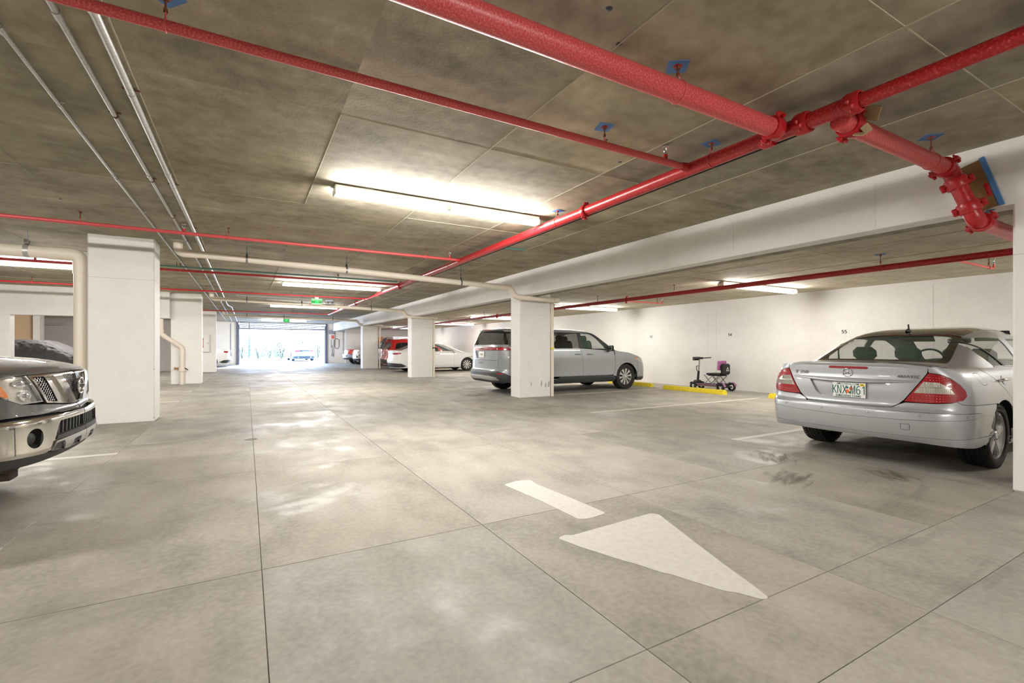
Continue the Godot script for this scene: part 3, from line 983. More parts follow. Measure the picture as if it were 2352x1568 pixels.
func hanger(parent: Node, at: Vector3, axis: Vector3, r: float, top: float, m: Material, blue := true) -> void:
	# ceiling plate, threaded rod and a loop round the pipe
	var mb := MB.new()
	rod(mb, Vector3(at.x, at.y + r + 0.03, at.z), Vector3(at.x, top, at.z), 0.0055, 8)
	var h := add("hanger_rod", mb, M.rust, parent)
	var loop := MB.new()
	var x := axis.normalized()
	var side := x.cross(Vector3.UP).normalized()
	var pts := [Vector3(at.x, at.y + r + 0.045, at.z)]
	for k in 17:
		var a := PI * 0.5 + 0.5 + (TAU - 1.0) * k / 16.0
		pts.append(at + (side * cos(a) + Vector3.UP * sin(a)) * (r + 0.003))
	pts.append(pts[0])
	tube(loop, pts, 0.0035, 6)
	add("hanger_loop", loop, m, h)
	add("nut", lathe(MB.new(), [Vector2(0, 0.011), Vector2(0.016, 0.011), Vector2(0.016, 0)], Vector3(at.x, at.y + r + 0.04, at.z), Vector3.UP, 6), M.rust, h)
	add("anchor", lathe(MB.new(), [Vector2(0, 0), Vector2(0, 0.014), Vector2(0.02, 0.016)], Vector3(at.x, top - 0.02, at.z), Vector3.UP, 10), M.rust, h)
	if blue:
		var pl := round_poly([-0.075, -0.05, 0.055, -0.075, 0.085, 0.04, -0.04, 0.075], 0.01, 2)
		var T := Transform3D(Basis(Vector3(1, 0, 0), Vector3(0, 0, 1), Vector3(0, -1, 0)).rotated(Vector3.UP, at.x * 3.0), Vector3(at.x, top + 0.001, at.z))
		add("blue_patch", prism(MB.new(), pl, T, 0.003), M.blue, h)
		add("red_overspray", prism(MB.new(), smooth_poly([-0.03, -0.01, 0.0, -0.028, 0.032, 0.0, 0.01, 0.026, -0.02, 0.02], 3), T, 0.0036), M.red, h)

func place_red_pipes() -> void:
	var y := 2.79
	# the main along the aisle
	var t := thing("sprinkler_main", "red sprinkler main running the length of the aisle ceiling", "pipe", Vector3(3.45, y, 0))
	var X := Vector3(1, 0, 0)
	var Z := Vector3(0, 0, 1)
	add("pipe", rod(MB.new(), Vector3(0, 0, 5.9), Vector3(0, 0, -1.66), 0.046, 20), M.red_clean, t)
	add("pipe", rod(MB.new(), Vector3(0, 0, -1.6), Vector3(0, 0, -12.2), 0.056, 22), M.red_clean, t)
	add("pipe", rod(MB.new(), Vector3(0, 0, -12.2), Vector3(0, 0, -24.2), 0.045, 16), M.red_clean, t)
	coupling(t, Vector3(0, 0, -1.58), Z, 0.052, Vector3(1, 0.6, 0), M.red)
	coupling(t, Vector3(0, 0, -1.90), Z, 0.058, Vector3(1, 0.5, 0), M.red)
	coupling(t, Vector3(0, 0, -2.16), Z, 0.058, Vector3(1, 0.4, 0), M.red)
	coupling(t, Vector3(0, 0, -4.37), Z, 0.056, Vector3(0.2, 1, 0), M.red, 0.03)
	coupling(t, Vector3(0, 0, -12.0), Z, 0.05, Vector3(0.3, 1, 0), M.red, 0.03)
	coupling(t, Vector3(0, 0, -17.6), Z, 0.046, Vector3(0.3, 1, 0), M.red, 0.03)
	for z in [-2.66, -4.94, -8.6, -10.9, -14.4, -20.0]: hanger(t, Vector3(0, 0, z), Z, 0.056, CEIL - y, M.pink, z > -6)
	for z in [0.9, 3.2]: hanger(t, Vector3(0, 0, z), Z, 0.046, CEIL - y, M.pink)
	add("cable", rod(MB.new(), Vector3(0.045, -0.05, -1.9), Vector3(0.045, -0.05, -12), 0.006, 6), M.black, t)
	# branches across the aisle
	var br := [
		[-2.872, -0.95, 0.028, "thin red sprinkler branch over the arrow, joining the main above it", [-0.35, 2.455], [3.13, -0.763]],
		[-7.97, -8.8, 0.024, "thin red sprinkler branch passing in front of the wide left column", [-1.86, -0.23, 2.75, -5.0], [3.2, -0.763, -4.2]],
		[-11.88, -8.8, 0.024, "thin red sprinkler branch running beside the green pipe", [-1.2, 1.9, -4.6], [-3.4]],
		[-15.86, -8.8, 0.022, "thin red sprinkler branch just short of the exit sign", [-1.0, 1.2, -4.6], [-3.6]],
		[-24.2, -8.8, 0.022, "thin red sprinkler branch in front of the far shutter door", [-1.0, 1.9], [-3.6]]]
	for q in br:
		var b := thing("sprinkler_branch", q[3], "pipe", Vector3(0, y, q[0]), 0.0, "red sprinkler branches")
		add("pipe", rod(MB.new(), Vector3(q[1], 0, 0), Vector3(3.39, 0, 0), q[2], 14), M.red_dusty if q[0] > -9 else M.red_clean, b)
		add("tee", lathe(MB.new(), [Vector2(0, q[2] + 0.004), Vector2(0.05, q[2] + 0.012), Vector2(0.07, q[2] + 0.012)], Vector3(3.322, 0, 0), X, 14), M.red, b)
		for hx in q[4]: hanger(b, Vector3(hx, 0, 0), X, q[2], CEIL - y, M.pink, q[0] > -3)
		for sx in q[5]:
			var riser := MB.new()
			rod(riser, Vector3(sx, 0, 0), Vector3(sx, 0.062, 0), 0.018, 10)
			add("riser", riser, M.red, b)
			sprinkler(b, Vector3(sx, 0.05, 0))
	# end tee of the nearest branch and its elbow upward
	# the big feed that crosses above the camera and drops under the beam
	var fy := 2.775
	var f := thing("sprinkler_feed", "thick dusty red feed pipe crossing to the main, nearest of all the pipes", "pipe", Vector3(0, fy, -2.03))
	add("pipe", rod(MB.new(), Vector3(-0.95, 0, 0), Vector3(3.36, 0, 0), 0.064, 24), M.red_dusty, f)
	coupling(f, Vector3(3.30, 0, 0), X, 0.062, Vector3(0, 1, 0.7), M.red)
	hanger(f, Vector3(2.32, 0, 0), X, 0.064, CEIL - fy, M.pink)
	hanger(f, Vector3(0.1, 0, 0), X, 0.064, CEIL - fy, M.pink)
	var dz := -1.69
	var d := thing("sprinkler_drop", "dusty red pipe leaving the main and stepping down under the white beam", "pipe", Vector3(0, 0, 0))
	var a0 := Vector3(3.505, 2.735, dz)
	var a1 := Vector3(5.31, 2.735, dz)
	var a2 := Vector3(5.395, 2.272, -1.545)
	var a3 := Vector3(6.9, 2.255, -1.545)
	add("pipe", rod(MB.new(), a0, a1 - X * 0.09, 0.062, 24), M.red_dusty, d)
	add("elbow", tube(MB.new(), rounded([a1 - X * 0.12, a1, a1.lerp(a2, 0.26)], 0.10, 8), 0.064, 22), M.red, d)
	add("drop_pipe", rod(MB.new(), a1.lerp(a2, 0.24), a1.lerp(a2, 0.78), 0.061, 22), M.red_clean, d)
	add("elbow", tube(MB.new(), rounded([a1.lerp(a2, 0.74), a2, a2.lerp(a3, 0.09)], 0.10, 8), 0.064, 22), M.red, d)
	add("pipe", rod(MB.new(), a2.lerp(a3, 0.08), a3, 0.061, 22), M.red_dusty, d)
	var ddir := (a2 - a1).normalized()
	coupling(d, a0 + X * 0.14 + Vector3(0, 0.0, 0), X, 0.064, Vector3(0, 1, 0.7), M.red)
	coupling(d, a1 - X * 0.12, X, 0.063, Vector3(0, 0.6, 1), M.red)
	coupling(d, a1.lerp(a2, 0.27), ddir, 0.063, Vector3(0.3, 0, 1), M.red)
	coupling(d, a1.lerp(a2, 0.74), ddir, 0.063, Vector3(0.3, 0, 1), M.red)
	coupling(d, a2 + X * 0.11, X, 0.063, Vector3(0, 0.6, 1), M.red)
	hanger(d, Vector3(4.93, 2.735, dz), X, 0.062, CEIL, M.pink)
	# scraps of packing left on the joint
	for q in [[Vector3(3.70, 2.80, -1.60), Vector3(0.10, 0.012, 0.13), Vector3(0.5, 0.2, -0.9)], [Vector3(3.64, 2.655, -1.63), Vector3(0.15, 0.008, 0.06), Vector3(0.3, 0.4, 0.5)], [Vector3(3.66, 2.68, -1.60), Vector3(0.09, 0.006, 0.05), Vector3(-0.5, 0.2, -0.3)]]:
		add("cardboard_scrap", box(MB.new(), q[0], q[1], 0.003, Basis.from_euler(q[2])), M.cardboard, d)
	# board behind the drop
	var bd := thing("backing_board", "brown board with blue painted edges fixed to the beam behind the red drop", "board", Vector3(5.537, 2.59, -1.585))
	bd.basis = Basis(Vector3(1, 0, 0), -0.28)
	add("panel", box(MB.new(), Vector3(0, 0, 0), Vector3(0.012, 0.44, 0.17), 0.003), M.brown_board, bd)
	for s: float in [-1.0, 1.0]:
		add("blue_edge", box(MB.new(), Vector3(-0.002, 0, s * 0.10), Vector3(0.020, 0.46, 0.036), 0.003), M.blue, bd)
	add("red_overspray", box(MB.new(), Vector3(-0.0066, -0.06, 0.06), Vector3(0.001, 0.12, 0.03)), M.red, bd)
	tag(add("blue_tape", box(MB.new(), Vector3(5.70, 2.390, -1.56), Vector3(0.20, 0.002, 0.05), 0.0, Basis(Vector3.UP, 0.5)), M.blue, self), "strip of blue paint on the beam's underside by the red drop", "paint strip")
	# main over the right-hand stalls
	var ry := 2.345
	var r := thing("sprinkler_main", "red sprinkler main hung low over the right-hand stalls", "pipe", Vector3(8.0, ry, 0))
	add("pipe", rod(MB.new(), Vector3(0, 0, 5.0), Vector3(0, 0, -30), 0.044, 18), M.red_clean, r)
	for z in [-8.54, -15.3, -22.4, -1.0]: coupling(r, Vector3(0, 0, z), Z, 0.044, Vector3(0.2, 1, 0), M.red, 0.03)
	for z in [-3.32, -7.1, -9.63, -12.8, -16.4, -20.0, -24.0]: hanger(r, Vector3(0, 0, z), Z, 0.044, LOW - ry, M.red, z > -4)
	for z in [-2.6, -9.05, -15.6, -21.5]:
		var arm := MB.new()
		tube(arm, rounded([Vector3(0, 0.03, z), Vector3(1.75, 0.03, z), Vector3(1.75, 0.10, z)], 0.035), 0.017, 10)
		add("arm", arm, M.pink, r)
		hanger(r, Vector3(1.55, 0.03, z), X, 0.017, LOW - ry, M.red, false)
		sprinkler(r, Vector3(1.75, 0.09, z))

func pvc_run(z: float, label: String, x_end: float, colx: float, y0: float, y1: float) -> void:
	var t := thing("drain_pipe", label, "pipe", Vector3.ZERO, 0.0, "cream drain pipes under the ceiling")
	var r := 0.058
	var top := Vector3(-0.975, CEIL, z)
	add("elbow", tube(MB.new(), rounded([top, Vector3(-0.975, y0, z), Vector3(-0.68, y0, z)], 0.14, 8), r + 0.007, 18), M.pvc, t)
	add("ceiling_collar", lathe(MB.new(), [Vector2(-0.004, r + 0.06), Vector2(0, r + 0.06), Vector2(0.004, 0.05)], Vector3(-0.975, CEIL, z), Vector3.DOWN, 20), M.steel, t)
	var e := Vector3(x_end, y1, z)
	add("pipe", rod(MB.new(), Vector3(-0.7, y0, z), e, r, 20), M.pvc, t)
	var k := e + Vector3(0.16, -0.20, 0.0)
	var f := Vector3(colx + 0.86, k.y - 0.02, z)
	add("offset_bend", tube(MB.new(), rounded([e - Vector3(0.05, 0, 0), e, k, k + Vector3(0.14, 0, 0)], 0.11, 6), r + 0.006, 18), M.pvc, t)
	for s in [e + Vector3(-0.05, 0, 0), k + Vector3(0.14, 0, 0)]:
		add("socket", lathe(MB.new(), [Vector2(-0.03, r + 0.002), Vector2(-0.028, r + 0.011), Vector2(0.03, r + 0.011), Vector2(0.03, r)], s, Vector3.RIGHT, 18), M.pvc, t)
	add("pipe", rod(MB.new(), k, f, r, 20), M.pvc, t)
	add("elbow", tube(MB.new(), rounded([f - Vector3(0.05, 0, 0), f + Vector3(0.11, 0, 0), f + Vector3(0.11, 0, -0.14)], 0.09, 6), r + 0.007, 18), M.pvc, t)
	add("downpipe", rod(MB.new(), Vector3(colx + 0.93, f.y + 0.02, z - 0.22), Vector3(colx + 0.93, 0.0, z - 0.22), 0.045, 16), M.pvc, t)
	add("pipe_strap", lathe(MB.new(), [Vector2(-0.02, 0.046), Vector2(-0.02, 0.052), Vector2(0.02, 0.052), Vector2(0.02, 0.046)], Vector3(colx + 0.93, 1.17, z - 0.22), Vector3.UP, 14), M.yellow if z > -12 else M.black, t)
	add("strap_arm", box(MB.new(), Vector3(colx + 0.87, 1.17, z - 0.19), Vector3(0.07, 0.025, 0.03), 0.005), M.yellow if z > -12 else M.black, t)
	for hx in [0.0, 1.65, 4.0]:
		if hx < x_end: strap(t, Vector3(hx, lerpf(y0, y1, (hx + 0.7) / (x_end + 0.7)), z), r)

func strap(parent: Node, at: Vector3, r: float) -> void:
	var mb := MB.new()
	rod(mb, Vector3(at.x, at.y + r, at.z), Vector3(at.x, CEIL, at.z), 0.005, 8)
	var s := add("strap_rod", mb, M.darkgrey, parent)
	add("strap", lathe(MB.new(), [Vector2(-0.016, r + 0.001), Vector2(-0.016, r + 0.005), Vector2(0.016, r + 0.005), Vector2(0.016, r + 0.001)], at, Vector3.RIGHT, 20), M.steel, s)
	add("clevis", box(MB.new(), Vector3(at.x, at.y + r + 0.025, at.z), Vector3(0.03, 0.055, 0.03), 0.006), M.darkgrey, s)

func place_services() -> void:
	pvc_run(-9.33, "cream drain pipe crossing the aisle to the column by the minivan", 5.2, 5.575, 2.735, 2.545)
	pvc_run(-17.7, "cream drain pipe crossing to the column by the white sedan", 5.2, 5.58, 2.74, 2.58)
	pvc_run(-26.6, "cream drain pipe crossing to the far column by the pickups", 5.25, 5.62, 2.76, 2.64)
	# thick pipe down the side of the wide left column
	var t := thing("drain_pipe", "thick cream drain pipe turning down beside the wide left column", "pipe", Vector3(0, 0, 0))
	add("pipe", rod(MB.new(), Vector3(-8.8, 2.655, -9.62), Vector3(-2.52, 2.625, -9.62), 0.09, 24), M.pvc, t)
	add("elbow", tube(MB.new(), rounded([Vector3(-2.62, 2.625, -9.62), Vector3(-2.235, 2.625, -9.62), Vector3(-2.235, 2.33, -9.62)], 0.22, 10), 0.098, 24), M.pvc, t)
	add("downpipe", rod(MB.new(), Vector3(-2.235, 2.4, -9.62), Vector3(-2.235, 0, -9.62), 0.088, 24), M.pvc, t)
	add("clip_band", lathe(MB.new(), [Vector2(-0.03, 0.089), Vector2(-0.03, 0.094), Vector2(0.03, 0.094), Vector2(0.03, 0.089)], Vector3(-2.84, 2.627, -9.62), Vector3.RIGHT, 22), M.galv, t)
	add("clip_rod", rod(MB.new(), Vector3(-2.84, 2.80, -9.62), Vector3(-2.84, CEIL, -9.62), 0.007, 8), M.steel, t)
	add("clip_head", lathe(MB.new(), [Vector2(-0.025, 0.02), Vector2(-0.025, 0.042), Vector2(0.025, 0.042), Vector2(0.025, 0.02)], Vector3(-2.84, 2.765, -9.62), Vector3.RIGHT, 16), M.galv, t)
	# kinked drain on the second left column
	var k := thing("drain_pipe", "cream drain pipe with a sideways kink on the face of the left column", "pipe", Vector3(0, 0, -18.40))
	var kp := rounded([Vector3(-2.37, 2.9, 0), Vector3(-2.37, 1.62, 0), Vector3(-1.82, 1.19, 0), Vector3(-1.82, 0.85, 0)], 0.07, 5)
	add("pipe", tube(MB.new(), kp, 0.068, 18), M.pvc, k)
	for q in [[Vector3(-2.37, 1.70, 0), Vector3.UP], [Vector3(-2.28, 1.55, 0), Vector3(0.55, -0.43, 0)], [Vector3(-1.93, 1.27, 0), Vector3(0.55, -0.43, 0)], [Vector3(-1.82, 1.08, 0), Vector3.UP]]:
		add("socket", lathe(MB.new(), [Vector2(-0.04, 0.07), Vector2(-0.04, 0.079), Vector2(0.04, 0.079), Vector2(0.04, 0.07)], q[0], q[1], 18), M.pvc, k)
	add("downpipe", rod(MB.new(), Vector3(-1.82, 0.9, 0), Vector3(-1.82, 0, 0), 0.064, 18), M.pvc, k)
	add("cleanout", lathe(MB.new(), [Vector2(0, 0.068), Vector2(0.0, 0.095), Vector2(0.13, 0.095), Vector2(0.13, 0.068)], Vector3(-1.82, 0.42, 0), Vector3.UP, 18), M.pvc, k)
	add("valve_tap", lathe(MB.new(), [Vector2(0, 0.025), Vector2(0.09, 0.025), Vector2(0.09, 0.035), Vector2(0.12, 0.035), Vector2(0.12, 0)], Vector3(-1.90, 0.52, 0.02), Vector3.LEFT, 10), M.brass, k)
	add("valve_lever", box(MB.new(), Vector3(-1.70, 0.50, 0.03), Vector3(0.11, 0.03, 0.03), 0.008, Basis(Vector3(0, 0, 1), -0.6)), M.black, k)
	# green pipe
	var g := thing("green_pipe", "thin dark green pipe crossing the ceiling beside a red branch", "pipe", Vector3(0, 2.847, -11.74))
	add("pipe", rod(MB.new(), Vector3(-2.0, 0, 0), Vector3(3.3, 0, 0), 0.017, 10), M.green_pipe, g)
	for x in [-1.25, 1.9]:
		add("hanger_rod", rod(MB.new(), Vector3(x, -0.02, 0), Vector3(x, CEIL - 2.847, 0), 0.006, 6), M.darkgrey, g)
	# bits of pipe left in the slab
	tag(add("cut_pipe_stub", rod(MB.new(), Vector3(3.85, CEIL - 0.012, -7.2), Vector3(4.28, CEIL - 0.012, -7.15), 0.016, 8), M.green_pipe, self), "short teal strip of pipe left against the ceiling by the main", "pipe stub")
	# conduits along the left of the aisle
	for q in [[-1.15, 0.0125, 0.0, "slim grey conduit next to the left columns, thinnest of the three"], [-0.845, 0.0165, 0.0, "grey conduit with rusty clips, middle one of three"], [-0.675, 0.0225, 0.0, "thick grey conduit running nearest the middle of the aisle"]]:
		var c := thing("conduit", q[3], "conduit", Vector3(q[0], CEIL, 0), 0.0, "grey conduits along the ceiling")
		var pts := [Vector3(0, -q[1] - 0.016, 5.5), Vector3(0, -q[1] - 0.016, -21.2), Vector3(0.0, -q[1] - 0.016, -22.2)]
		if q[1] > 0.02: pts.append_array([Vector3(0.12, -q[1] - 0.016, -23.0), Vector3(0.12, -q[1] - 0.016, -36.9)])
		else: pts.append(Vector3(0, -q[1] - 0.016, -36.9))
		add("tube", tube(MB.new(), rounded(pts, 0.3, 3), q[1], 12), M.galv, c)
		var z := 0.2
		while z > -20.0:
			z -= 1.55 if q[1] < 0.02 else 2.1
			add("clip", box(MB.new(), Vector3(0, -0.011, z), Vector3(q[1] * 4.4, 0.006, 0.02), 0.001), M.rust if q[1] > 0.013 else M.galv, c)
			add("clip_loop", lathe(MB.new(), [Vector2(-0.01, q[1] + 0.0005), Vector2(-0.01, q[1] + 0.003), Vector2(0.01, q[1] + 0.003), Vector2(0.01, q[1])], Vector3(0, -q[1] - 0.016, z), Vector3.BACK, 12), M.rust if q[1] > 0.013 and q[1] < 0.02 else M.galv, c)
		for zz in [-2.4, -5.0, -8.1, -11.2]:
			add("coupling", lathe(MB.new(), [Vector2(-0.035, q[1]), Vector2(-0.035, q[1] + 0.004), Vector2(0.035, q[1] + 0.004), Vector2(0.035, q[1])], Vector3(0, -q[1] - 0.016, zz + q[0]), Vector3.BACK, 12), M.galv, c)
	# ceiling anchors with dark rings of form oil
	var rg := RandomNumberGenerator.new()
	rg.seed = 8
	for q in [[2.62, -3.05], [3.05, -3.35], [1.86, -2.05], [1.62, -1.86], [3.5, -6.9], [-1.9, -7.4], [0.4, -7.6]]:
		tag(add("insert_plug", lathe(MB.new(), [Vector2(-0.004, 0.0), Vector2(-0.003, 0.012), Vector2(0.0, 0.018), Vector2(0.012, 0.02)], Vector3(q[0], CEIL, q[1]), Vector3.UP, 14), M.darkgrey, self), "small round dark insert plug left in the concrete ceiling", "insert plug", "insert plugs in the ceiling")
	# stall numbers
	for q in [["53", -11.54, "number plate 53 on the white wall beside the minivan bonnet"], ["54", -8.56, "number plate 54 on the white wall above the mobility scooter"], ["55", -5.64, "number plate 55 on the white wall left of the silver saloon roof"]]:
		var n := thing("number_sign", q[2], "sign", Vector3(WALLX, 1.553, q[1]))
		add("plate", box(MB.new(), Vector3(-0.004, 0, 0), Vector3(0.006, 0.105, 0.19), 0.002), M.signwhite, n)
		text(q[0], 0.078, 0.002, M.print_black, n, "number", Vector3(-0.0085, 0, 0), Basis(Vector3.UP, -PI / 2), "Droid Sans", 700)
	# fire extinguisher cabinet on the third left column
	var fc := thing("extinguisher_cabinet", "white cabinet with red FIRE lettering on a left column", "cabinet", Vector3(-1.76, 1.38, -26.75))
	add("box", box(MB.new(), Vector3(0, 0, 0.045), Vector3(0.42, 0.84, 0.09), 0.01), M.white_smooth, fc)
	add("door", box(MB.new(), Vector3(-0.01, 0, 0.095), Vector3(0.36, 0.78, 0.014), 0.004), M.signwhite, fc)
	add("handle", box(MB.new(), Vector3(0.15, 0.0, 0.106), Vector3(0.02, 0.09, 0.012), 0.003), M.steel, fc)
	add("red_field", box(MB.new(), Vector3(-0.09, 0.02, 0.1025), Vector3(0.12, 0.46, 0.002)), M.sign_red, fc)
	text("FIRE", 0.085, 0.002, M.signwhite, fc, "lettering", Vector3(-0.09, 0.02, 0.105), Basis(Vector3(0, 0, 1), PI / 2), "Droid Sans", 700)
	# exit signs
	exit_sign(Vector3(2.09, 2.76, -17.35), "lit green EXIT sign hanging over the aisle with a small emergency unit beside it", true)
	exit_sign(Vector3(2.0, 2.74, -30.2), "lit green EXIT sign farther off, half hidden by a drain pipe", false)
	# electrics beside the shutter
	var el := thing("door_controls", "electrical boxes and looped cable beside the shutter door", "control box", Vector3(5.5, 0, ENDZ))
	add("operator_box", box(MB.new(), Vector3(-0.05, 2.33, 0.06), Vector3(0.3, 0.26, 0.12), 0.01), M.steel_blue, el)
	add("red_label_box", box(MB.new(), Vector3(0.02, 1.95, 0.05), Vector3(0.36, 0.36, 0.1), 0.01), M.signwhite, el)
	add("red_panel", box(MB.new(), Vector3(0.05, 1.95, 0.104), Vector3(0.22, 0.26, 0.01)), M.pink, el)
	add("push_station", box(MB.new(), Vector3(-0.02, 1.25, 0.04), Vector3(0.1, 0.2, 0.08), 0.01), M.steel_blue, el)
	add("socket_box", lathe(MB.new(), [Vector2(0, 0.09), Vector2(0.06, 0.085), Vector2(0.08, 0.0)], Vector3(0.03, 0.62, 0), Vector3.BACK, 16), M.steel_blue, el)
	add("cable_loop", tube(MB.new(), rounded([Vector3(0.2, 2.8, 0.05), Vector3(0.2, 1.2, 0.05), Vector3(0.35, 1.05, 0.06), Vector3(0.5, 1.2, 0.05), Vector3(0.5, 1.8, 0.05), Vector3(0.22, 1.82, 0.05)], 0.12, 5), 0.018, 8), M.darkgrey, el)
	add("conduit", rod(MB.new(), Vector3(0.13, 1.75, 0.03), Vector3(0.13, 0.45, 0.03), 0.018, 8), M.steel, el)
	add("conduit", tube(MB.new(), rounded([Vector3(-0.05, 1.75, 0.03), Vector3(-0.05, 1.35, 0.03), Vector3(0.0, 1.2, 0.03), Vector3(0.03, 0.7, 0.03)], 0.08, 4), 0.018, 8), M.steel, el)
	add("conduit", rod(MB.new(), Vector3(0.8, 2.4, 0.03), Vector3(0.8, 0.95, 0.03), 0.016, 8), M.steel, el)
	var el2 := thing("wall_conduit", "thin conduit with boxes on the end wall left of the shutter", "conduit", Vector3(-0.95, 0, ENDZ))
	add("tube", rod(MB.new(), Vector3(0, 2.8, 0.03), Vector3(0, 0.75, 0.03), 0.022, 8), M.steel_blue, el2)
	add("junction_box", box(MB.new(), Vector3(-0.02, 0.68, 0.05), Vector3(0.14, 0.18, 0.1), 0.01), M.steel_blue, el2)
	add("outlet", box(MB.new(), Vector3(-0.12, 0.42, 0.03), Vector3(0.2, 0.06, 0.06), 0.01), M.darkgrey, el2)

func exit_sign(at: Vector3, label: String, box_beside: bool) -> void:
	var t := thing("exit_sign", label, "exit sign", at)
	add("housing", box(MB.new(), Vector3.ZERO, Vector3(0.34, 0.2, 0.04), 0.006), M.signwhite, t)
	add("lit_face", box(MB.new(), Vector3(0, 0, 0.021), Vector3(0.31, 0.165, 0.003)), M.exit_face, t)
	text("EXIT", 0.13, 0.003, M.exit_glow, t, "sign_letters", Vector3(0, 0, 0.024), Basis.IDENTITY, "Droid Sans", 800)
	add("canopy", box(MB.new(), Vector3(0, 0.14, 0), Vector3(0.12, 0.09, 0.05), 0.006), M.signwhite, t)
	var l := OmniLight3D.new()
	l.name = "sign_lamp"
	l.light_color = Color(0.2, 1.0, 0.5)
	l.light_energy = 0.02
	l.omni_range = 30.0
	l.light_size = 0.1
	l.shadow_enabled = true
	l.position = Vector3(0, 0, 0.06)
	t.add_child(l)
	if box_beside:
		add("battery_unit", box(MB.new(), Vector3(0.40, 0.0, 0), Vector3(0.26, 0.16, 0.08), 0.01), M.steel_blue, t)
		for s: float in [-1.0, 1.0]:
			add("spot_head", lathe(MB.new(), [Vector2(0, 0.03), Vector2(0.03, 0.045), Vector2(0.035, 0.0)], Vector3(0.36 + s * 0.06, -0.02, 0.04), Vector3(0, -0.2, 1), 10), M.signwhite, t)
	add("conduit", rod(MB.new(), Vector3(-0.17, 0.06, -0.02), Vector3(-2.4, 0.10, -0.02), 0.012, 8), M.galv, t)
# ---------------------------------------------------------------- vehicles
# A body is a plan outline (u metres along it from the middle of the tail, right side positive) swept over height y and drawn in by tables for tail, flank and nose.
func bake_car(s: Dictionary) -> Dictionary:
	var c := s.duplicate()
	var p := pv(s.plan)
	var fine := PackedVector2Array()
	for i in p.size() - 1:
		var a := p[i - 1] if i > 0 else Vector2(p[1].x, -p[1].y)
		var b := p[i + 2] if i < p.size() - 2 else Vector2(p[i].x, -p[i].y)
		for k in 30: fine.append(p[i].cubic_interpolate(p[i + 1], a, b, k / 30.0))
	fine.append(p[-1])
	var pos := PackedVector2Array([fine[0]])
	var acc := 0.0
	var want := 0.01
	for i in fine.size() - 1:
		var d := fine[i].distance_to(fine[i + 1])
		while acc + d >= want and d > 0:
			pos.append(fine[i].lerp(fine[i + 1], (want - acc) / d))
			want += 0.01
		acc += d
	if pos[-1].distance_to(fine[-1]) > 1e-4: pos.append(fine[-1])
	c.pos = pos
	c.U = (pos.size() - 1) * 0.01
	var nr := PackedVector2Array()
	for i in pos.size():
		var l := pos[i - 1] if i > 0 else Vector2(pos[1].x, -pos[1].y)
		var r := pos[i + 1] if i < pos.size() - 1 else Vector2(pos[i - 1].x, -pos[i - 1].y)
		var t := (r - l).normalized()
		nr.append(Vector2(-t.y, t.x))
	c.nr = nr
	for k in ["rear", "side", "front"]:
		var l := PackedFloat32Array()
		for i in 420: l.append(tab(s[k], i * 0.005))
		c["l" + k] = l
	var yt := PackedFloat32Array()
	for i in pos.size() + 1: yt.append(tab(s.top, i * 0.01))
	c.yt = yt
	return c

func lut(l: PackedFloat32Array, x: float) -> float:
	x = clampf(x, 0.0, l.size() - 1.001)
	var i := int(x)
	return lerpf(l[i], l[i + 1], x - i)

func shell(c: Dictionary, off: float) -> Callable:
	return func(q: Vector2) -> Vector3:
		var au: float = minf(absf(q.x), c.U - 0.0002)
		var f := au * 100.0
		var i := mini(int(f), c.pos.size() - 2)
		var ps: PackedVector2Array = c.pos
		var ns: PackedVector2Array = c.nr
		var p := ps[i].lerp(ps[i + 1], f - i)
		var n := ns[i].lerp(ns[i + 1], f - i)
		var wr := 1.0 - smoothstep(c.ur[0], c.ur[1], au)
		var wf := smoothstep(c.uf[0], c.uf[1], au)
		var y := q.y * 200.0
		var ins := lut(c.lside, y) * (1.0 - wr - wf) + lut(c.lrear, y) * wr + lut(c.lfront, y) * wf - off
		p -= n * ins
		return Vector3(p.x, q.y, p.y if q.x >= 0 else -p.y)

func top_of(c: Dictionary, u: float) -> float:
	return lut(c.yt, absf(u) * 100.0)

func deck(c: Dictionary, off := 0.0) -> Callable:
	var S := shell(c, off)
	return func(q: Vector2) -> Vector3:
		var p: Vector3 = S.call(Vector2(q.x, top_of(c, q.x)))
		return Vector3(p.x, p.y + tab(c.crown, q.x) * (1.0 - q.y * q.y) + off, p.z * q.y)

func side_u(c: Dictionary, x: float) -> float:
	var lo := 0
	var hi: int = c.pos.size() - 1
	while hi - lo > 1:
		var m := (lo + hi) / 2
		if c.pos[m].x < x: lo = m
		else: hi = m
	return (lo + clampf((x - c.pos[lo].x) / maxf(c.pos[hi].x - c.pos[lo].x, 1e-5), 0, 1)) * 0.01

func flank(c: Dictionary, a: Array) -> Array:  # x, y pairs on the side to u, y
	var o := []
	for i in range(0, a.size(), 2): o.append_array([side_u(c, a[i]), a[i + 1]])
	return o

func deck_uv(c: Dictionary, x: float, z: float) -> Vector2:
	var D := deck(c)
	var lo := 0.02
	var hi: float = c.U - 0.03
	for k in 22:
		var m := (lo + hi) * 0.5
		var q: Vector3 = D.call(Vector2(m, 1))
		if q.x < x: lo = m
		else: hi = m
	var e: Vector3 = D.call(Vector2(lo, 1))
	return Vector2(lo, clampf(z / maxf(e.z, 0.02), -1, 1))

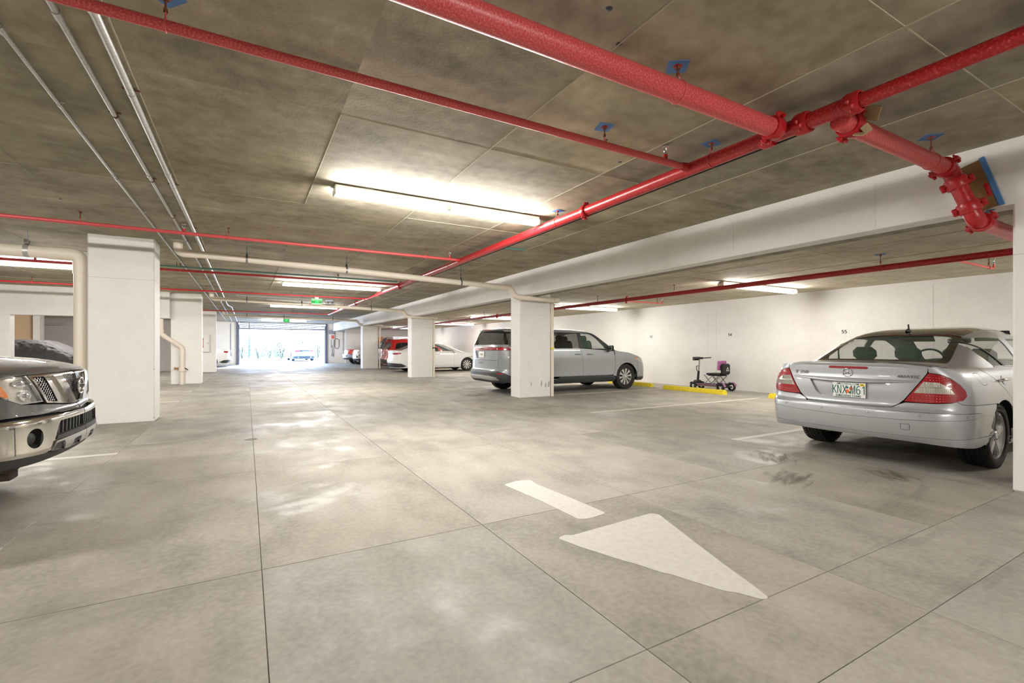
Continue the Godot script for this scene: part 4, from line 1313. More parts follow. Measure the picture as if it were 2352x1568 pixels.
const SN := 5.0
func cabin(c: Dictionary, off := 0.0) -> Callable:
	var k := pow(0.5, 1.0 / SN)
	return func(q: Vector2) -> Vector3:
		var x := q.x
		var yb := tab(c.gb, x)
		var yt := tab(c.gt, x) + off
		var wb := tab(c.gwb, x) + off
		var wt := tab(c.gwt, x) + off
		var a := q.y if q.y <= 1.0 else 2.0 - q.y
		a = clampf(a, 0.0, 1.0)
		var h := 0.0
		var zf := 0.0
		if a < 0.5:
			h = 2.0 * a * k
			zf = pow(1.0 - pow(h, SN), 1.0 / SN)
		else:
			zf = (2.0 - 2.0 * a) * k
			h = pow(1.0 - pow(zf, SN), 1.0 / SN)
		var z := lerpf(wb, wt, h) * zf
		return Vector3(x, yb + (yt - yb) * h, z if q.y <= 1.0 else -z)

func cabin_side(c: Dictionary, a: PackedVector2Array, left := false) -> PackedVector2Array:  # (x, y) to (x, a)
	var k := pow(0.5, 1.0 / SN)
	var o := PackedVector2Array()
	for q in a:
		var yb := tab(c.gb, q.x)
		var h := clampf((q.y - yb) / maxf(tab(c.gt, q.x) - yb, 0.001), 0.0, 0.999)
		var t := h / (2.0 * k) if h < k else 1.0 - pow(1.0 - pow(h, SN), 1.0 / SN) / (2.0 * k)
		o.append(Vector2(q.x, 2.0 - t if left else t))
	return o

func cabin_top(c: Dictionary, a: PackedVector2Array) -> PackedVector2Array:  # (x, z) to (x, a)
	var k := pow(0.5, 1.0 / SN)
	var o := PackedVector2Array()
	for q in a:
		var h := 0.95
		var zf := 0.0
		for it in 6:
			zf = clampf(absf(q.y) / lerpf(tab(c.gwb, q.x), tab(c.gwt, q.x), h), 0.0, 0.995)
			h = pow(1.0 - pow(zf, SN), 1.0 / SN)
		var t := 1.0 - zf / (2.0 * k) if zf < k else h / (2.0 * k)
		o.append(Vector2(q.x, t if q.y >= 0 else 2.0 - t))
	return o

func sym(half: Array) -> PackedVector2Array:  # right half from the bottom middle to the top middle; mirrored
	var r := pv(half)
	var o := PackedVector2Array(r)
	for i in range(r.size() - 1, -1, -1):
		if absf(r[i].x) > 1e-4: o.append(Vector2(-r[i].x, r[i].y))
	return o

func below_top(c: Dictionary) -> PackedVector2Array:
	var o := PackedVector2Array()
	var n := int(c.U / 0.04)
	for i in range(n, -n - 1, -1):
		var u := clampf(i * 0.04, -c.U, c.U)
		o.append(Vector2(u, top_of(c, u)))
	o.append(Vector2(-c.U, 0.0))
	o.append(Vector2(c.U, 0.0))
	return o

func arches(c: Dictionary) -> Array:
	var o := []
	for w in c.wheels:
		var u := side_u(c, w[0])
		for s: float in [1.0, -1.0]:
			o.append(ellipse(u * s, w[1], w[2], w[2], 36))
	return o

# one body panel cut from the shell
func panel(c: Dictionary, root: Node, called: String, m: Material, poly: PackedVector2Array, off := 0.0, exc := [], skirt := 0.012, step := 0.03) -> MeshInstance3D:
	var inc := Geometry2D.intersect_polygons(poly, c.below)
	if inc.is_empty(): return null
	var r := bounds(inc[0])
	for pl in inc: r = r.merge(bounds(pl))
	var nu := clampi(int(r.size.x / step), 2, 130)
	var nv := clampi(int(r.size.y / step), 2, 40)
	return add(called, patch(MB.new(), shell(c, off), r, nu, nv, inc, exc, false, skirt), m, root)

func wheel(root: Node, at: Vector3, r: float, w: float, rim: float, style: String, out: float, detail := true) -> void:
	# out: +1 when the outer face looks to +z
	var ax := Vector3(0, 0, out)
	var h := w * 0.5
	var prof := [Vector2(-h * 0.72, rim), Vector2(-h * 0.95, rim + 0.012), Vector2(-h, (r + rim) * 0.5), Vector2(-h * 0.93, r - 0.02), Vector2(-h * 0.78, r - 0.004)]
	if detail:
		for g in [-0.5, -0.17, 0.17, 0.5]:
			prof.append_array([Vector2(h * g - 0.005, r), Vector2(h * g - 0.005, r - 0.007), Vector2(h * g + 0.005, r - 0.007), Vector2(h * g + 0.005, r)])
	else:
		prof.append(Vector2(0, r))
	prof.append_array([Vector2(h * 0.78, r - 0.004), Vector2(h * 0.93, r - 0.02), Vector2(h, (r + rim) * 0.5), Vector2(h * 0.95, rim + 0.012), Vector2(h * 0.72, rim)])
	var tyre := add("wheel", lathe(MB.new(), prof, at, ax, 44 if detail else 28), M.rubber, root)
	if detail:
		var mb := MB.new()
		for k in 56:
			var a := TAU * k / 56.0
			for s: float in [-1.0, 1.0]:
				var d := Vector3(cos(a), sin(a), 0)
				box(mb, at + d * (r - 0.0035) + ax * s * h * 0.72, Vector3(0.020, 0.007, h * 0.34), 0.0, Basis(Vector3(-d.y, d.x, 0), d, Vector3(0, 0, 1)))
		add("tread_blocks", mb, M.rubber, tyre)
	add("rim_barrel", lathe(MB.new(), [Vector2(h * 0.80, rim + 0.004), Vector2(h * 0.84, rim - 0.004), Vector2(h * 0.70, rim - 0.014), Vector2(-h * 0.6, rim - 0.03), Vector2(-h * 0.7, 0.03)], at, ax, 40), M.satin if style != "dark" else M.plastic, tyre)
	add("brake_disc", lathe(MB.new(), [Vector2(-0.01, 0.0), Vector2(-0.01, rim * 0.72), Vector2(0.01, rim * 0.72), Vector2(0.01, 0.05), Vector2(0.02, 0)], at, ax, 28), M.darkgrey, tyre)
	var n := 5
	var pl := PackedVector2Array([Vector2(0.03, -0.035), Vector2(rim * 0.45, -0.05), Vector2(rim * 0.78, -0.042), Vector2(rim - 0.006, -0.075), Vector2(rim - 0.006, 0.075), Vector2(rim * 0.78, 0.042), Vector2(rim * 0.45, 0.05), Vector2(0.03, 0.035)])
	if style == "multi":
		n = 10
		pl = PackedVector2Array([Vector2(0.03, -0.012), Vector2(rim * 0.5, -0.018), Vector2(rim - 0.006, -0.034), Vector2(rim - 0.006, 0.034), Vector2(rim * 0.5, 0.018), Vector2(0.03, 0.012)])
	for k in n:
		var a := TAU * (k + 0.25) / n
		var d := Vector3(cos(a), sin(a), 0)
		var T := Transform3D(Basis(d, Vector3(0, 0, out).cross(d), Vector3(0, 0, out)), at + ax * (h * 0.46))
		var mb := prism(MB.new(), pl, T, 0.03)
		var ridge := PackedVector2Array()
		for q in pl: ridge.append(Vector2(q.x, q.y * 0.62))
		prism(mb, ridge, T.translated_local(Vector3(0, 0, 0.03)), 0.007)
		add("spoke", mb, M.alloy, tyre)
	add("hub", lathe(MB.new(), [Vector2(h * 0.40, 0.07), Vector2(h * 0.46 + 0.03, 0.068), Vector2(h * 0.46 + 0.036, 0.04), Vector2(h * 0.46 + 0.046, 0.032), Vector2(h * 0.46 + 0.048, 0)], at, ax, 20), M.alloy, tyre)
	if detail:
		for k in 5:
			var a := TAU * k / 5.0 + 0.3
			add("wheel_bolt", lathe(MB.new(), [Vector2(h * 0.46 + 0.02, 0.009), Vector2(h * 0.46 + 0.041, 0.009), Vector2(h * 0.46 + 0.041, 0)], at + Vector3(cos(a), sin(a), 0) * 0.052, ax, 6), M.darkgrey, tyre)

func wheels_and_floor(c: Dictionary, root: Node, detail: bool) -> void:
	var x0: float = c.pos[0].x + 0.25
	var x1: float = c.pos[-1].x - 0.25
	var hw: float = c.half
	add("underbody", bbox(MB.new(), Vector3(x0, c.sill + 0.10, -hw + 0.32), Vector3(x1, 0.55, hw - 0.32), 0.02), M.cavity, root)
	for w in c.wheels:
		for s: float in [1.0, -1.0]:
			var well := MB.new()
			lathe(well, [Vector2(0.0, w[2] + 0.004), Vector2(0.30, w[2] + 0.004), Vector2(0.30, 0.05)], Vector3(w[0], w[1], s * (hw - 0.04)), Vector3(0, 0, -s), 24)
			var cut := MB.new()
			for i in range(0, well.v.size(), 3):
				if minf(well.v[i].y, minf(well.v[i + 1].y, well.v[i + 2].y)) > c.sill - 0.02:
					for k in [0, 2, 1]:
						cut.v.append(well.v[i + k]); cut.n.append(-well.n[i + k]); cut.t.append(Vector2.ZERO)
			add("wheel_well", cut, M.cavity, root)
			wheel(root, Vector3(w[0], w[3], s * (hw - 0.03 - w[4] * 0.5)), w[3], w[4], w[5], c.rim, s, detail)

# dark lining just inside the skin, so that gaps between panels read as gaps
func lining(c: Dictionary, root: Node) -> void:
	var inc := Geometry2D.intersect_polygons(c.below, PackedVector2Array([Vector2(-c.U, c.sill + 0.16), Vector2(c.U, c.sill + 0.16), Vector2(c.U, 2), Vector2(-c.U, 2)]))
	add("inner_body", patch(MB.new(), shell(c, c.get("gap", -0.05)), bounds(inc[0]), 90 if c.get("detail", false) else 50, 6, inc, arches(c), false, 0.0), M.cavity, root)

func glasshouse(c: Dictionary, root: Node, body: Material, gl: Material) -> void:
	# c.side_glass: list of [x,y...] ; c.rear_glass, c.front_glass: [x,z...]
	var holes := []
	var cuts := []
	for g in c.side_glass:
		var pl := round_poly(g, c.get("glass_round", 0.03), 3)
		for left in [false, true]:
			holes.append(["side_window", cabin_side(c, pl, left)])
	for g in c.get("rear_glass", []): holes.append(["rear_window", cabin_top(c, round_poly(g, 0.05, 3))])
	for g in c.get("front_glass", []): holes.append(["windscreen", cabin_top(c, round_poly(g, 0.05, 3))])
	for h in holes: cuts.append(h[1])
	var x0: float = c.gx[0]
	var x1: float = c.gx[1]
	var R := Rect2(x0, 0.0, x1 - x0, 2.0)
	add("roof", patch(MB.new(), cabin(c), R, c.get("gnu", 60), 28 if c.get("detail", false) else 18, [], cuts, false, 0.012), body, root)
	for h in holes:
		var r := bounds(h[1])
		add(h[0], patch(MB.new(), cabin(c, -0.006), r, 14, 12, [h[1]], [], false, 0.0), gl, root)
	# trim line round the side windows and pillars
	for g in c.get("pillars", []):
		for left in [false, true]:
			var pl := cabin_side(c, pv(g), left)
			add("pillar", patch(MB.new(), cabin(c, 0.001), bounds(pl), 4, 10, [pl], [], false, 0.004), M.plastic, root)

func seats(c: Dictionary, root: Node, rows: Array, m: Material) -> void:
	for x in rows:
		for z in ([-0.37, 0.37] if x > rows[0] or rows.size() == 1 else [-0.45, 0.45, 0.0]):
			var y: float = tab(c.gb, x)
			var s := MB.new()
			box(s, Vector3(x, y - 0.10, z), Vector3(0.14, 0.36, 0.48 if absf(z) > 0.01 and rows[0] != x else 0.42), 0.05, Basis(Vector3(0, 0, 1), 0.2))
			var seat := add("seat_back", s, m, root)
			add("headrest", box(MB.new(), Vector3(x - 0.06, y + 0.15, z), Vector3(0.11, 0.17, 0.26), 0.05, Basis(Vector3(0, 0, 1), 0.2)), m, seat)

func plain_car(s: Dictionary, label: String, at: Vector3, turn: float, body: Material, gl: Material, called := "car", category := "car") -> Array:
	var c := bake_car(s)
	c.below = below_top(c)
	var root := thing(called, label, category, at, turn)
	wheels_and_floor(c, root, s.get("detail", false))
	lining(c, root)
	var D := deck(c)
	var fine: bool = s.get("detail", false)
	var a := 40 if fine else 22
	var b := 16 if fine else 10
	var u0 := side_u(c, c.gx[0] + 0.12)
	var u1 := side_u(c, c.gx[1] - 0.12)
	if not s.get("own_deck", false):
		add("rear_deck", patch(MB.new(), D, Rect2(0.01, -1, u0 - 0.01, 2), a, b, [], [], true), body, root)
	add("bonnet", patch(MB.new(), D, Rect2(u1, -1, c.U - u1 - 0.03, 2), a, b, [], [], true), body, root)
	add("cabin_floor", patch(MB.new(), deck(c, -0.03), Rect2(u0, -1, u1 - u0, 2), 24, 4, [], [], true), M.cavity, root)
	glasshouse(c, root, body, gl)
	return [c, root]
func make_sedan() -> void:
	var silver := paint(C8(176, 179, 183), 0.5, 0.38)
	M.silver = silver
	var gl := glass(C8(112, 150, 132), 0.22)
	var s := {
		"plan": [-1.10, 0, -1.09, 0.3, -1.055, 0.58, -0.985, 0.77, -0.85, 0.87, -0.6, 0.905, 0, 0.91, 1.5, 0.91, 2.6, 0.895, 3.15, 0.84, 3.45, 0.70, 3.62, 0.45, 3.69, 0.2, 3.70, 0],
		"rear": [0.24, 0.10, 0.30, 0.055, 0.36, 0.022, 0.44, 0.006, 0.52, 0.0, 0.585, 0.004, 0.61, 0.02, 0.63, 0.052, 0.66, 0.058, 0.76, 0.060, 0.86, 0.070, 0.93, 0.082, 0.98, 0.082, 1.03, 0.085, 1.05, 0.10],
		"side": [0.18, 0.09, 0.24, 0.05, 0.30, 0.022, 0.40, 0.008, 0.52, 0.0, 0.66, 0.002, 0.76, 0.006, 0.84, 0.020, 0.90, 0.038, 0.95, 0.062, 0.99, 0.095, 1.02, 0.135, 1.05, 0.18],
		"front": [0.2, 0.10, 0.3, 0.03, 0.45, 0.0, 0.55, 0.01, 0.62, 0.05, 0.7, 0.09, 0.78, 0.14, 0.85, 0.2],
		"ur": [0.62, 1.05], "uf": [4.7, 5.3],
		"top": [0, 1.032, 0.45, 1.030, 0.62, 1.016, 0.9, 1.004, 1.4, 1.0, 2.2, 0.985, 3.4, 0.955, 4.4, 0.92, 5.0, 0.84, 5.5, 0.76, 5.9, 0.72],
		"crown": [0, 0.0, 0.5, 0.004, 0.9, 0.034, 1.4, 0.045, 2.0, 0.05, 4.4, 0.07, 5.3, 0.08, 5.9, 0.0],
		"wheels": [[0.0, 0.325, 0.358, 0.325, 0.245, 0.232], [2.854, 0.325, 0.358, 0.325, 0.235, 0.232]],
		"half": 0.905, "sill": 0.20, "rim": "five", "detail": true, "own_deck": true, "glass_round": 0.02,
		"gx": [-0.62, 2.86], "gnu": 80,
		"gt": [-0.62, 1.0, -0.50, 1.035, -0.42, 1.052, -0.25, 1.135, -0.1, 1.215, 0.08, 1.295, 0.23, 1.350, 0.4, 1.392, 0.6, 1.420, 0.9, 1.443, 1.2, 1.447, 1.5, 1.43, 1.8, 1.375, 2.2, 1.22, 2.6, 1.04, 2.86, 0.92],
		"gb": [-0.62, 0.985, -0.3, 0.985, 0.2, 0.975, 1.0, 0.955, 2.0, 0.935, 2.86, 0.90],
		"gwb": [-0.62, 0.66, -0.45, 0.735, -0.2, 0.785, 0.2, 0.805, 1.0, 0.81, 2.0, 0.79, 2.86, 0.72],
		"gwt": [-0.62, 0.60, -0.42, 0.64, 0.0, 0.61, 0.4, 0.60, 1.2, 0.60, 2.0, 0.60, 2.86, 0.66],
		"side_glass": [[0.02, 1.245, 0.09, 1.287, 0.30, 1.305, 0.86, 1.30, 0.95, 1.0, 0.15, 1.008, 0.03, 1.13], [1.04, 1.30, 1.35, 1.295, 1.72, 1.20, 2.15, 0.99, 1.06, 0.98]],
		"rear_glass": [[-0.43, -0.60, -0.43, 0.60, 0.22, 0.50, 0.22, -0.50]],
		"front_glass": [[1.72, -0.5, 1.72, 0.5, 2.6, 0.62, 2.6, -0.62]]}
	var made := plain_car(s, "silver four-door saloon parked nose to the wall, its tail towards the aisle", Vector3(6.48, 0, -2.56), 0.0, silver, gl, "sedan")
	var c: Dictionary = made[0]
	var root: Node3D = made[1]
	var ar := arches(c)
	# bumper with its moulding strip and lower valance
	var strip := sym([0, 0.502, 0.5, 0.512, 0.8, 0.53, 1.17, 0.546, 1.25, 0.556, 1.275, 0.571, 1.25, 0.587, 1.17, 0.596, 0.8, 0.598, 0.4, 0.592, 0, 0.590])
	var bumper := sym([0, 0.359, 0.58, 0.362, 1.0, 0.364, 1.42, 0.364, 1.60, 0.40, 1.60, 0.656, 1.13, 0.664, 0.95, 0.676, 0.90, 0.703, 0.86, 0.689, 0.73, 0.676, 0.50, 0.673, 0.452, 0.650, 0.395, 0.616, 0.2, 0.613, 0, 0.612])
	var tow := round_poly([0.475, 0.42, 0.545, 0.42, 0.545, 0.478, 0.475, 0.478], 0.008, 2)
	var b := panel(c, root, "rear_bumper", silver, bumper, 0.0, ar + [strip, tow])
	panel(c, b, "moulding_strip", silver, sym([0, 0.505, 0.5, 0.515, 0.8, 0.533, 1.17, 0.549, 1.247, 0.559, 1.27, 0.571, 1.247, 0.584, 1.17, 0.593, 0.8, 0.595, 0.4, 0.589, 0, 0.587]), 0.004)
	panel(c, b, "tow_cover", silver, round_poly([0.478, 0.423, 0.542, 0.423, 0.542, 0.475, 0.478, 0.475], 0.008, 2), 0.0)
	panel(c, b, "valance", silver, sym([0, 0.312, 0.6, 0.308, 0.9, 0.290, 1.2, 0.262, 1.33, 0.262, 1.46, 0.30, 1.60, 0.36, 1.42, 0.361, 1.0, 0.361, 0.58, 0.359, 0, 0.356]), 0.002, ar)
	for u in [-0.62, -0.21, 0.21, 0.62, 0.98]:
		var P := shell(c, 0.004)
		var q := Vector2(u, 0.553 + 0.012 * absf(u))
		add("parking_sensor", lathe(MB.new(), [Vector2(0, 0.011), Vector2(0.0025, 0.0105), Vector2(0.003, 0)], P.call(q), pnormal(P, q), 14), M.satin, b)
	# boot lid
	var recess := sym([0, 0.668, 0.16, 0.672, 0.26, 0.685, 0.31, 0.72, 0.345, 0.78, 0.385, 0.850, 0, 0.850])
	var lid_half := [0, 0.618, 0.2, 0.619, 0.39, 0.623, 0.445, 0.655, 0.487, 0.695, 0.56, 0.80, 0.665, 0.955, 0.672, 0.99, 0.66, 1.03, 0.5, 1.06, 0, 1.06]
	var stop := round_poly([-0.178, 0.977, 0.178, 0.977, 0.192, 0.990, 0.178, 1.003, -0.178, 1.003, -0.192, 0.990], 0.01, 3)
	var lid := panel(c, root, "boot_lid", silver, sym(lid_half), 0.0, [recess, stop], 0.03, 0.02)
	panel(c, lid, "plate_recess", silver, sym([0, 0.660, 0.17, 0.664, 0.27, 0.68, 0.32, 0.715, 0.355, 0.775, 0.395, 0.858, 0, 0.858]), -0.028, [], 0.0)
	panel(c, lid, "stop_lamp", M.red_lens, stop, 0.001)
	# ledge over the plate
	var led := []
	for k in 41:
		var u := -0.585 + 1.17 * k / 40.0
		var bulge := 1.0 - pow(absf(u) / 0.585, 2.0)
		var row := []
		var P0 := shell(c, 0.001)
		var P1 := shell(c, 0.004 + 0.014 * bulge)
		var yb := 0.872 - 0.030 * bulge
		row = [P0.call(Vector2(u, yb - 0.004)), P1.call(Vector2(u, yb)), P1.call(Vector2(u, yb + 0.010)), P0.call(Vector2(u, 0.884))]
		led.append(row)
	add("grip_ledge", grid(MB.new(), led, false, true), silver, lid)
	# lip along the lid's edge
	var lip := []
	for k in 49:
		var u := -0.66 + 1.32 * k / 48.0
		var e := pow(absf(u) / 0.66, 4.0)
		var P: Vector3 = shell(c, 0.0).call(Vector2(u, top_of(c, u) - 0.024))
		var Q: Vector3 = deck(c).call(Vector2(0.02 + absf(u), 0.0))
		var t: float = top_of(c, u)
		var o: Vector3 = shell(c, 0.016 * (1 - e)).call(Vector2(u, t))
		lip.append([P, o + Vector3(0, 0.002, 0), o + Vector3(0.006, 0.010 * (1 - e) + 0.003, 0), o + Vector3(0.05, 0.008, 0)])
	add("spoiler_lip", grid(MB.new(), lip, false, true), silver, lid)
	# deck in two pieces: lid top and quarter tops
	var D := deck(c)
	var pts := PackedVector2Array()
	for q in [[-1.02, 0.62], [-0.95, 0.668], [-0.85, 0.672], [-0.40, 0.595], [-0.375, 0.55]]: pts.append(deck_uv(c, q[0], q[1]))
	var lid_top := PackedVector2Array([Vector2(0.012, 1.0), Vector2(0.60, 1.0)])
	lid_top.append_array(pts)
	lid_top.append(deck_uv(c, -0.375, 0.0))
	var full := PackedVector2Array(lid_top)
	for i in range(lid_top.size() - 1, -1, -1): full.append(Vector2(lid_top[i].x, -lid_top[i].y))
	add("lid_top", patch(MB.new(), D, Rect2(0.012, -1, 1.9, 2), 60, 30, [full], [], true, 0.01), silver, lid)
	add("quarter_top", patch(MB.new(), deck(c, -0.0025), Rect2(0.012, -1, 1.9, 2), 50, 24, [], [full], true, 0.01), silver, root)
	# tail lamps
	for sd: float in [1.0, -1.0]:
		var outer := pv([0.676, 0.957, 0.492, 0.685, 0.60, 0.681, 0.735, 0.684, 0.87, 0.697, 0.955, 0.722, 0.995, 0.757, 0.985, 0.802, 0.945, 0.852, 0.865, 0.912, 0.775, 0.946])
		var clear := pv([0.640, 0.878, 0.567, 0.770, 0.885, 0.772, 0.868, 0.800, 0.835, 0.838, 0.765, 0.872])
		var mid := pv([0.60, 0.8225, 0.605, 0.8265, 0.86, 0.8285, 0.86, 0.8245])
		if sd < 0:
			outer = mirror(outer); clear = mirror(clear); mid = mirror(mid)
		var lamp := panel(c, root, "tail_lamp", M.red_lens, outer, 0.004, [clear], 0.016, 0.014)
		panel(c, lamp, "reversing_lens", M.clear_lens, clear, 0.002, [], 0.0, 0.014)
		panel(c, lamp, "divider", M.satin, mid, 0.0045, [], 0.003)
		var ribs := MB.new()
		var P := shell(c, 0.0045)
		for k in 26:
			var u := (0.575 + 0.0125 * k) * sd
			for yy in [[0.774, 0.820], [0.831, 0.872]]:
				for e in [0.0]:
					var a := Vector2(u, yy[0])
					var bb := Vector2(u, yy[1])
					if Geometry2D.is_point_in_polygon(a, clear) and Geometry2D.is_point_in_polygon(bb, clear):
						tube(ribs, [P.call(a), P.call(bb)], 0.0022, 5)
		add("lens_ribs", ribs, M.clear_lens, lamp)
		var pips := MB.new()
		for k in 16:
			for yy in [0.702, 0.725, 0.748, 0.893, 0.915]:
				var q := Vector2((0.56 + 0.026 * k) * sd, yy)
				if Geometry2D.is_point_in_polygon(q + Vector2(0.012 * sd, 0), outer) and Geometry2D.is_point_in_polygon(q - Vector2(0.012 * sd, 0), outer):
					lathe(pips, [Vector2(0, 0.006), Vector2(0.002, 0.004), Vector2(0.0028, 0)], P.call(q), pnormal(P, q), 6)
		add("reflex_pips", pips, M.red_bright, lamp)
	# rear wings, doors, sills, nose
	for sd: float in [1.0, -1.0]:
		var wing := pv([0.678, 0.962, 0.78, 0.951, 0.87, 0.917, 0.95, 0.856, 0.991, 0.803, 1.0, 0.757, 0.962, 0.718, 0.90, 0.707, 0.952, 0.680, 1.13, 0.668, 1.62, 0.660, 2.11, 0.60, 2.11, 0.62, 1.86, 0.786, 1.575, 0.938, 1.385, 1.012, 1.36, 1.06, 0.60, 1.06, 0.668, 1.02, 0.676, 0.99])
		var cap := round_poly([1.215, 0.955, 1.34, 0.957, 1.46, 0.842, 1.33, 0.838], 0.035, 3)
		var rd := pv([1.866, 0.788, 1.58, 0.942, 1.39, 1.018, 1.37, 1.06, 2.78, 1.06, 2.80, 0.30, 2.20, 0.30, 2.12, 0.615])
		var fd := pv([2.806, 1.06, 3.93, 1.06, 3.95, 0.9, 3.90, 0.30, 2.806, 0.30])
		var fend := pv([3.937, 1.06, 5.0, 1.06, 5.05, 0.62, 4.9, 0.45, 4.3, 0.28, 3.906, 0.30, 3.956, 0.9])
		var sill := pv([2.05, 0.20, 4.40, 0.20, 4.40, 0.296, 2.05, 0.296])
		var ls := [wing, rd, fd, fend, sill, cap]
		if sd < 0: ls = ls.map(mirror)
		var w := panel(c, root, "rear_wing", silver, ls[0], 0.0, ar + [ls[5]])
		var inner := round_poly([1.219, 0.952, 1.336, 0.954, 1.455, 0.845, 1.334, 0.841], 0.035, 3)
		panel(c, w, "fuel_flap", silver, inner if sd > 0 else mirror(inner), 0.0)
		var d := panel(c, root, "rear_door", silver, ls[1], 0.0, ar)
		door_handle(c, d, 1.86 * sd, 0.872)
		d = panel(c, root, "front_door", silver, ls[2], 0.0)
		door_handle(c, d, 3.05 * sd, 0.862)
		panel(c, root, "front_wing", silver, ls[3], 0.0, ar)
		panel(c, root, "sill", silver, ls[4], 0.0, ar)
		# thin bright line under the side windows
		var trim := MB.new()
		var ln := []
		for k in 20: ln.append(cabin(c, 0.004).call(cabin_side(c, PackedVector2Array([Vector2(0.15 + 1.9 * k / 19.0, 1.002 - 0.018 * k / 19.0)]), sd < 0)[0]))
		add("window_trim", tube(trim, ln, 0.006, 6), M.chrome, root)
		var bar := cabin_side(c, pv([0.008, 1.248, 0.035, 1.253, 0.475, 1.0, 0.435, 1.0]), sd < 0)
		add("quarter_bar", patch(MB.new(), cabin(c, 0.002), bounds(bar), 8, 12, [bar], [], false, 0.006), M.black, root)
	panel(c, root, "nose", silver, pv([c.U, 0.25, c.U, 0.8, 5.06, 0.8, 5.06, 0.62, 4.9, 0.40, 4.95, 0.25]), 0.0, ar)
	panel(c, root, "nose", silver, mirror(pv([c.U, 0.25, c.U, 0.8, 5.06, 0.8, 5.06, 0.62, 4.9, 0.40, 4.95, 0.25])), 0.0, ar)
	# dark border of the rear window, sunroof glass and aerial
	var rim := cabin_top(c, round_poly([-0.445, -0.615, -0.445, 0.615, 0.245, 0.525, 0.245, -0.525], 0.05, 3))
	var clear_in := cabin_top(c, round_poly([-0.385, -0.545, -0.385, 0.545, 0.16, 0.475, 0.16, -0.475], 0.06, 3))
	add("window_border", patch(MB.new(), cabin(c, 0.001), bounds(rim), 40, 30, [rim], [clear_in], false, 0.004), M.frit, root)
	var roofglass := cabin_top(c, round_poly([0.26, -0.53, 0.26, 0.53, 1.55, 0.50, 1.55, -0.50], 0.05, 3))
	add("glass_roof", patch(MB.new(), cabin(c, 0.002), bounds(roofglass), 30, 24, [roofglass], [], false, 0.004), M.frit, root)
	var hp: Vector3 = cabin(c).call(Vector2(0.36, 1.0))
	var ant := MB.new()
	for k in 1:
		var fin := []
		for i in 9:
			var a := i / 8.0
			var ww := 0.024 * sin(PI * clampf(a * 0.9 + 0.08, 0, 1))
			var hh := 0.034 * sin(PI * clampf(a * 0.8 + 0.2, 0, 1))
			fin.append([hp + Vector3(-0.05 + 0.13 * a, 0.0, -ww), hp + Vector3(-0.05 + 0.13 * a, hh * 0.7, -ww * 0.7), hp + Vector3(-0.05 + 0.13 * a, hh, 0), hp + Vector3(-0.05 + 0.13 * a, hh * 0.7, ww * 0.7), hp + Vector3(-0.05 + 0.13 * a, 0, ww)])
		grid(ant, fin, false, false)
	box(ant, hp + Vector3(0.015, 0.05, 0), Vector3(0.035, 0.075, 0.008), 0.003, Basis(Vector3(0, 0, 1), 0.25))
	add("roof_aerial", ant, M.black, root)
	# cabin: seats, wheel, mirror
	seats(c, root, [0.42, 1.42], M.seat)
	var st := MB.new()
	var pts2 := []
	for k in 25:
		var a := TAU * k / 24.0
		pts2.append(Vector3(1.98 + 0.05 * sin(a), 1.0 + 0.17 * sin(a), -0.37 + 0.18 * cos(a)))
	add("steering_wheel", tube(st, pts2, 0.014, 8), M.black, root)
	add("dashboard", box(MB.new(), Vector3(2.35, 0.93, 0), Vector3(0.5, 0.14, 1.3), 0.05), M.black, root)
	var mir := add("mirror", box(MB.new(), Vector3(1.86, 1.285, 0.0), Vector3(0.03, 0.065, 0.24), 0.015), M.black, root)
	add("mirror_stem", rod(MB.new(), Vector3(1.87, 1.30, 0), Vector3(1.93, 1.36, 0), 0.01, 8), M.black, mir)
	for z in [-0.37, 0.37]:
		add("sun_visor", box(MB.new(), Vector3(1.66, 1.34, z), Vector3(0.16, 0.012, 0.34), 0.005, Basis(Vector3(0, 0, 1), -0.9)), M.seat, root)
	# badge, lettering and plate
	var X := -1.032
	var bs := Basis(Vector3.UP, -PI / 2)
	var sc: Vector3 = shell(c, 0.002).call(Vector2(0.0, 0.936))
	var star := MB.new()
	var ring := []
	for k in 33: ring.append(sc + Vector3(-0.004, 0.043 * sin(TAU * k / 32.0), 0.043 * cos(TAU * k / 32.0)))
	tube(star, ring, 0.0035, 8)
	for k in 3:
		var a := PI / 2 + TAU * k / 3.0
		var d := Vector3(0, sin(a), cos(a))
		var n := Vector3(0, -cos(a), sin(a))
		star.tri(sc + Vector3(-0.009, 0, 0), sc + d * 0.042 + Vector3(-0.004, 0, 0), sc + n * 0.007 - Vector3(0.001, 0, 0))
		star.tri(sc + Vector3(-0.009, 0, 0), sc - n * 0.007 - Vector3(0.001, 0, 0), sc + d * 0.042 + Vector3(-0.004, 0, 0))
	tag(add("badge", star, M.chrome, lid), "chrome three-pointed star badge", "")
	for q in [["E 350", -0.488, 0.925, 0.033], ["4MATIC", 0.522, 0.919, 0.025]]:
		var P := shell(c, 0.0025)
		var o := text(q[0], q[3], 0.004, M.chrome_dark, lid, "lettering", P.call(Vector2(q[1], q[2])), bs, "Droid Sans", 700)
		var nn := pnormal(P, Vector2(q[1], q[2]))
		var zz := nn
		var xx := Vector3.UP.cross(zz).normalized()
		o.basis = Basis(xx, zz.cross(xx).normalized(), zz) * Basis.from_scale(Vector3(1.35, 1, 1))
	var pc: Vector3 = shell(c, -0.022).call(Vector2(0.016, 0.757)) + Vector3(-0.010, 0, 0.0)
	licence_plate(lid, pc, bs)

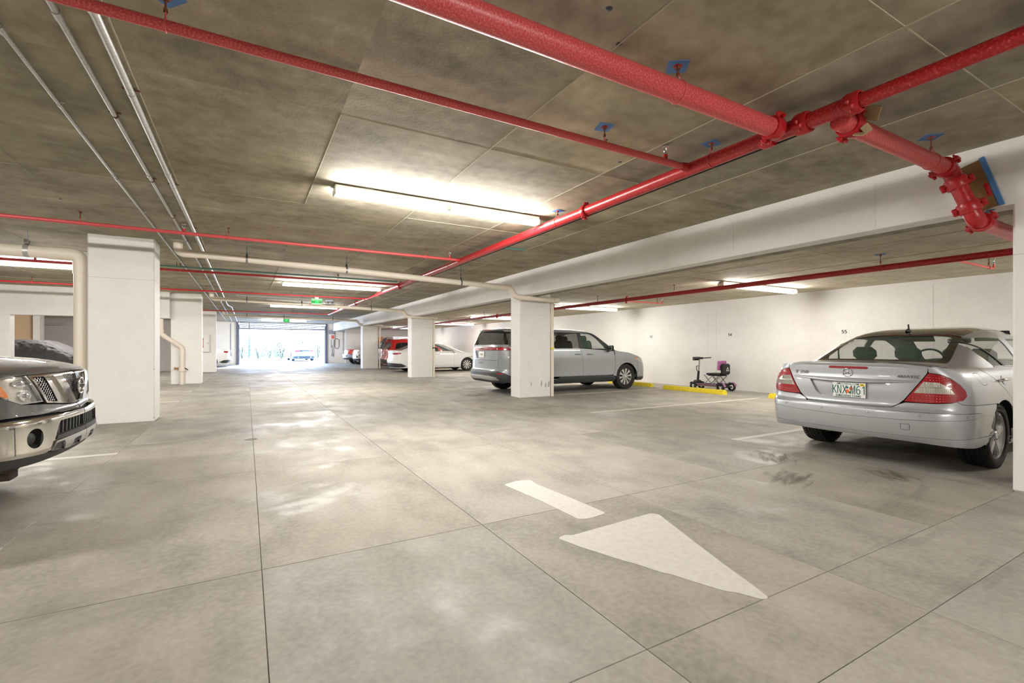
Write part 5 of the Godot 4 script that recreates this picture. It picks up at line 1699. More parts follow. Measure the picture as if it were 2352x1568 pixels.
func door_handle(c: Dictionary, root: Node, u: float, y: float, m: Material = null) -> void:
	var P := shell(c, 0.0)
	var q := Vector2(u, y)
	var p: Vector3 = P.call(q)
	var n := pnormal(P, q)
	var mb := MB.new()
	tube(mb, [p + Vector3(-0.105, -0.002, 0), p + Vector3(-0.085, 0, 0) + n * 0.026, p + Vector3(0.085, 0.0, 0) + n * 0.030, p + Vector3(0.11, 0.0, 0)], [0.010, 0.013, 0.014, 0.010], 10)
	var h := add("door_handle", mb, m if m else M.chrome, root)
	add("handle_cup", lathe(MB.new(), [Vector2(0.0, 0.045), Vector2(0.002, 0.043), Vector2(0.0025, 0)], p + Vector3(0.02, 0, 0) + n * 0.001, n, 16), m if m else M.silver, h)

func licence_plate(root: Node, at: Vector3, bs: Basis) -> void:
	# outward is bs.z
	var pl := add("licence_plate", box(MB.new(), Vector3.ZERO, Vector3(0.305, 0.152, 0.003), 0.0012), M.signwhite, root, at)
	pl.basis = bs
	text("KNX", 0.070, 0.0016, M.plate_green, pl, "characters", Vector3(-0.088, 0.0, 0.0024), Basis.from_scale(Vector3(0.86, 1.25, 1)), "Droid Sans Mono", 400)
	text("M61", 0.070, 0.0016, M.plate_green, pl, "characters", Vector3(0.088, 0.0, 0.0024), Basis.from_scale(Vector3(0.86, 1.25, 1)), "Droid Sans Mono", 400)
	text("MYFLORIDA.COM", 0.019, 0.0012, M.plate_green, pl, "state_name", Vector3(-0.01, 0.060, 0.0022), Basis.IDENTITY)
	text("SUNSHINE STATE", 0.021, 0.0012, M.plate_green, pl, "motto", Vector3(-0.005, -0.062, 0.0022), Basis.IDENTITY, "Droid Sans", 700)
	add("year_sticker", box(MB.new(), Vector3(0.122, 0.056, 0.0020), Vector3(0.042, 0.026, 0.001)), M.yellow, pl)
	add("year_figures", box(MB.new(), Vector3(0.122, 0.056, 0.0027), Vector3(0.026, 0.010, 0.0006)), M.brown_board, pl)
	for q in [[-0.014, -0.014, 0.019], [0.022, 0.014, 0.019]]:
		add("orange_print", lathe(MB.new(), [Vector2(0, q[2]), Vector2(0.0008, q[2]), Vector2(0.001, 0)], Vector3(q[0], q[1], 0.0018), Vector3(0, 0, 1), 16), M.orange, pl)
	for q in [[-0.014, 0.024], [0.010, -0.026]]:
		add("leaf_print", lathe(MB.new(), [Vector2(0, 0.013), Vector2(0.0006, 0.013), Vector2(0.0008, 0)], Vector3(q[0], q[1], 0.0018), Vector3(0, 0, 1), 7), M.plate_green, pl)
	for q in [[-0.088, 0.062], [0.088, 0.062], [-0.088, -0.062], [0.088, -0.062]]:
		add("plate_screw", lathe(MB.new(), [Vector2(0, 0.007), Vector2(0.003, 0.006), Vector2(0.0035, 0)], Vector3(q[0], q[1], 0.0015), Vector3(0, 0, 1), 8), M.black, pl)
func cut_flanks(c: Dictionary, root: Node, body: Material, xs: Array, names: Array, exc: Array, y0: float, handles: Array) -> void:
	# vertical seams at the x of xs divide the flank into panels
	for i in xs.size() - 1:
		var u0: float = xs[i] if xs[i] is float and i == 0 else side_u(c, xs[i])
		var u1: float = side_u(c, xs[i + 1])
		if i == xs.size() - 2: u1 = c.U - 0.03
		if i == 0: u0 = 0.0
		var pl := pv([u0 + 0.003, y0, u1 - 0.003, y0, u1 - 0.003, 2.0, u0 + 0.003, 2.0])
		if i == 0:
			pl = pv([-u1 + 0.003, y0, u1 - 0.003, y0, u1 - 0.003, 2.0, -u1 + 0.003, 2.0])
			panel(c, root, names[i], body, pl, 0.0, exc, 0.012, 0.05)
			continue
		for p in both(pl):
			var d := panel(c, root, names[i], body, p, 0.0, exc, 0.012, 0.08)
			if handles[i] > 0.0: door_handle(c, d, (u0 + 0.20) * (1.0 if p[0].x > 0 else -1.0), handles[i], body)

func saloon(label: String, at: Vector3, turn: float, body: Material, o: Dictionary) -> Array:
	var r: float = o.get("r", 0.33)
	var s := {
		"plan": [-1.05, 0, -1.04, 0.3, -1.0, 0.58, -0.92, 0.77, -0.78, 0.87, -0.5, 0.905, 0, 0.915, 1.5, 0.915, 2.5, 0.90, 3.05, 0.83, 3.35, 0.68, 3.50, 0.42, 3.56, 0.2, 3.57, 0],
		"rear": [0.2, 0.12, 0.3, 0.06, 0.42, 0.01, 0.55, 0.0, 0.62, 0.02, 0.68, 0.05, 0.86, 0.055, 0.94, 0.04, 1.0, 0.035, 1.04, 0.06, 1.08, 0.1],
		"side": [0.16, 0.09, 0.24, 0.03, 0.34, 0.006, 0.52, 0.0, 0.72, 0.002, 0.82, 0.014, 0.92, 0.036, 0.98, 0.07, 1.03, 0.12, 1.07, 0.18],
		"front": [0.16, 0.1, 0.3, 0.02, 0.45, 0.0, 0.6, 0.02, 0.7, 0.07, 0.8, 0.14, 0.9, 0.22],
		"ur": [0.6, 1.05], "uf": [4.55, 5.2],
		"top": [0, 1.06, 0.5, 1.055, 0.8, 1.04, 1.4, 1.02, 2.2, 1.0, 3.4, 0.97, 4.3, 0.93, 4.9, 0.84, 5.4, 0.76, 5.8, 0.72],
		"crown": [0, 0.0, 0.5, 0.006, 1.0, 0.04, 2.0, 0.05, 4.3, 0.07, 5.2, 0.08, 5.8, 0.0],
		"wheels": [[0.0, r, r + 0.035, r, 0.22, 0.225], [2.70, r, r + 0.035, r, 0.22, 0.225]],
		"half": 0.91, "sill": 0.18, "rim": "multi", "detail": false, "gx": [-0.72, 2.75], "gnu": 50,
		"gt": [-0.72, 1.02, -0.6, 1.06, -0.3, 1.19, 0.1, 1.34, 0.4, 1.415, 0.8, 1.445, 1.1, 1.44, 1.45, 1.40, 1.9, 1.26, 2.4, 1.05, 2.75, 0.93],
		"gb": [-0.72, 1.0, 0.2, 0.985, 1.0, 0.965, 2.75, 0.90], "gwb": [-0.72, 0.66, -0.3, 0.77, 0.3, 0.81, 1.2, 0.81, 2.0, 0.79, 2.75, 0.72], "gwt": [-0.72, 0.60, 0.2, 0.58, 1.4, 0.58, 2.75, 0.66],
		"side_glass": [[-0.12, 1.08, 0.25, 1.30, 0.88, 1.355, 0.86, 1.0, 0.05, 1.02], [0.97, 1.355, 1.3, 1.34, 1.62, 1.24, 2.15, 0.985, 0.95, 0.985]],
		"rear_glass": [[-0.55, -0.56, -0.55, 0.56, 0.12, 0.47, 0.12, -0.47]], "front_glass": [[1.5, -0.5, 1.5, 0.5, 2.5, 0.62, 2.5, -0.62]]}
	var made := plain_car(s, label, at, turn, body, M.pane, o.get("called", "sedan"))
	var c: Dictionary = made[0]
	var root: Node3D = made[1]
	var lamp := pv(o.lamp)
	var exc: Array = arches(c) + both(lamp) + o.get("cut", [])
	var diff := sym([0, 0.22, 0.55, 0.22, 1.15, 0.24, 1.30, 0.30, 1.05, 0.42, 0.55, 0.44, 0, 0.44])
	cut_flanks(c, root, body, [0.0, 0.10, 0.92, 1.98, 4.0], ["tail", "rear_door", "front_door", "front_wing"], exc + [diff], 0.20, [0.0, 0.88, 0.87, 0.0])
	panel(c, root, "diffuser", M.plastic, diff, -0.004, arches(c))
	for p in both(lamp): panel(c, root, "tail_lamp", M.red_lens, p, 0.006, [], 0.014, 0.03)
	if o.get("plate", true): licence_blank(root, shell(c, 0.004).call(Vector2(0, o.get("plate_y", 0.80))))
	seats(c, root, [0.35, 1.3], M.seat)
	for sd: float in [1.0, -1.0]:
		var mp: Vector3 = shell(c, 0.0).call(Vector2(side_u(c, 1.98) * sd, 0.93))
		add("door_mirror", box(MB.new(), mp + Vector3(0, 0.07, 0.10 * sd), Vector3(0.10, 0.13, 0.20), 0.035), body, root)
		for xx in [[0.88, 0.95]]:
			var pp := cabin_side(c, pv([0.885, 0.99, 0.945, 0.985, 0.965, 1.36, 0.895, 1.36]), sd < 0)
			add("pillar", patch(MB.new(), cabin(c, 0.002), bounds(pp), 3, 8, [pp], [], false, 0.004), M.frit, root)
		var hl := pv([4.45, 0.72, 4.75, 0.76, 5.05, 0.72, 5.2, 0.64, 4.9, 0.62])
		panel(c, root, "head_lamp", M.clear_lens, hl if sd > 0 else mirror(hl), 0.006)
	return made

func suv(label: String, at: Vector3, turn: float, body: Material, o: Dictionary) -> Array:
	var k: float = o.get("tall", 1.0)
	var s := {
		"plan": [-0.98, 0, -0.97, 0.35, -0.93, 0.62, -0.84, 0.80, -0.70, 0.88, -0.4, 0.92, 0, 0.93, 2.4, 0.93, 3.0, 0.88, 3.35, 0.72, 3.52, 0.45, 3.58, 0.2, 3.6, 0],
		"rear": [0.28, 0.1, 0.4, 0.02, 0.55, 0.0, 0.65, 0.02, 0.7, 0.05, 0.95, 0.05, 1.05, 0.06, 1.15, 0.11, 1.4, 0.30, 1.52, 0.40, 1.62, 0.48, 1.72, 0.56],
		"side": [0.22, 0.07, 0.32, 0.01, 0.5, 0.0, 0.85, 0.0, 0.95, 0.015, 1.05, 0.035, 1.3, 0.11, 1.5, 0.19, 1.6, 0.24, 1.72, 0.32],
		"front": [0.25, 0.1, 0.4, 0.01, 0.6, 0.0, 0.8, 0.04, 0.95, 0.12, 1.05, 0.2],
		"ur": [0.6, 1.1], "uf": [4.6, 5.2],
		"top": [0, 1.55 * k, 0.6, 1.55 * k, 1.0, 1.54 * k, 1.8, 1.575 * k, 2.4, 1.57 * k, 2.9, 1.53 * k, 3.2, 1.46 * k, 3.6, 1.25, 3.95, 1.04, 4.4, 1.0, 4.9, 0.92, 5.5, 0.84, 5.8, 0.83],
		"crown": [0, 0.0, 0.6, 0.02, 1.2, 0.06, 2.6, 0.06, 3.4, 0.06, 4.0, 0.06, 5.2, 0.05, 5.8, 0.0],
		"wheels": [[0.0, 0.355, 0.395, 0.355, 0.23, 0.23], [2.68, 0.355, 0.395, 0.355, 0.23, 0.23]],
		"half": 0.92, "sill": 0.24, "rim": "multi", "belt": 1.05, "screen": [[1.55, 0.0], [1.55, 0.5], [1.65, 0.56], [2.10, 0.72], [2.18, 0.68], [2.24, 0.0]]}
	var made := tall_car(s, label, at, turn, body, "sport_utility", "car")
	var c: Dictionary = made[0]
	var root: Node3D = made[1]
	var rg := sym([0, 1.10, 0.70, 1.10, 0.82, 1.15, 0.80, 1.46, 0, 1.49])
	var w1 := pv([1.15, 1.12, 1.35, 1.08, 2.50, 1.065, 2.50, 1.44, 1.5, 1.45, 1.25, 1.38])
	var w2 := pv([2.60, 1.065, 3.55, 1.05, 3.30, 1.24, 3.0, 1.40, 2.60, 1.44])
	var lamp := pv(o.lamp)
	var wins := [rg] + both(w1) + both(w2)
	var diff := sym([0, 0.30, 0.8, 0.30, 1.4, 0.30, 1.4, 0.46, 0.8, 0.52, 0, 0.54])
	cut_flanks(c, root, body, [0.0, 0.30, 0.98, 2.05, 4.0], ["tail", "rear_door", "front_door", "front_wing"], arches(c) + wins + both(lamp) + [diff], 0.26, [0.0, 0.95, 0.94, 0.0])
	panel(c, root, "bumper_cladding", M.plastic, diff, 0.004, arches(c))
	panel(c, root, "rear_window", M.tint, rg, -0.004, [], 0.0)
	for p in both(w1): panel(c, root, "side_window", M.tint, p, -0.004, [], 0.0)
	for p in both(w2): panel(c, root, "side_window", M.pane, p, -0.004, [], 0.0)
	for p in both(lamp): panel(c, root, "tail_lamp", o.get("lamp_mat", M.red_lens), p, 0.010, [], 0.016, 0.03)
	licence_blank(root, shell(c, 0.004).call(Vector2(0, 0.86)))
	for x in [0.5, 1.4]:
		for z in [-0.4, 0.4]:
			add("seat_back", box(MB.new(), Vector3(x, 1.10, z), Vector3(0.16, 0.6, 0.5), 0.06, Basis(Vector3(0, 0, 1), 0.2)), M.seat, root)
	return made

func front_truck(label: String, at: Vector3, turn: float, body: Material, o: Dictionary) -> void:
	var s := {
		"plan": [-4.9, 0, -4.9, 0.75, -4.8, 0.90, -4.4, 0.93, -2.0, 0.93, -0.8, 0.93, -0.45, 0.90, -0.22, 0.80, -0.09, 0.58, -0.02, 0.3, 0, 0],
		"rear": [0.4, 0.0, 1.1, 0.02], "side": [0.3, 0.05, 0.45, 0.01, 0.7, 0.0, 0.95, 0.01, 1.05, 0.05, 1.1, 0.1],
		"front": [0.3, 0.12, 0.42, 0.03, 0.5, 0.0, 0.68, 0.0, 0.72, 0.04, 0.95, 0.06, 1.05, 0.10, 1.1, 0.16],
		"ur": [0.8, 1.1], "uf": [4.75, 5.5], "top": [0, 1.02, 4.5, 1.06, 5.2, 1.03, 6.3, 1.0], "crown": [0, 0.0, 3.0, 0.04, 4.6, 0.09, 5.4, 0.06, 6.0, 0.0],
		"wheels": [[-3.9, 0.37, 0.42, 0.37, 0.25, 0.21], [-0.9, 0.37, 0.42, 0.37, 0.25, 0.21]], "half": 0.925, "sill": 0.34, "rim": "five",
		"gx": [-3.4, -1.2], "gt": [-3.4, 1.02, -3.2, 1.5, -3.0, 1.66, -2.2, 1.68, -1.9, 1.6, -1.2, 1.03], "gb": [-3.4, 1.0, -1.2, 1.02], "gwb": [-3.4, 0.82, -1.2, 0.78], "gwt": [-3.4, 0.66, -1.2, 0.66],
		"side_glass": [[-3.1, 1.1, -3.0, 1.52, -2.4, 1.54, -1.7, 1.1]], "front_glass": [[-1.95, -0.55, -1.95, 0.55, -1.35, 0.68, -1.35, -0.68]]}
	var made := plain_car(s, label, at, turn, body, M.pane, o.called, o.category)
	var c: Dictionary = made[0]
	var root: Node3D = made[1]
	var U: float = c.U - 0.0004
	var ar := arches(c)
	var gr := pv([U, 0.74, U - 0.36, 0.74, U - 0.40, 0.98, U, 0.99])
	var hl := pv([U - 0.44, 0.78, U - 0.70, 0.80, U - 0.84, 0.90, U - 0.80, 0.97, U - 0.44, 0.97])
	for p in both(gr):
		panel(c, root, "grille_back", M.cavity, p, -0.03, [], 0.0)
	for k in 4:
		var y := 0.755 + 0.06 * k
		for p in both(pv([U, y, U - 0.38, y, U - 0.38, y + 0.032, U, y + 0.032])): panel(c, root, "grille_bar", M.chrome_soft, p, 0.008, [], 0.03)
	for p in both(hl): panel(c, root, "head_lamp", M.clear_lens, p, 0.004)
	for p in both(pv([U, 0.46, U - 1.25, 0.48, U - 1.25, 0.715, U, 0.715])): panel(c, root, "bumper", o.bumper, p, 0.0, ar)
	for p in both(pv([U - 0.55, 0.53, U - 0.75, 0.53, U - 0.75, 0.65, U - 0.55, 0.65])): panel(c, root, "fog_lamp", M.plastic, p, 0.004)
	for p in both(pv([U, 0.34, U - 1.25, 0.34, U - 1.25, 0.475, U, 0.455])): panel(c, root, "valance", M.plastic, p, -0.01, ar)
	for p in both(pv([U, 0.72, U, 1.2, 0.02, 1.2, 0.02, 0.36, U - 1.255, 0.36, U - 1.255, 0.72])): panel(c, root, "body_side", body, p, 0.0, ar + both(gr) + both(hl), 0.012, 0.06)

func make_other_cars() -> void:
	var white := paint(C8(226, 226, 226), 0.0, 0.4)
	var w := saloon("white saloon parked behind a column, between the minivan and a red car", Vector3(7.05, 0, -22.8), 0.0, white, {"lamp": [0.36, 0.86, 0.50, 0.845, 0.86, 0.85, 1.06, 0.89, 1.05, 0.925, 0.80, 0.935, 0.50, 0.915], "plate_y": 0.76})
	var lid: Node = w[1]
	panel(w[0], lid, "plate_recess", white, sym([0, 0.66, 0.24, 0.66, 0.32, 0.86, 0, 0.86]), 0.002)
	suv("red hatchback-tailed car parked just beyond the white saloon", Vector3(7.45, 0, -25.9), 0.0, paint(C8(178, 30, 26), 0.1, 0.35), {"lamp": [0.62, 0.86, 1.0, 0.86, 1.10, 0.95, 0.95, 1.05, 0.66, 1.0], "tall": 1.03})
	suv("maroon-grey sport utility seen past the narrow column, tall silver tail lamps", Vector3(8.0, 0, -29.0), 0.0, paint(C8(128, 112, 118), 0.4, 0.35), {"lamp": [0.70, 0.80, 0.90, 0.80, 0.98, 1.0, 0.94, 1.12, 0.76, 1.10], "tall": 1.13, "lamp_mat": M.clear_lens})
	front_truck("silver pickup facing the aisle with a chrome barred grille, past the far column", Vector3(5.95, 0, -31.4), PI, paint(C8(196, 194, 190), 0.3, 0.35), {"called": "pickup_truck", "category": "pickup truck", "bumper": M.chrome_soft})
	front_truck("red pickup facing the aisle beside the end wall", Vector3(5.85, 0, -34.4), PI, paint(C8(196, 52, 48), 0.1, 0.35), {"called": "pickup_truck", "category": "pickup truck", "bumper": M.steel_blue})
	saloon("white saloon backed out of a left-hand stall by the end wall, red tail lamp showing", Vector3(-1.9, 0, -34.2), PI, white, {"lamp": [0.55, 0.86, 0.75, 0.84, 1.05, 0.88, 1.06, 0.96, 0.80, 0.97, 0.55, 0.94]})
	# coupe standing outside
	var blue := paint(C8(112, 112, 138), 0.2, 0.35)
	var m := saloon("grey-blue coupe standing outside in the sun beyond the shutter door", Vector3(4.25, 0, -44.9), PI / 2 + 0.06, blue, {"called": "coupe", "lamp": [0.42, 0.82, 0.74, 0.81, 0.82, 0.87, 0.74, 0.95, 0.42, 0.94], "plate_y": 0.66})
	panel(m[0], m[1], "gloss_panel", M.frit, sym([0, 0.83, 0.40, 0.83, 0.40, 0.94, 0, 0.94]), 0.003)
	for z in [-0.5, 0.5]:
		add("exhaust", lathe(MB.new(), [Vector2(0, 0.05), Vector2(0.12, 0.05), Vector2(0.12, 0.042), Vector2(0.02, 0.04), Vector2(0.02, 0)], Vector3(-0.92, 0.33, z), Vector3.LEFT, 14), M.chrome, m[1])
	# car under a grey cover
	var cv := thing("covered_car", "car under a wrinkled dark grey cover behind the partition opening", "covered car", Vector3(-6.6, 0, -22.6))
	var nz := noise(77, 1.6, 4)
	var rows := []
	for i in 71:
		var x := -2.2 + 4.4 * i / 70.0
		var t := 1.47 * tab([-2.2, 0.62, -2.0, 0.70, -1.2, 0.74, -0.7, 0.93, -0.2, 1.0, 0.4, 0.99, 0.9, 0.86, 1.3, 0.72, 2.0, 0.66, 2.2, 0.52], x)
		var wd := 0.93 * tab([-2.2, 0.8, -1.9, 0.95, 0, 1.0, 1.8, 0.95, 2.2, 0.75], x)
		var row := []
		for j in 49:
			var a := PI * j / 48.0
			var cx := cos(a)
			var sx := sin(a)
			var z := wd * signf(cx) * pow(absf(cx), 0.42)
			var y := t * pow(sx, 0.40)
			var n := nz.get_noise_3d(x * 0.7, y * 2.2, z * 2.0) * 0.05 - absf(nz.get_noise_3d(x * 2.6 + 9.0, y * 3.0 + x * 1.5, z * 3.0)) * 0.14
			row.append(Vector3(x, maxf(0.02, y + n * 0.5 * sx), z + n * signf(cx) * absf(cx)))
		rows.append(row)
	add("cover", grid(MB.new(), rows, false, true), M.cover, cv)
	add("cover_hem", tube(MB.new(), [Vector3(-2.1, 0.04, 0.9), Vector3(2.1, 0.04, 0.9)], 0.02, 8), M.cover, cv)
	for x in [-1.35, 1.35]:
		for z: float in [-0.78, 0.78]:
			add("tyre", lathe(MB.new(), [Vector2(-0.1, 0.2), Vector2(-0.1, 0.3), Vector2(0.1, 0.3), Vector2(0.1, 0.2)], Vector3(x, 0.3, z), Vector3.BACK, 20), M.rubber, cv)
	# orange board on the end wall
	tag(add("orange_board", bbox(MB.new(), Vector3(8.6, 1.55, ENDZ + 0.01), Vector3(10.6, 2.0, ENDZ + 0.06), 0.006), M.orange_board, self), "orange-brown board on the end wall above the parked cars", "board")

func make_scooter() -> void:
	# folding four-wheel mobility scooter beside the wall, nose to the far end
	var t := thing("mobility_scooter", "purple folding mobility scooter with black seat parked against the white wall", "scooter", Vector3(11.30, 0, -8.72), PI / 2)
	# local +x points along world -z
	var pu := paint(C8(150, 84, 136), 0.1, 0.35)
	add("deck", box(MB.new(), Vector3(0.05, 0.16, 0), Vector3(0.86, 0.03, 0.34), 0.012), pu, t)
	add("deck_mat", box(MB.new(), Vector3(0.12, 0.178, 0), Vector3(0.5, 0.008, 0.28), 0.003), M.black, t)
	for s: float in [-1.0, 1.0]:
		add("frame_rail", box(MB.new(), Vector3(0.0, 0.125, s * 0.13), Vector3(0.95, 0.035, 0.03), 0.008), M.satin, t)
		for q in [[-0.47, 0.115, 0.23], [0.47, 0.10, 0.17]]:
			var at := Vector3(q[0], q[1], s * q[2])
			var w := add("wheel", lathe(MB.new(), [Vector2(-0.03, q[1] * 0.62), Vector2(-0.032, q[1] * 0.9), Vector2(-0.02, q[1]), Vector2(0.02, q[1]), Vector2(0.032, q[1] * 0.9), Vector2(0.03, q[1] * 0.62)], at, Vector3(0, 0, s), 24), M.rubber, t)
			add("rim", lathe(MB.new(), [Vector2(-0.02, q[1] * 0.64), Vector2(0.022, q[1] * 0.64), Vector2(0.022, q[1] * 0.54), Vector2(0.0, q[1] * 0.5)], at, Vector3(0, 0, s), 20), M.black, w)
			for k in 3:
				var a := TAU * k / 3.0 + 0.5
				var d := Vector3(cos(a), sin(a), 0)
				add("spoke", box(MB.new(), at + d * q[1] * 0.32, Vector3(q[1] * 0.6, 0.022, 0.02), 0.005, Basis(d, Vector3(-d.y, d.x, 0), Vector3(0, 0, 1))), M.signwhite, w)
		# mudguards
		var mg := []
		for k in 11:
			var a := deg_to_rad(20 + 150 * k / 10.0)
			var d := Vector3(cos(a), sin(a), 0) * 0.135
			mg.append([Vector3(-0.47, 0.115, s * 0.23 - 0.045) + d, Vector3(-0.47, 0.115, s * 0.23) + d * 1.05, Vector3(-0.47, 0.115, s * 0.23 + 0.045) + d])
		add("rear_guard", grid(MB.new(), mg, false, true), pu, t)
		var fg := []
		for k in 9:
			var a := deg_to_rad(30 + 120 * k / 8.0)
			var d := Vector3(cos(a), sin(a), 0) * 0.12
			fg.append([Vector3(0.47, 0.10, s * 0.17 - 0.04) + d, Vector3(0.47, 0.10, s * 0.17) + d * 1.05, Vector3(0.47, 0.10, s * 0.17 + 0.04) + d])
		add("front_guard", grid(MB.new(), fg, false, true), M.black, t)
		# crossed seat struts
		for q in [[0.12, -0.16, 0.43], [-0.14, 0.12, 0.43], [-0.14, -0.40, 0.43], [-0.40, -0.16, 0.43]]:
			add("seat_strut", tube(MB.new(), [Vector3(q[0], 0.17, s * 0.14), Vector3(q[1], q[2], s * 0.14)], 0.011, 8), M.satin, t)
	add("front_axle", rod(MB.new(), Vector3(0.47, 0.10, -0.17), Vector3(0.47, 0.10, 0.17), 0.02, 10), M.black, t)
	add("rear_axle", rod(MB.new(), Vector3(-0.47, 0.115, -0.23), Vector3(-0.47, 0.115, 0.23), 0.022, 10), M.black, t)
	add("motor_box", box(MB.new(), Vector3(-0.38, 0.16, 0), Vector3(0.16, 0.10, 0.26), 0.02), M.black, t)
	add("front_cowl", box(MB.new(), Vector3(0.46, 0.20, 0), Vector3(0.18, 0.12, 0.22), 0.04), M.black, t)
	add("steering_column", tube(MB.new(), [Vector3(0.45, 0.22, 0), Vector3(0.42, 0.52, 0)], 0.032, 12), M.black, t)
	add("tiller_tube", tube(MB.new(), [Vector3(0.42, 0.50, 0), Vector3(0.39, 0.86, 0)], 0.022, 12), M.satin, t)
	add("carry_loop", tube(MB.new(), rounded([Vector3(0.43, 0.50, 0), Vector3(0.49, 0.53, 0), Vector3(0.50, 0.66, 0), Vector3(0.41, 0.66, 0)], 0.03, 4), 0.010, 8), M.black, t)
	var hd := add("control_head", box(MB.new(), Vector3(0.39, 0.885, 0), Vector3(0.13, 0.06, 0.20), 0.02), M.black, t)
	for s: float in [-1.0, 1.0]:
		add("hand_grip", tube(MB.new(), rounded([Vector3(0.38, 0.89, s * 0.08), Vector3(0.36, 0.89, s * 0.22), Vector3(0.20, 0.90, s * 0.25)], 0.05, 4), 0.014, 8), M.black, hd)
	add("front_basket", box(MB.new(), Vector3(0.50, 0.87, 0), Vector3(0.08, 0.10, 0.24), 0.01), M.darkgrey, t)
	var seat := add("seat", box(MB.new(), Vector3(-0.17, 0.46, 0), Vector3(0.42, 0.05, 0.38), 0.022), M.black, t)
	add("seat_tray", box(MB.new(), Vector3(-0.19, 0.425, 0), Vector3(0.36, 0.03, 0.32), 0.01), M.black, seat)
	add("backrest", box(MB.new(), Vector3(-0.335, 0.70, 0), Vector3(0.04, 0.26, 0.36), 0.018, Basis(Vector3(0, 0, 1), 0.08)), M.purple_pad, seat)
	var bag := add("back_bag", box(MB.new(), Vector3(-0.43, 0.60, 0.02), Vector3(0.14, 0.30, 0.28), 0.04), M.black, t)
	var tri := MB.new()
	for k in 3:
		var a := PI / 2 + TAU * k / 3.0
		var b := PI / 2 + TAU * (k + 1) / 3.0
		rod(tri, Vector3(-0.503, 0.59 + 0.06 * sin(a), 0.02 + 0.06 * cos(a)), Vector3(-0.503, 0.59 + 0.06 * sin(b), 0.02 + 0.06 * cos(b)), 0.006, 6)
	add("reflective_triangle", tri, M.signwhite, bag)
	add("yellow_tag", box(MB.new(), Vector3(-0.30, 0.505, 0.18), Vector3(0.03, 0.04, 0.02), 0.005), M.yellow, t)

func make_outside() -> void:
	var g := struct("ground_outside", bbox(MB.new(), Vector3(-60, -0.3, -120), Vector3(70, -0.02, ENDZ - 0.3)), M.drive)
	tag(g, "pale sunlit driveway beyond the shutter door", "")
	var rg := RandomNumberGenerator.new()
	rg.seed = 21
	var leaf := mat(C8(62, 76, 44), 0.6)
	leaf.backlight_enabled = true
	leaf.backlight = Color(0.12, 0.16, 0.06)
	var spots := [[-1.6, -51.6, 2.3, "tall loose bush beyond the door near the left jamb"], [1.0, -53.6, 2.7, "tallest round bush beyond the door, ragged crown"], [3.2, -56.0, 1.8, "low bush beyond the door left of the grey-blue coupe"], [4.9, -53.0, 1.9, "low bush just behind the grey-blue coupe"], [6.6, -54.0, 2.0, "bush beyond the door near the right jamb"], [8.6, -55.0, 2.2, "bush beyond the door hidden past the right jamb"], [-0.4, -56.5, 2.4, "bush set back between the two tall ones beyond the door"], [2.2, -59.5, 2.2, "bush set farthest back beyond the door"]]
	for q in spots:
		var t := thing("bush", q[3], "bush", Vector3(q[0], -0.02, q[1]), 0.0, "bushes outside the door")
		var st := MB.new()
		for k in 5:
			var e := Vector3(rg.randf_range(-0.5, 0.5), q[2] * rg.randf_range(0.6, 0.9), rg.randf_range(-0.4, 0.4))
			tube(st, [Vector3(e.x * 0.1, 0, e.z * 0.1), e * Vector3(0.5, 0.55, 0.5), e], [0.035, 0.025, 0.01], 6)
		add("stems", st, M.bark, t)
		var lf := MB.new()
		for k in 3600:
			var a := rg.randf() * TAU
			var hh := pow(rg.randf(), 1.1)
			var rr: float = sqrt(rg.randf()) * (0.95 - 0.45 * hh) * q[2] * 0.55
			var p: Vector3 = Vector3(cos(a) * rr, 0.15 + hh * q[2] * rg.randf_range(0.85, 1.0), sin(a) * rr)
			var b := Basis.from_euler(Vector3(rg.randf_range(-0.9, 0.9), rg.randf() * TAU, rg.randf_range(-0.9, 0.9)))
			var L := rg.randf_range(0.05, 0.11)
			var w := L * 0.35
			lf.quad(p, p + b * Vector3(w, 0.0, L * 0.5), p + b * Vector3(0, 0.01, L), p + b * Vector3(-w, 0.0, L * 0.5))
		tag(add("leaves", lf, leaf, t), "", "", "", "stuff")
	for q in [[0.2, -60.0, 5.5, "thin palm trunk far behind the bushes"], [-1.6, -62.0, 5.0, "farther palm trunk left of the bushes"]]:
		var t := thing("palm", q[3], "palm", Vector3(q[0], -0.02, q[1]))
		add("trunk", tube(MB.new(), [Vector3.ZERO, Vector3(0.05, q[2] * 0.5, 0), Vector3(0, q[2], 0.05)], [0.10, 0.08, 0.07], 10), M.bark, t)
		for k in 11:
			var a := TAU * k / 11.0
			var d := Vector3(cos(a), 0, sin(a))
			var rows := []
			for i in 7:
				var f := i / 6.0
				var c := Vector3(0, q[2], 0) + d * f * 1.6 + Vector3(0, 0.5 * f - 1.2 * f * f, 0)
				var sdv := Vector3(-d.z, 0, d.x) * 0.22 * sin(PI * clampf(f + 0.08, 0, 1))
				rows.append([c - sdv - Vector3(0, 0.05, 0), c, c + sdv - Vector3(0, 0.05, 0)])
			add("frond", grid(MB.new(), rows), leaf, t)
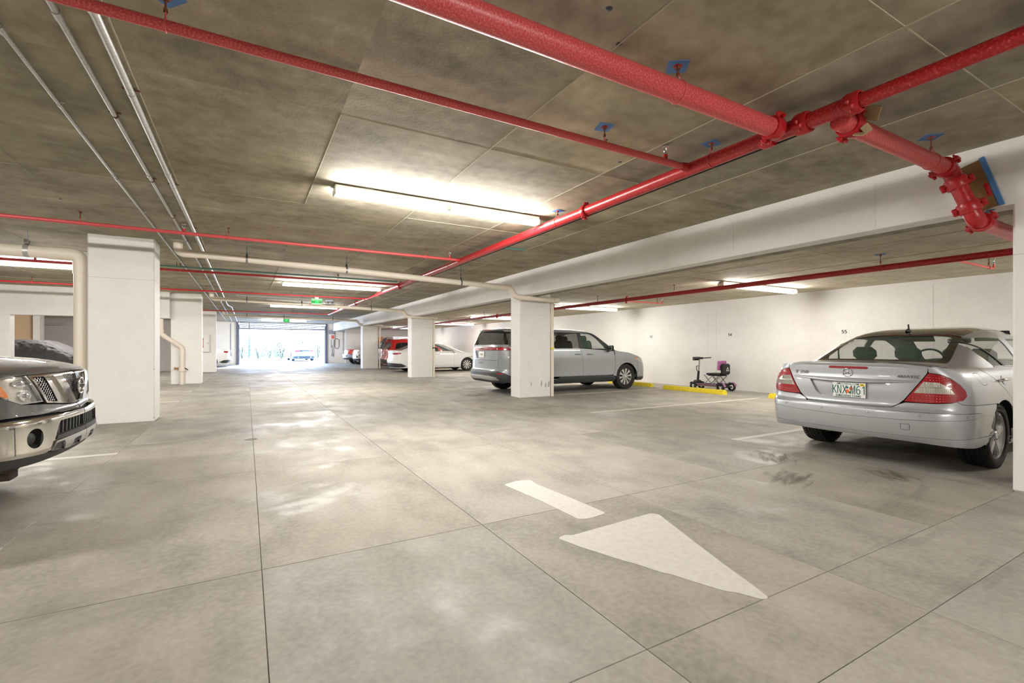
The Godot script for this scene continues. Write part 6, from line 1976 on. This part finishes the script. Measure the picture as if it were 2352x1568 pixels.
# tall bodies: the shell runs up to the roof edge, the deck is roof, windscreen and bonnet in one
func tall_car(s: Dictionary, label: String, at: Vector3, turn: float, body: Material, called: String, category: String) -> Array:
	var c := bake_car(s)
	c.below = below_top(c)
	var root := thing(called, label, category, at, turn)
	wheels_and_floor(c, root, s.get("detail", false))
	var D := deck(c)
	var ws := PackedVector2Array()
	for q in s.screen: ws.append(deck_uv(c, q[0], q[1]))
	var full := PackedVector2Array(ws)
	for i in range(ws.size() - 1, -1, -1): full.append(Vector2(ws[i].x, -ws[i].y))
	add("roof", patch(MB.new(), D, Rect2(0.012, -1, c.U - 0.045, 2), 110 if s.get("detail", false) else 60, 18 if s.get("detail", false) else 10, [], [full], true, 0.01), body, root)
	add("windscreen", patch(MB.new(), deck(c, -0.005), bounds(full), 20, 12, [full], [], true), M.pane, root)
	var hw: float = c.half
	add("cabin_lining", bbox(MB.new(), Vector3(c.pos[0].x + 0.35, 0.45, -hw + 0.14), Vector3(s.screen[-1][0] - 0.1, s.belt - 0.08, hw - 0.14), 0.02), M.cavity, root)
	return [c, root]

func both(pl: PackedVector2Array) -> Array:
	return [pl, mirror(pl)]

func make_minivan() -> void:
	var grey := paint(C8(150, 155, 157), 0.25, 0.38)
	var dark := mat(C8(54, 56, 58), 0.5)
	M.pane = glass(C8(120, 158, 142), 0.22)
	M.tint = glass(C8(30, 33, 32), 0.72)
	var s := {
		"plan": [-1.12, 0, -1.11, 0.4, -1.07, 0.65, -0.99, 0.82, -0.84, 0.93, -0.6, 0.98, 0, 0.995, 3.1, 0.995, 3.6, 0.96, 3.85, 0.85, 3.98, 0.6, 4.03, 0.3, 4.04, 0],
		"rear": [0.28, 0.12, 0.36, 0.03, 0.45, 0.0, 0.55, 0.0, 0.60, 0.012, 0.64, 0.04, 0.9, 0.045, 1.12, 0.05, 1.2, 0.06, 1.26, 0.08, 1.4, 0.15, 1.55, 0.25, 1.62, 0.31, 1.67, 0.37],
		"side": [0.2, 0.08, 0.3, 0.02, 0.4, 0.0, 0.62, 0.006, 0.9, 0.0, 1.0, 0.008, 1.1, 0.022, 1.17, 0.035, 1.3, 0.068, 1.5, 0.125, 1.6, 0.165, 1.67, 0.23],
		"front": [0.2, 0.1, 0.3, 0.02, 0.5, 0.0, 0.7, 0.02, 0.8, 0.06, 0.9, 0.12, 1.0, 0.2],
		"ur": [0.7, 1.25], "uf": [5.35, 5.95],
		"top": [0, 1.655, 0.6, 1.652, 1.0, 1.640, 1.4, 1.648, 2.4, 1.662, 3.0, 1.658, 3.4, 1.635, 3.70, 1.595, 3.8, 1.565, 4.15, 1.34, 4.50, 1.12, 4.62, 1.09, 5.0, 1.045, 5.32, 0.955, 5.6, 0.88, 6.2, 0.83, 6.6, 0.82],
		"crown": [0, 0.0, 0.6, 0.01, 1.2, 0.05, 3.2, 0.055, 3.8, 0.07, 4.5, 0.05, 5.2, 0.06, 6.6, 0.0],
		"wheels": [[0.0, 0.36, 0.40, 0.36, 0.235, 0.235], [3.06, 0.36, 0.40, 0.36, 0.235, 0.235]],
		"half": 0.985, "sill": 0.24, "rim": "multi", "detail": true, "belt": 1.17,
		"screen": [[1.98, 0.0], [1.98, 0.60], [2.05, 0.66], [2.52, 0.84], [2.60, 0.80], [2.66, 0.0]]}
	var made := tall_car(s, "grey minivan half hidden by a white column, nose to the wall", Vector3(6.42, 0, -11.11), 0.0, grey, "minivan", "minivan")
	var c: Dictionary = made[0]
	var root: Node3D = made[1]
	var ar := arches(c)
	# tail
	var glass_r := sym([0, 1.268, 0.90, 1.265, 1.0, 1.272, 0.96, 1.45, 0.90, 1.60, 0, 1.612])
	panel(c, root, "rear_window", M.tint, glass_r, -0.004)
	var bar := sym([0, 1.124, 0.8, 1.122, 1.17, 1.119, 1.19, 1.135, 1.14, 1.175, 1.05, 1.197, 0.8, 1.2, 0, 1.2])
	var lb := panel(c, root, "light_bar", M.red_lens, bar, 0.008)
	text("KIA", 0.05, 0.004, M.chrome, lb, "badge", shell(c, 0.01).call(Vector2(0.0, 1.163)), Basis(Vector3.UP, -PI / 2) * Basis.from_scale(Vector3(1.6, 1, 1)), "Droid Sans", 700)
	for sd: float in [1.0, -1.0]:
		var br := pv([0.82, 1.13, 1.0, 1.13, 1.03, 1.16, 1.0, 1.19, 0.82, 1.19])
		panel(c, lb, "tail_lamp", M.red_bright, br if sd > 0 else mirror(br), 0.010)
	var up_half := [0, 0.872, 0.79, 0.868, 0.80, 1.116, 0, 1.118]
	var recess := sym([0, 0.915, 0.30, 0.915, 0.40, 1.10, 0, 1.11])
	var tg := panel(c, root, "tailgate", grey, sym(up_half), 0.0, [recess], 0.03)
	panel(c, tg, "plate_recess", grey, sym([0, 0.905, 0.31, 0.905, 0.42, 1.115, 0, 1.116]), -0.025, [], 0.0)
	panel(c, tg, "tailgate_lower", grey, sym([0, 0.608, 0.66, 0.604, 0.74, 0.665, 0.785, 0.72, 0.79, 0.862, 0, 0.866]), 0.0)
	panel(c, tg, "top_strip", grey, sym([0, 1.204, 0.8, 1.204, 1.05, 1.201, 1.10, 1.23, 1.03, 1.258, 0, 1.262]), 0.0)
	var gp: Vector3 = shell(c, 0.012).call(Vector2(-0.05, 0.80))
	add("gate_handle", box(MB.new(), gp, Vector3(0.02, 0.03, 0.22), 0.008), M.chrome, tg)
	licence_blank(tg, shell(c, -0.015).call(Vector2(-0.03, 1.012)))
	var refl := pv([0.77, 0.562, 0.90, 0.553, 0.965, 0.522, 0.80, 0.528])
	var skid := sym([0, 0.385, 0.63, 0.366, 0.85, 0.372, 0.76, 0.448, 0.49, 0.482, 0, 0.487])
	var bump := sym([0, 0.31, 0.7, 0.31, 1.2, 0.32, 1.6, 0.36, 1.6, 0.44, 1.14, 0.472, 1.0, 0.54, 0.80, 0.597, 0, 0.602])
	var b := panel(c, root, "rear_bumper", dark, bump, 0.002, ar + both(refl) + [skid])
	panel(c, b, "skid_plate", M.satin, skid, 0.014, [], 0.02)
	for pl in both(refl): panel(c, b, "reflector", M.red_bright, pl, 0.004)
	# roof spoiler with the high stop lamp, fin
	var sp := []
	for k in 25:
		var u := -0.98 + 1.96 * k / 24.0
		var p: Vector3 = shell(c, 0.0).call(Vector2(u, 1.635))
		var e := 1.0 - pow(absf(u) / 0.98, 6.0)
		sp.append([p + Vector3(0.0, -0.012, 0), p + Vector3(-0.10 * e, -0.004, 0), p + Vector3(-0.115 * e, 0.012, 0), p + Vector3(-0.06 * e, 0.032, 0), p + Vector3(0.18, 0.055, 0)])
	var spo := add("roof_spoiler", grid(MB.new(), sp, false, true), grey, root)
	add("stop_lamp", box(MB.new(), shell(c, 0.0).call(Vector2(0, 1.635)) + Vector3(-0.108, 0.008, 0), Vector3(0.012, 0.016, 0.46), 0.003), M.red_bright, spo)
	var fp: Vector3 = deck(c).call(deck_uv(c, 0.05, 0))
	var fin := MB.new()
	prism(fin, pv([-0.09, 0, 0.10, 0, -0.02, 0.03, -0.075, 0.085, -0.095, 0.085]), Transform3D(Basis.IDENTITY, fp + Vector3(0, -0.005, -0.012)), 0.024)
	add("roof_fin", fin, grey, root)
	# flanks
	for sd: float in [1.0, -1.0]:
		var L := [
			pv([0.672, 0.602, 0.80, 0.602, 0.985, 0.548, 1.16, 0.478, 1.55, 0.45, 1.62, 0.36, 2.18, 0.30, 2.22, 1.165, 1.20, 1.20, 1.19, 1.115, 0.805, 1.115, 0.797, 0.72, 0.75, 0.663]),
			pv([2.185, 0.43, 2.226, 1.168, 3.30, 1.166, 3.33, 1.0, 3.375, 0.72, 3.345, 0.43]),
			pv([3.306, 1.165, 4.45, 1.10, 4.48, 0.95, 4.50, 0.60, 4.42, 0.43, 3.351, 0.43, 3.381, 0.72, 3.336, 1.0]),
			pv([4.486, 1.13, 5.25, 1.13, 5.34, 0.95, 5.40, 0.55, 5.2, 0.33, 4.42, 0.40, 4.506, 0.6]),
			pv([2.18, 0.24, 4.50, 0.24, 4.52, 0.34, 4.43, 0.41, 4.33, 0.424, 2.62, 0.424, 2.50, 0.36, 2.20, 0.36]),
			pv([1.10, 1.255, 1.16, 1.208, 2.40, 1.178, 3.26, 1.176, 3.245, 1.58, 1.9, 1.59, 1.02, 1.58]),
			pv([3.40, 1.176, 4.14, 1.168, 4.10, 1.215, 3.78, 1.535, 3.62, 1.585, 3.375, 1.585]),
			pv([3.265, 1.176, 3.395, 1.176, 3.37, 1.586, 3.25, 1.584]),
			pv([4.145, 1.166, 4.46, 1.112, 4.40, 1.16, 4.13, 1.335, 3.80, 1.555, 3.70, 1.588, 3.63, 1.588, 3.785, 1.54, 4.105, 1.218])]
		if sd < 0: L = L.map(mirror)
		panel(c, root, "rear_quarter", grey, L[0], 0.0, ar)
		var d := panel(c, root, "sliding_door", grey, L[1], 0.0, ar)
		door_handle(c, d, 3.19 * sd, 1.012, grey)
		d = panel(c, root, "front_door", grey, L[2], 0.0, ar)
		door_handle(c, d, 3.60 * sd, 1.005, grey)
		panel(c, root, "front_wing", grey, L[3], 0.0, ar)
		panel(c, root, "sill_cladding", dark, L[4], 0.006, ar)
		panel(c, root, "side_window", M.tint, L[5], -0.004, [], 0.0)
		panel(c, root, "side_window", M.pane, L[6], -0.004, [], 0.0)
		panel(c, root, "pillar", M.plastic, L[7], 0.0)
		panel(c, root, "windscreen_pillar", M.plastic, L[8], 0.0)
		var rail := MB.new()
		var rp := []
		for k in 24:
			var u := 1.25 + 2.4 * k / 23.0
			rp.append(shell(c, 0.0).call(Vector2(u * sd, top_of(c, u) - 0.008)) + Vector3(0, 0.006, 0))
		add("roof_rail", tube(rail, rp, 0.014, 8), grey, root)
		var rf := pv([0.99, 1.27, 1.10, 1.262, 1.02, 1.585, 0.90, 1.61])
		panel(c, root, "rear_pillar", M.frit, rf if sd > 0 else mirror(rf), 0.0)
		# cant rail above the windows
		var cr := pv([0.0, 1.618, 0.9, 1.606, 1.02, 1.59, 3.3, 1.592, 3.70, 1.593, 3.74, 1.70, 0.0, 1.70])
		panel(c, root, "cant_rail", grey, cr if sd > 0 else mirror(cr), 0.0, [], 0.0)
		# mirror
		var mp: Vector3 = shell(c, 0.0).call(Vector2(4.22 * sd, 1.14))
		var hs := add("door_mirror", box(MB.new(), mp + Vector3(0.03, 0.03, 0.13 * sd), Vector3(0.09, 0.16, 0.20), 0.035), M.black, root)
		add("mirror_glass", box(MB.new(), mp + Vector3(-0.017, 0.03, 0.13 * sd), Vector3(0.005, 0.12, 0.16), 0.002), M.chrome, hs)
		add("mirror_arm", box(MB.new(), mp + Vector3(0.03, -0.04, 0.02 * sd), Vector3(0.06, 0.05, 0.10), 0.015), M.black, hs)
		var hl := pv([5.20, 0.93, 5.36, 0.90, 5.55, 0.82, 5.60, 0.75, 5.35, 0.82])
		var lamp := panel(c, root, "head_lamp", M.clear_lens, hl if sd > 0 else mirror(hl), 0.003)
		var am := pv([5.22, 0.92, 5.34, 0.893, 5.36, 0.86, 5.27, 0.88])
		panel(c, lamp, "turn_lens", M.amber, am if sd > 0 else mirror(am), 0.005)
		var nose := pv([5.41, 0.56, 5.345, 0.945, 5.5, 0.96, c.U - 0.03, 0.95, c.U - 0.03, 0.36, 5.25, 0.34])
		panel(c, root, "nose", grey, nose if sd > 0 else mirror(nose), 0.0, ar + [hl if sd > 0 else mirror(hl)])
		var chin := pv([5.0, 0.24, c.U - 0.03, 0.24, c.U - 0.03, 0.355, 5.24, 0.335])
		panel(c, root, "chin", dark, chin if sd > 0 else mirror(chin), 0.004, ar)
	for x in [0.3, 1.15, 2.0]:
		for z in [-0.45, 0.45]:
			var st := add("seat_back", box(MB.new(), Vector3(x, 1.14, z), Vector3(0.16, 0.5, 0.5), 0.06, Basis(Vector3(0, 0, 1), 0.2)), M.seat, root)
			add("headrest", box(MB.new(), Vector3(x - 0.09, 1.44, z), Vector3(0.10, 0.17, 0.26), 0.045, Basis(Vector3(0, 0, 1), 0.2)), M.seat, st)
	add("mirror", box(MB.new(), Vector3(2.2, 1.48, 0.0), Vector3(0.03, 0.07, 0.26), 0.015), M.black, root)

func licence_blank(root: Node, at: Vector3) -> void:
	var pl := add("licence_plate", box(MB.new(), Vector3.ZERO, Vector3(0.305, 0.152, 0.003), 0.001), M.signwhite, root, at)
	pl.basis = Basis(Vector3.UP, -PI / 2)
	add("plate_mark", box(MB.new(), Vector3(0.0, 0.0, 0.002), Vector3(0.2, 0.05, 0.001)), M.clear_lens, pl)

func make_pickup() -> void:
	var grey := paint(C8(98, 100, 100), 0.6, 0.4)
	var dark := mat(C8(58, 60, 60), 0.55)
	var s := {
		"plan": [-5.2, 0, -5.2, 0.75, -5.12, 0.88, -4.8, 0.925, -3.0, 0.925, -0.95, 0.925, -0.62, 0.918, -0.40, 0.895, -0.23, 0.83, -0.13, 0.73, -0.055, 0.55, -0.015, 0.3, 0, 0],
		"rear": [0.4, 0.03, 0.5, 0.0, 0.7, 0.0, 0.75, 0.05, 1.1, 0.05],
		"side": [0.35, 0.05, 0.5, 0.012, 0.7, 0.0, 0.9, 0.0, 0.97, 0.010, 1.03, 0.04, 1.08, 0.085, 1.12, 0.15],
		"front": [0.34, 0.14, 0.42, 0.06, 0.48, 0.018, 0.53, 0.0, 0.70, 0.0, 0.735, 0.010, 0.750, 0.045, 0.80, 0.052, 0.95, 0.062, 1.01, 0.075, 1.04, 0.105, 1.08, 0.18],
		"ur": [0.8, 1.1], "uf": [5.0, 5.75],
		"top": [0, 1.06, 1.0, 1.06, 4.0, 1.08, 4.8, 1.085, 5.3, 1.065, 5.6, 1.05, 5.9, 1.040, 6.25, 1.035, 6.7, 1.03],
		"crown": [0, 0.0, 3.0, 0.02, 4.2, 0.09, 5.2, 0.095, 5.6, 0.085, 6.1, 0.045, 6.4, 0.015, 6.7, 0.0],
		"wheels": [[-4.1, 0.38, 0.44, 0.38, 0.26, 0.21], [-0.93, 0.38, 0.44, 0.38, 0.26, 0.21]],
		"half": 0.92, "sill": 0.40, "rim": "five", "detail": true, "own_deck": true,
		"gx": [-3.7, -1.25], "gt": [-3.7, 1.05, -3.55, 1.5, -3.4, 1.70, -3.0, 1.76, -2.3, 1.76, -2.0, 1.68, -1.6, 1.42, -1.25, 1.08],
		"gb": [-3.7, 1.05, -1.25, 1.06], "gwb": [-3.7, 0.84, -1.25, 0.80], "gwt": [-3.7, 0.68, -1.25, 0.68],
		"side_glass": [[-3.45, 1.12, -3.40, 1.60, -2.95, 1.62, -2.90, 1.12], [-2.8, 1.12, -2.82, 1.62, -2.25, 1.60, -1.75, 1.14]],
		"rear_glass": [], "front_glass": [[-2.0, -0.6, -2.0, 0.6, -1.4, 0.7, -1.4, -0.7]]}
	var made := plain_car(s, "dark grey pickup backed into the left-hand stall, chrome bumper and grille showing", Vector3(-1.10, 0, -4.83), 0.0, grey, glass(C8(90, 110, 104), 0.3), "pickup_truck", "pickup truck")
	var c: Dictionary = made[0]
	var root: Node3D = made[1]
	var U: float = c.U - 0.0004
	var F := func(a: Array) -> PackedVector2Array:  # u measured from the middle of the nose
		var o := PackedVector2Array()
		for i in range(0, a.size(), 2): o.append(Vector2(U - a[i], a[i + 1]))
		return o
	var ar := arches(c)
	# chrome bumper, its upper bar, fog lamps
	for sd: float in [1.0, -1.0]:
		var M2 := func(p: PackedVector2Array) -> PackedVector2Array: return p if sd > 0 else mirror(p)
		var chrome: PackedVector2Array = M2.call(F.call([0.0, 0.690, 0.43, 0.690, 0.455, 0.665, 0.485, 0.60, 0.54, 0.505, 0.58, 0.494, 0.75, 0.498, 0.90, 0.502, 1.35, 0.51, 1.38, 0.74, 0.90, 0.738, 0.60, 0.737, 0.35, 0.732, 0.0, 0.728]))
		var fog: PackedVector2Array = M2.call(ellipse(U - 0.672, 0.608, 0.060, 0.064, 28))
		var b := panel(c, root, "chrome_bumper", M.chrome_soft, chrome, 0.0, [fog] + ar, 0.03, 0.018)
		var P := shell(c, -0.035)
		var q := Vector2((U - 0.672) * sd, 0.608)
		add("fog_lamp", lathe(MB.new(), [Vector2(0.0, 0.0), Vector2(0.0, 0.035), Vector2(-0.004, 0.05), Vector2(0.03, 0.066)], P.call(q), pnormal(P, q), 24), M.cavity, b)
		add("fog_lens", lathe(MB.new(), [Vector2(0.004, 0.036), Vector2(0.010, 0.024), Vector2(0.012, 0)], P.call(q), pnormal(P, q), 20), M.plastic, b)
		# seam in the bumper face
		var sm: PackedVector2Array = M2.call(F.call([0.795, 0.52, 0.800, 0.52, 0.805, 0.725, 0.800, 0.725]))
		panel(c, b, "pressing_line", M.chrome_dark, sm, 0.001, [], 0.0)
		# grey body below the lamps
		var apron: PackedVector2Array = M2.call(F.call([0.0, 0.742, 0.6, 0.752, 0.745, 0.756, 0.86, 0.752, 0.90, 0.845, 0.86, 0.885, 0.80, 0.868, 0.70, 0.828, 0.50, 0.812, 0.17, 0.776, 0.0, 0.772]))
		panel(c, root, "nose_apron", grey, apron, 0.0)
		# head lamp: clear cover over reflectors, amber corner
		var hl: PackedVector2Array = M2.call(F.call([0.90, 1.006, 0.655, 1.012, 0.53, 0.835, 0.71, 0.838, 0.80, 0.875, 0.90, 0.905, 0.97, 0.95]))
		var body := panel(c, root, "head_lamp", M.clear_lens, hl, -0.03, [], 0.0, 0.02)
		panel(c, body, "lamp_cover", M.pane_clear, hl, 0.002, [], 0.012, 0.02)
		var am: PackedVector2Array = M2.call(F.call([0.94, 0.985, 0.83, 0.955, 0.785, 0.885, 0.81, 0.882, 0.90, 0.912, 0.96, 0.95]))
		panel(c, body, "amber_lens", M.amber, am, -0.006, [], 0.015, 0.02)
		for k in [[0.69, 0.965, 0.055, 0.026], [0.655, 0.885, 0.05, 0.036]]:
			var Pl := shell(c, -0.022)
			var ql := Vector2((U - k[0]) * sd, k[1])
			var bowl: PackedVector2Array = M2.call(ellipse(U - k[0], k[1], k[2], k[3], 20))
			panel(c, body, "reflector_bowl", M.chrome, bowl, -0.016, [], 0.012, 0.02)
			add("bulb_shield", lathe(MB.new(), [Vector2(0.0, 0.016), Vector2(0.02, 0.014), Vector2(0.024, 0)], Pl.call(ql), pnormal(Pl, ql), 14), M.satin, body)
		for rim2 in [[0.665, 1.014, 0.65, 1.014, 0.525, 0.832, 0.54, 0.832], [0.54, 0.833, 0.71, 0.832, 0.80, 0.868, 0.80, 0.876, 0.71, 0.841, 0.545, 0.841]]:
			panel(c, body, "lamp_edge", M.satin, M2.call(F.call(rim2)), 0.003, [], 0.006)
		# grille frame, V bar and mesh
		var fr_out: PackedVector2Array = M2.call(F.call([0.0, 1.018, 0.645, 1.016, 0.505, 0.822, 0.17, 0.784, 0.0, 0.782]))
		var fr_in: PackedVector2Array = M2.call(F.call([-0.01, 1.002, 0.615, 1.002, 0.49, 0.832, 0.17, 0.798, -0.01, 0.797]))
		var fr := panel(c, root, "grille_frame", M.chrome_soft, fr_out, 0.012, [fr_in], 0.035, 0.02)
		panel(c, fr, "grille_back", M.cavity, fr_out, -0.045, [], 0.0)
		panel(c, fr, "v_bar", M.chrome_soft, M2.call(F.call([0.41, 1.006, 0.285, 1.006, 0.085, 0.793, 0.205, 0.793])), 0.022, [], 0.05, 0.02)
		panel(c, fr, "v_slope", M.chrome_soft, M2.call(F.call([0.495, 1.004, 0.412, 1.006, 0.207, 0.793, 0.35, 0.815])), 0.006, [], 0.03, 0.02)
		var area1: PackedVector2Array = M2.call(F.call([0.605, 1.0, 0.50, 1.0, 0.36, 0.822, 0.485, 0.834]))
		var area2: PackedVector2Array = M2.call(F.call([0.28, 1.002, -0.02, 1.002, -0.02, 0.80, 0.08, 0.80]))
		var mesh := MB.new()
		var Pm := shell(c, -0.004)
		for area in [area1, area2]:
			var bb := bounds(area)
			for dir: float in [-1.0, 1.0]:
				for k in range(-22, 40):
					var x0 := bb.position.x + k * 0.030
					var line := PackedVector2Array([Vector2(x0, bb.position.y - 0.01), Vector2(x0 + dir * 0.26, bb.position.y + 0.25)])
					for seg in Geometry2D.intersect_polyline_with_polygon(line, area):
						var n := maxi(2, int(seg[0].distance_to(seg[1]) / 0.05) + 1)
						var pts := []
						for j in n + 1: pts.append(Pm.call(seg[0].lerp(seg[1], float(j) / n)))
						tube(mesh, pts, 0.0032, 5, false)
		add("grille_mesh", mesh, M.chrome_dark, fr)
		# lower opening with slats, skid plate, valance
		panel(c, root, "lower_intake", M.cavity, M2.call(F.call([-0.01, 0.695, 0.44, 0.695, 0.49, 0.59, 0.50, 0.555, -0.01, 0.555])), -0.04, [], 0.0)
		for k in 7:
			var u0 := 0.06 + 0.058 * k
			panel(c, root, "intake_slat", M.plastic, M2.call(F.call([u0, 0.585, u0 + 0.022, 0.585, u0 + 0.010, 0.692, u0 - 0.012, 0.692])), -0.018, [], 0.02)
		panel(c, root, "intake_floor", M.plastic, M2.call(F.call([0.0, 0.568, 0.30, 0.566, 0.49, 0.566, 0.475, 0.592, 0.30, 0.598, 0.0, 0.60])), 0.004, [], 0.04)
		var sk: PackedVector2Array = M2.call(F.call([0.0, 0.485, 0.30, 0.476, 0.54, 0.498, 0.50, 0.56, 0.30, 0.564, 0.0, 0.566]))
		var notch1: PackedVector2Array = M2.call(F.call([0.10, 0.47, 0.27, 0.47, 0.25, 0.53, 0.22, 0.535, 0.12, 0.535]))
		var notch2: PackedVector2Array = M2.call(F.call([0.36, 0.47, 0.56, 0.48, 0.50, 0.545, 0.40, 0.548]))
		var skp := panel(c, root, "skid_plate", M.satin, sk, 0.010, [notch1, notch2], 0.02, 0.02)
		panel(c, skp, "skid_pocket", dark, sk, -0.004, [], 0.0)
		panel(c, root, "valance", dark, M2.call(F.call([0.0, 0.44, 0.5, 0.435, 0.9, 0.43, 1.3, 0.44, 1.35, 0.505, 0.9, 0.498, 0.55, 0.492, 0.30, 0.472, 0.0, 0.482])), -0.004, ar, 0.02)
		# wing, doors, bed
		var wing: PackedVector2Array = M2.call(pv([U - 0.905, 1.0, U - 0.975, 0.95, U - 0.905, 0.90, U - 0.905, 0.85, U - 0.87, 0.752, U - 1.40, 0.752, U - 1.6, 0.5, U - 1.9, 0.42, U - 1.9, 1.12, U - 0.64, 1.12, U - 0.66, 1.02]))
		panel(c, root, "front_wing", grey, wing, 0.0, ar)
		var d := panel(c, root, "front_door", grey, M2.call(pv([U - 1.905, 0.42, U - 1.905, 1.12, U - 2.9, 1.12, U - 2.9, 0.42])), 0.0, ar)
		d = panel(c, root, "rear_door", grey, M2.call(pv([U - 2.906, 0.42, U - 2.906, 1.12, U - 3.7, 1.12, U - 3.7, 0.42])), 0.0, ar)
		panel(c, root, "bed_side", grey, M2.call(pv([U - 3.706, 0.42, U - 3.706, 1.12, 0.01, 1.12, 0.01, 0.42])), 0.0, ar)
		var lip: PackedVector2Array = M2.call(F.call([0.0, 1.022, 0.655, 1.019, 0.90, 1.012, 0.90, 1.06, 0.0, 1.06]))
		panel(c, root, "bonnet_lip", grey, lip, 0.004, [], 0.02)
	# badge
	var P := shell(c, 0.03)
	var q := Vector2(U - 0.0, 0.905)
	var o: Vector3 = P.call(q) + Vector3(0.0, 0, 0)
	var bd := MB.new()
	var ring := []
	for k in 33: ring.append(o + Vector3(0.004, 0.058 * sin(TAU * k / 32.0), 0.068 * cos(TAU * k / 32.0)))
	tube(bd, ring, 0.0075, 8)
	box(bd, o + Vector3(0.006, 0, 0), Vector3(0.014, 0.026, 0.155), 0.004)
	lathe(bd, [Vector2(-0.03, 0.05), Vector2(0.0, 0.06), Vector2(0.001, 0)], o, Vector3.RIGHT, 24)
	var badge := add("badge", bd, M.chrome, root)
	text("NISSAN", 0.022, 0.002, M.print_black, badge, "badge_lettering", o + Vector3(0.0138, 0, 0), Basis(Vector3.UP, PI / 2), "Droid Sans", 700)
	# bed floor and tow hook
	add("bed_cover", bbox(MB.new(), Vector3(-5.1, 0.8, -0.82), Vector3(-3.6, 1.04, 0.82), 0.02), M.plastic, root)
	add("tow_hook", tube(MB.new(), [Vector3(-0.34, 0.42, 0.62), Vector3(-0.24, 0.405, 0.62), Vector3(-0.205, 0.42, 0.62), Vector3(-0.22, 0.44, 0.62), Vector3(-0.28, 0.44, 0.62)], 0.014, 10), M.rust_dark, root)
	add("chassis_rail", bbox(MB.new(), Vector3(-1.6, 0.32, 0.40), Vector3(-0.25, 0.42, 0.52), 0.01), M.rust_dark, root)
	add("splash_guard", bbox(MB.new(), Vector3(-0.55, 0.30, 0.35), Vector3(-0.35, 0.44, 0.80), 0.02), M.darkgrey, root)
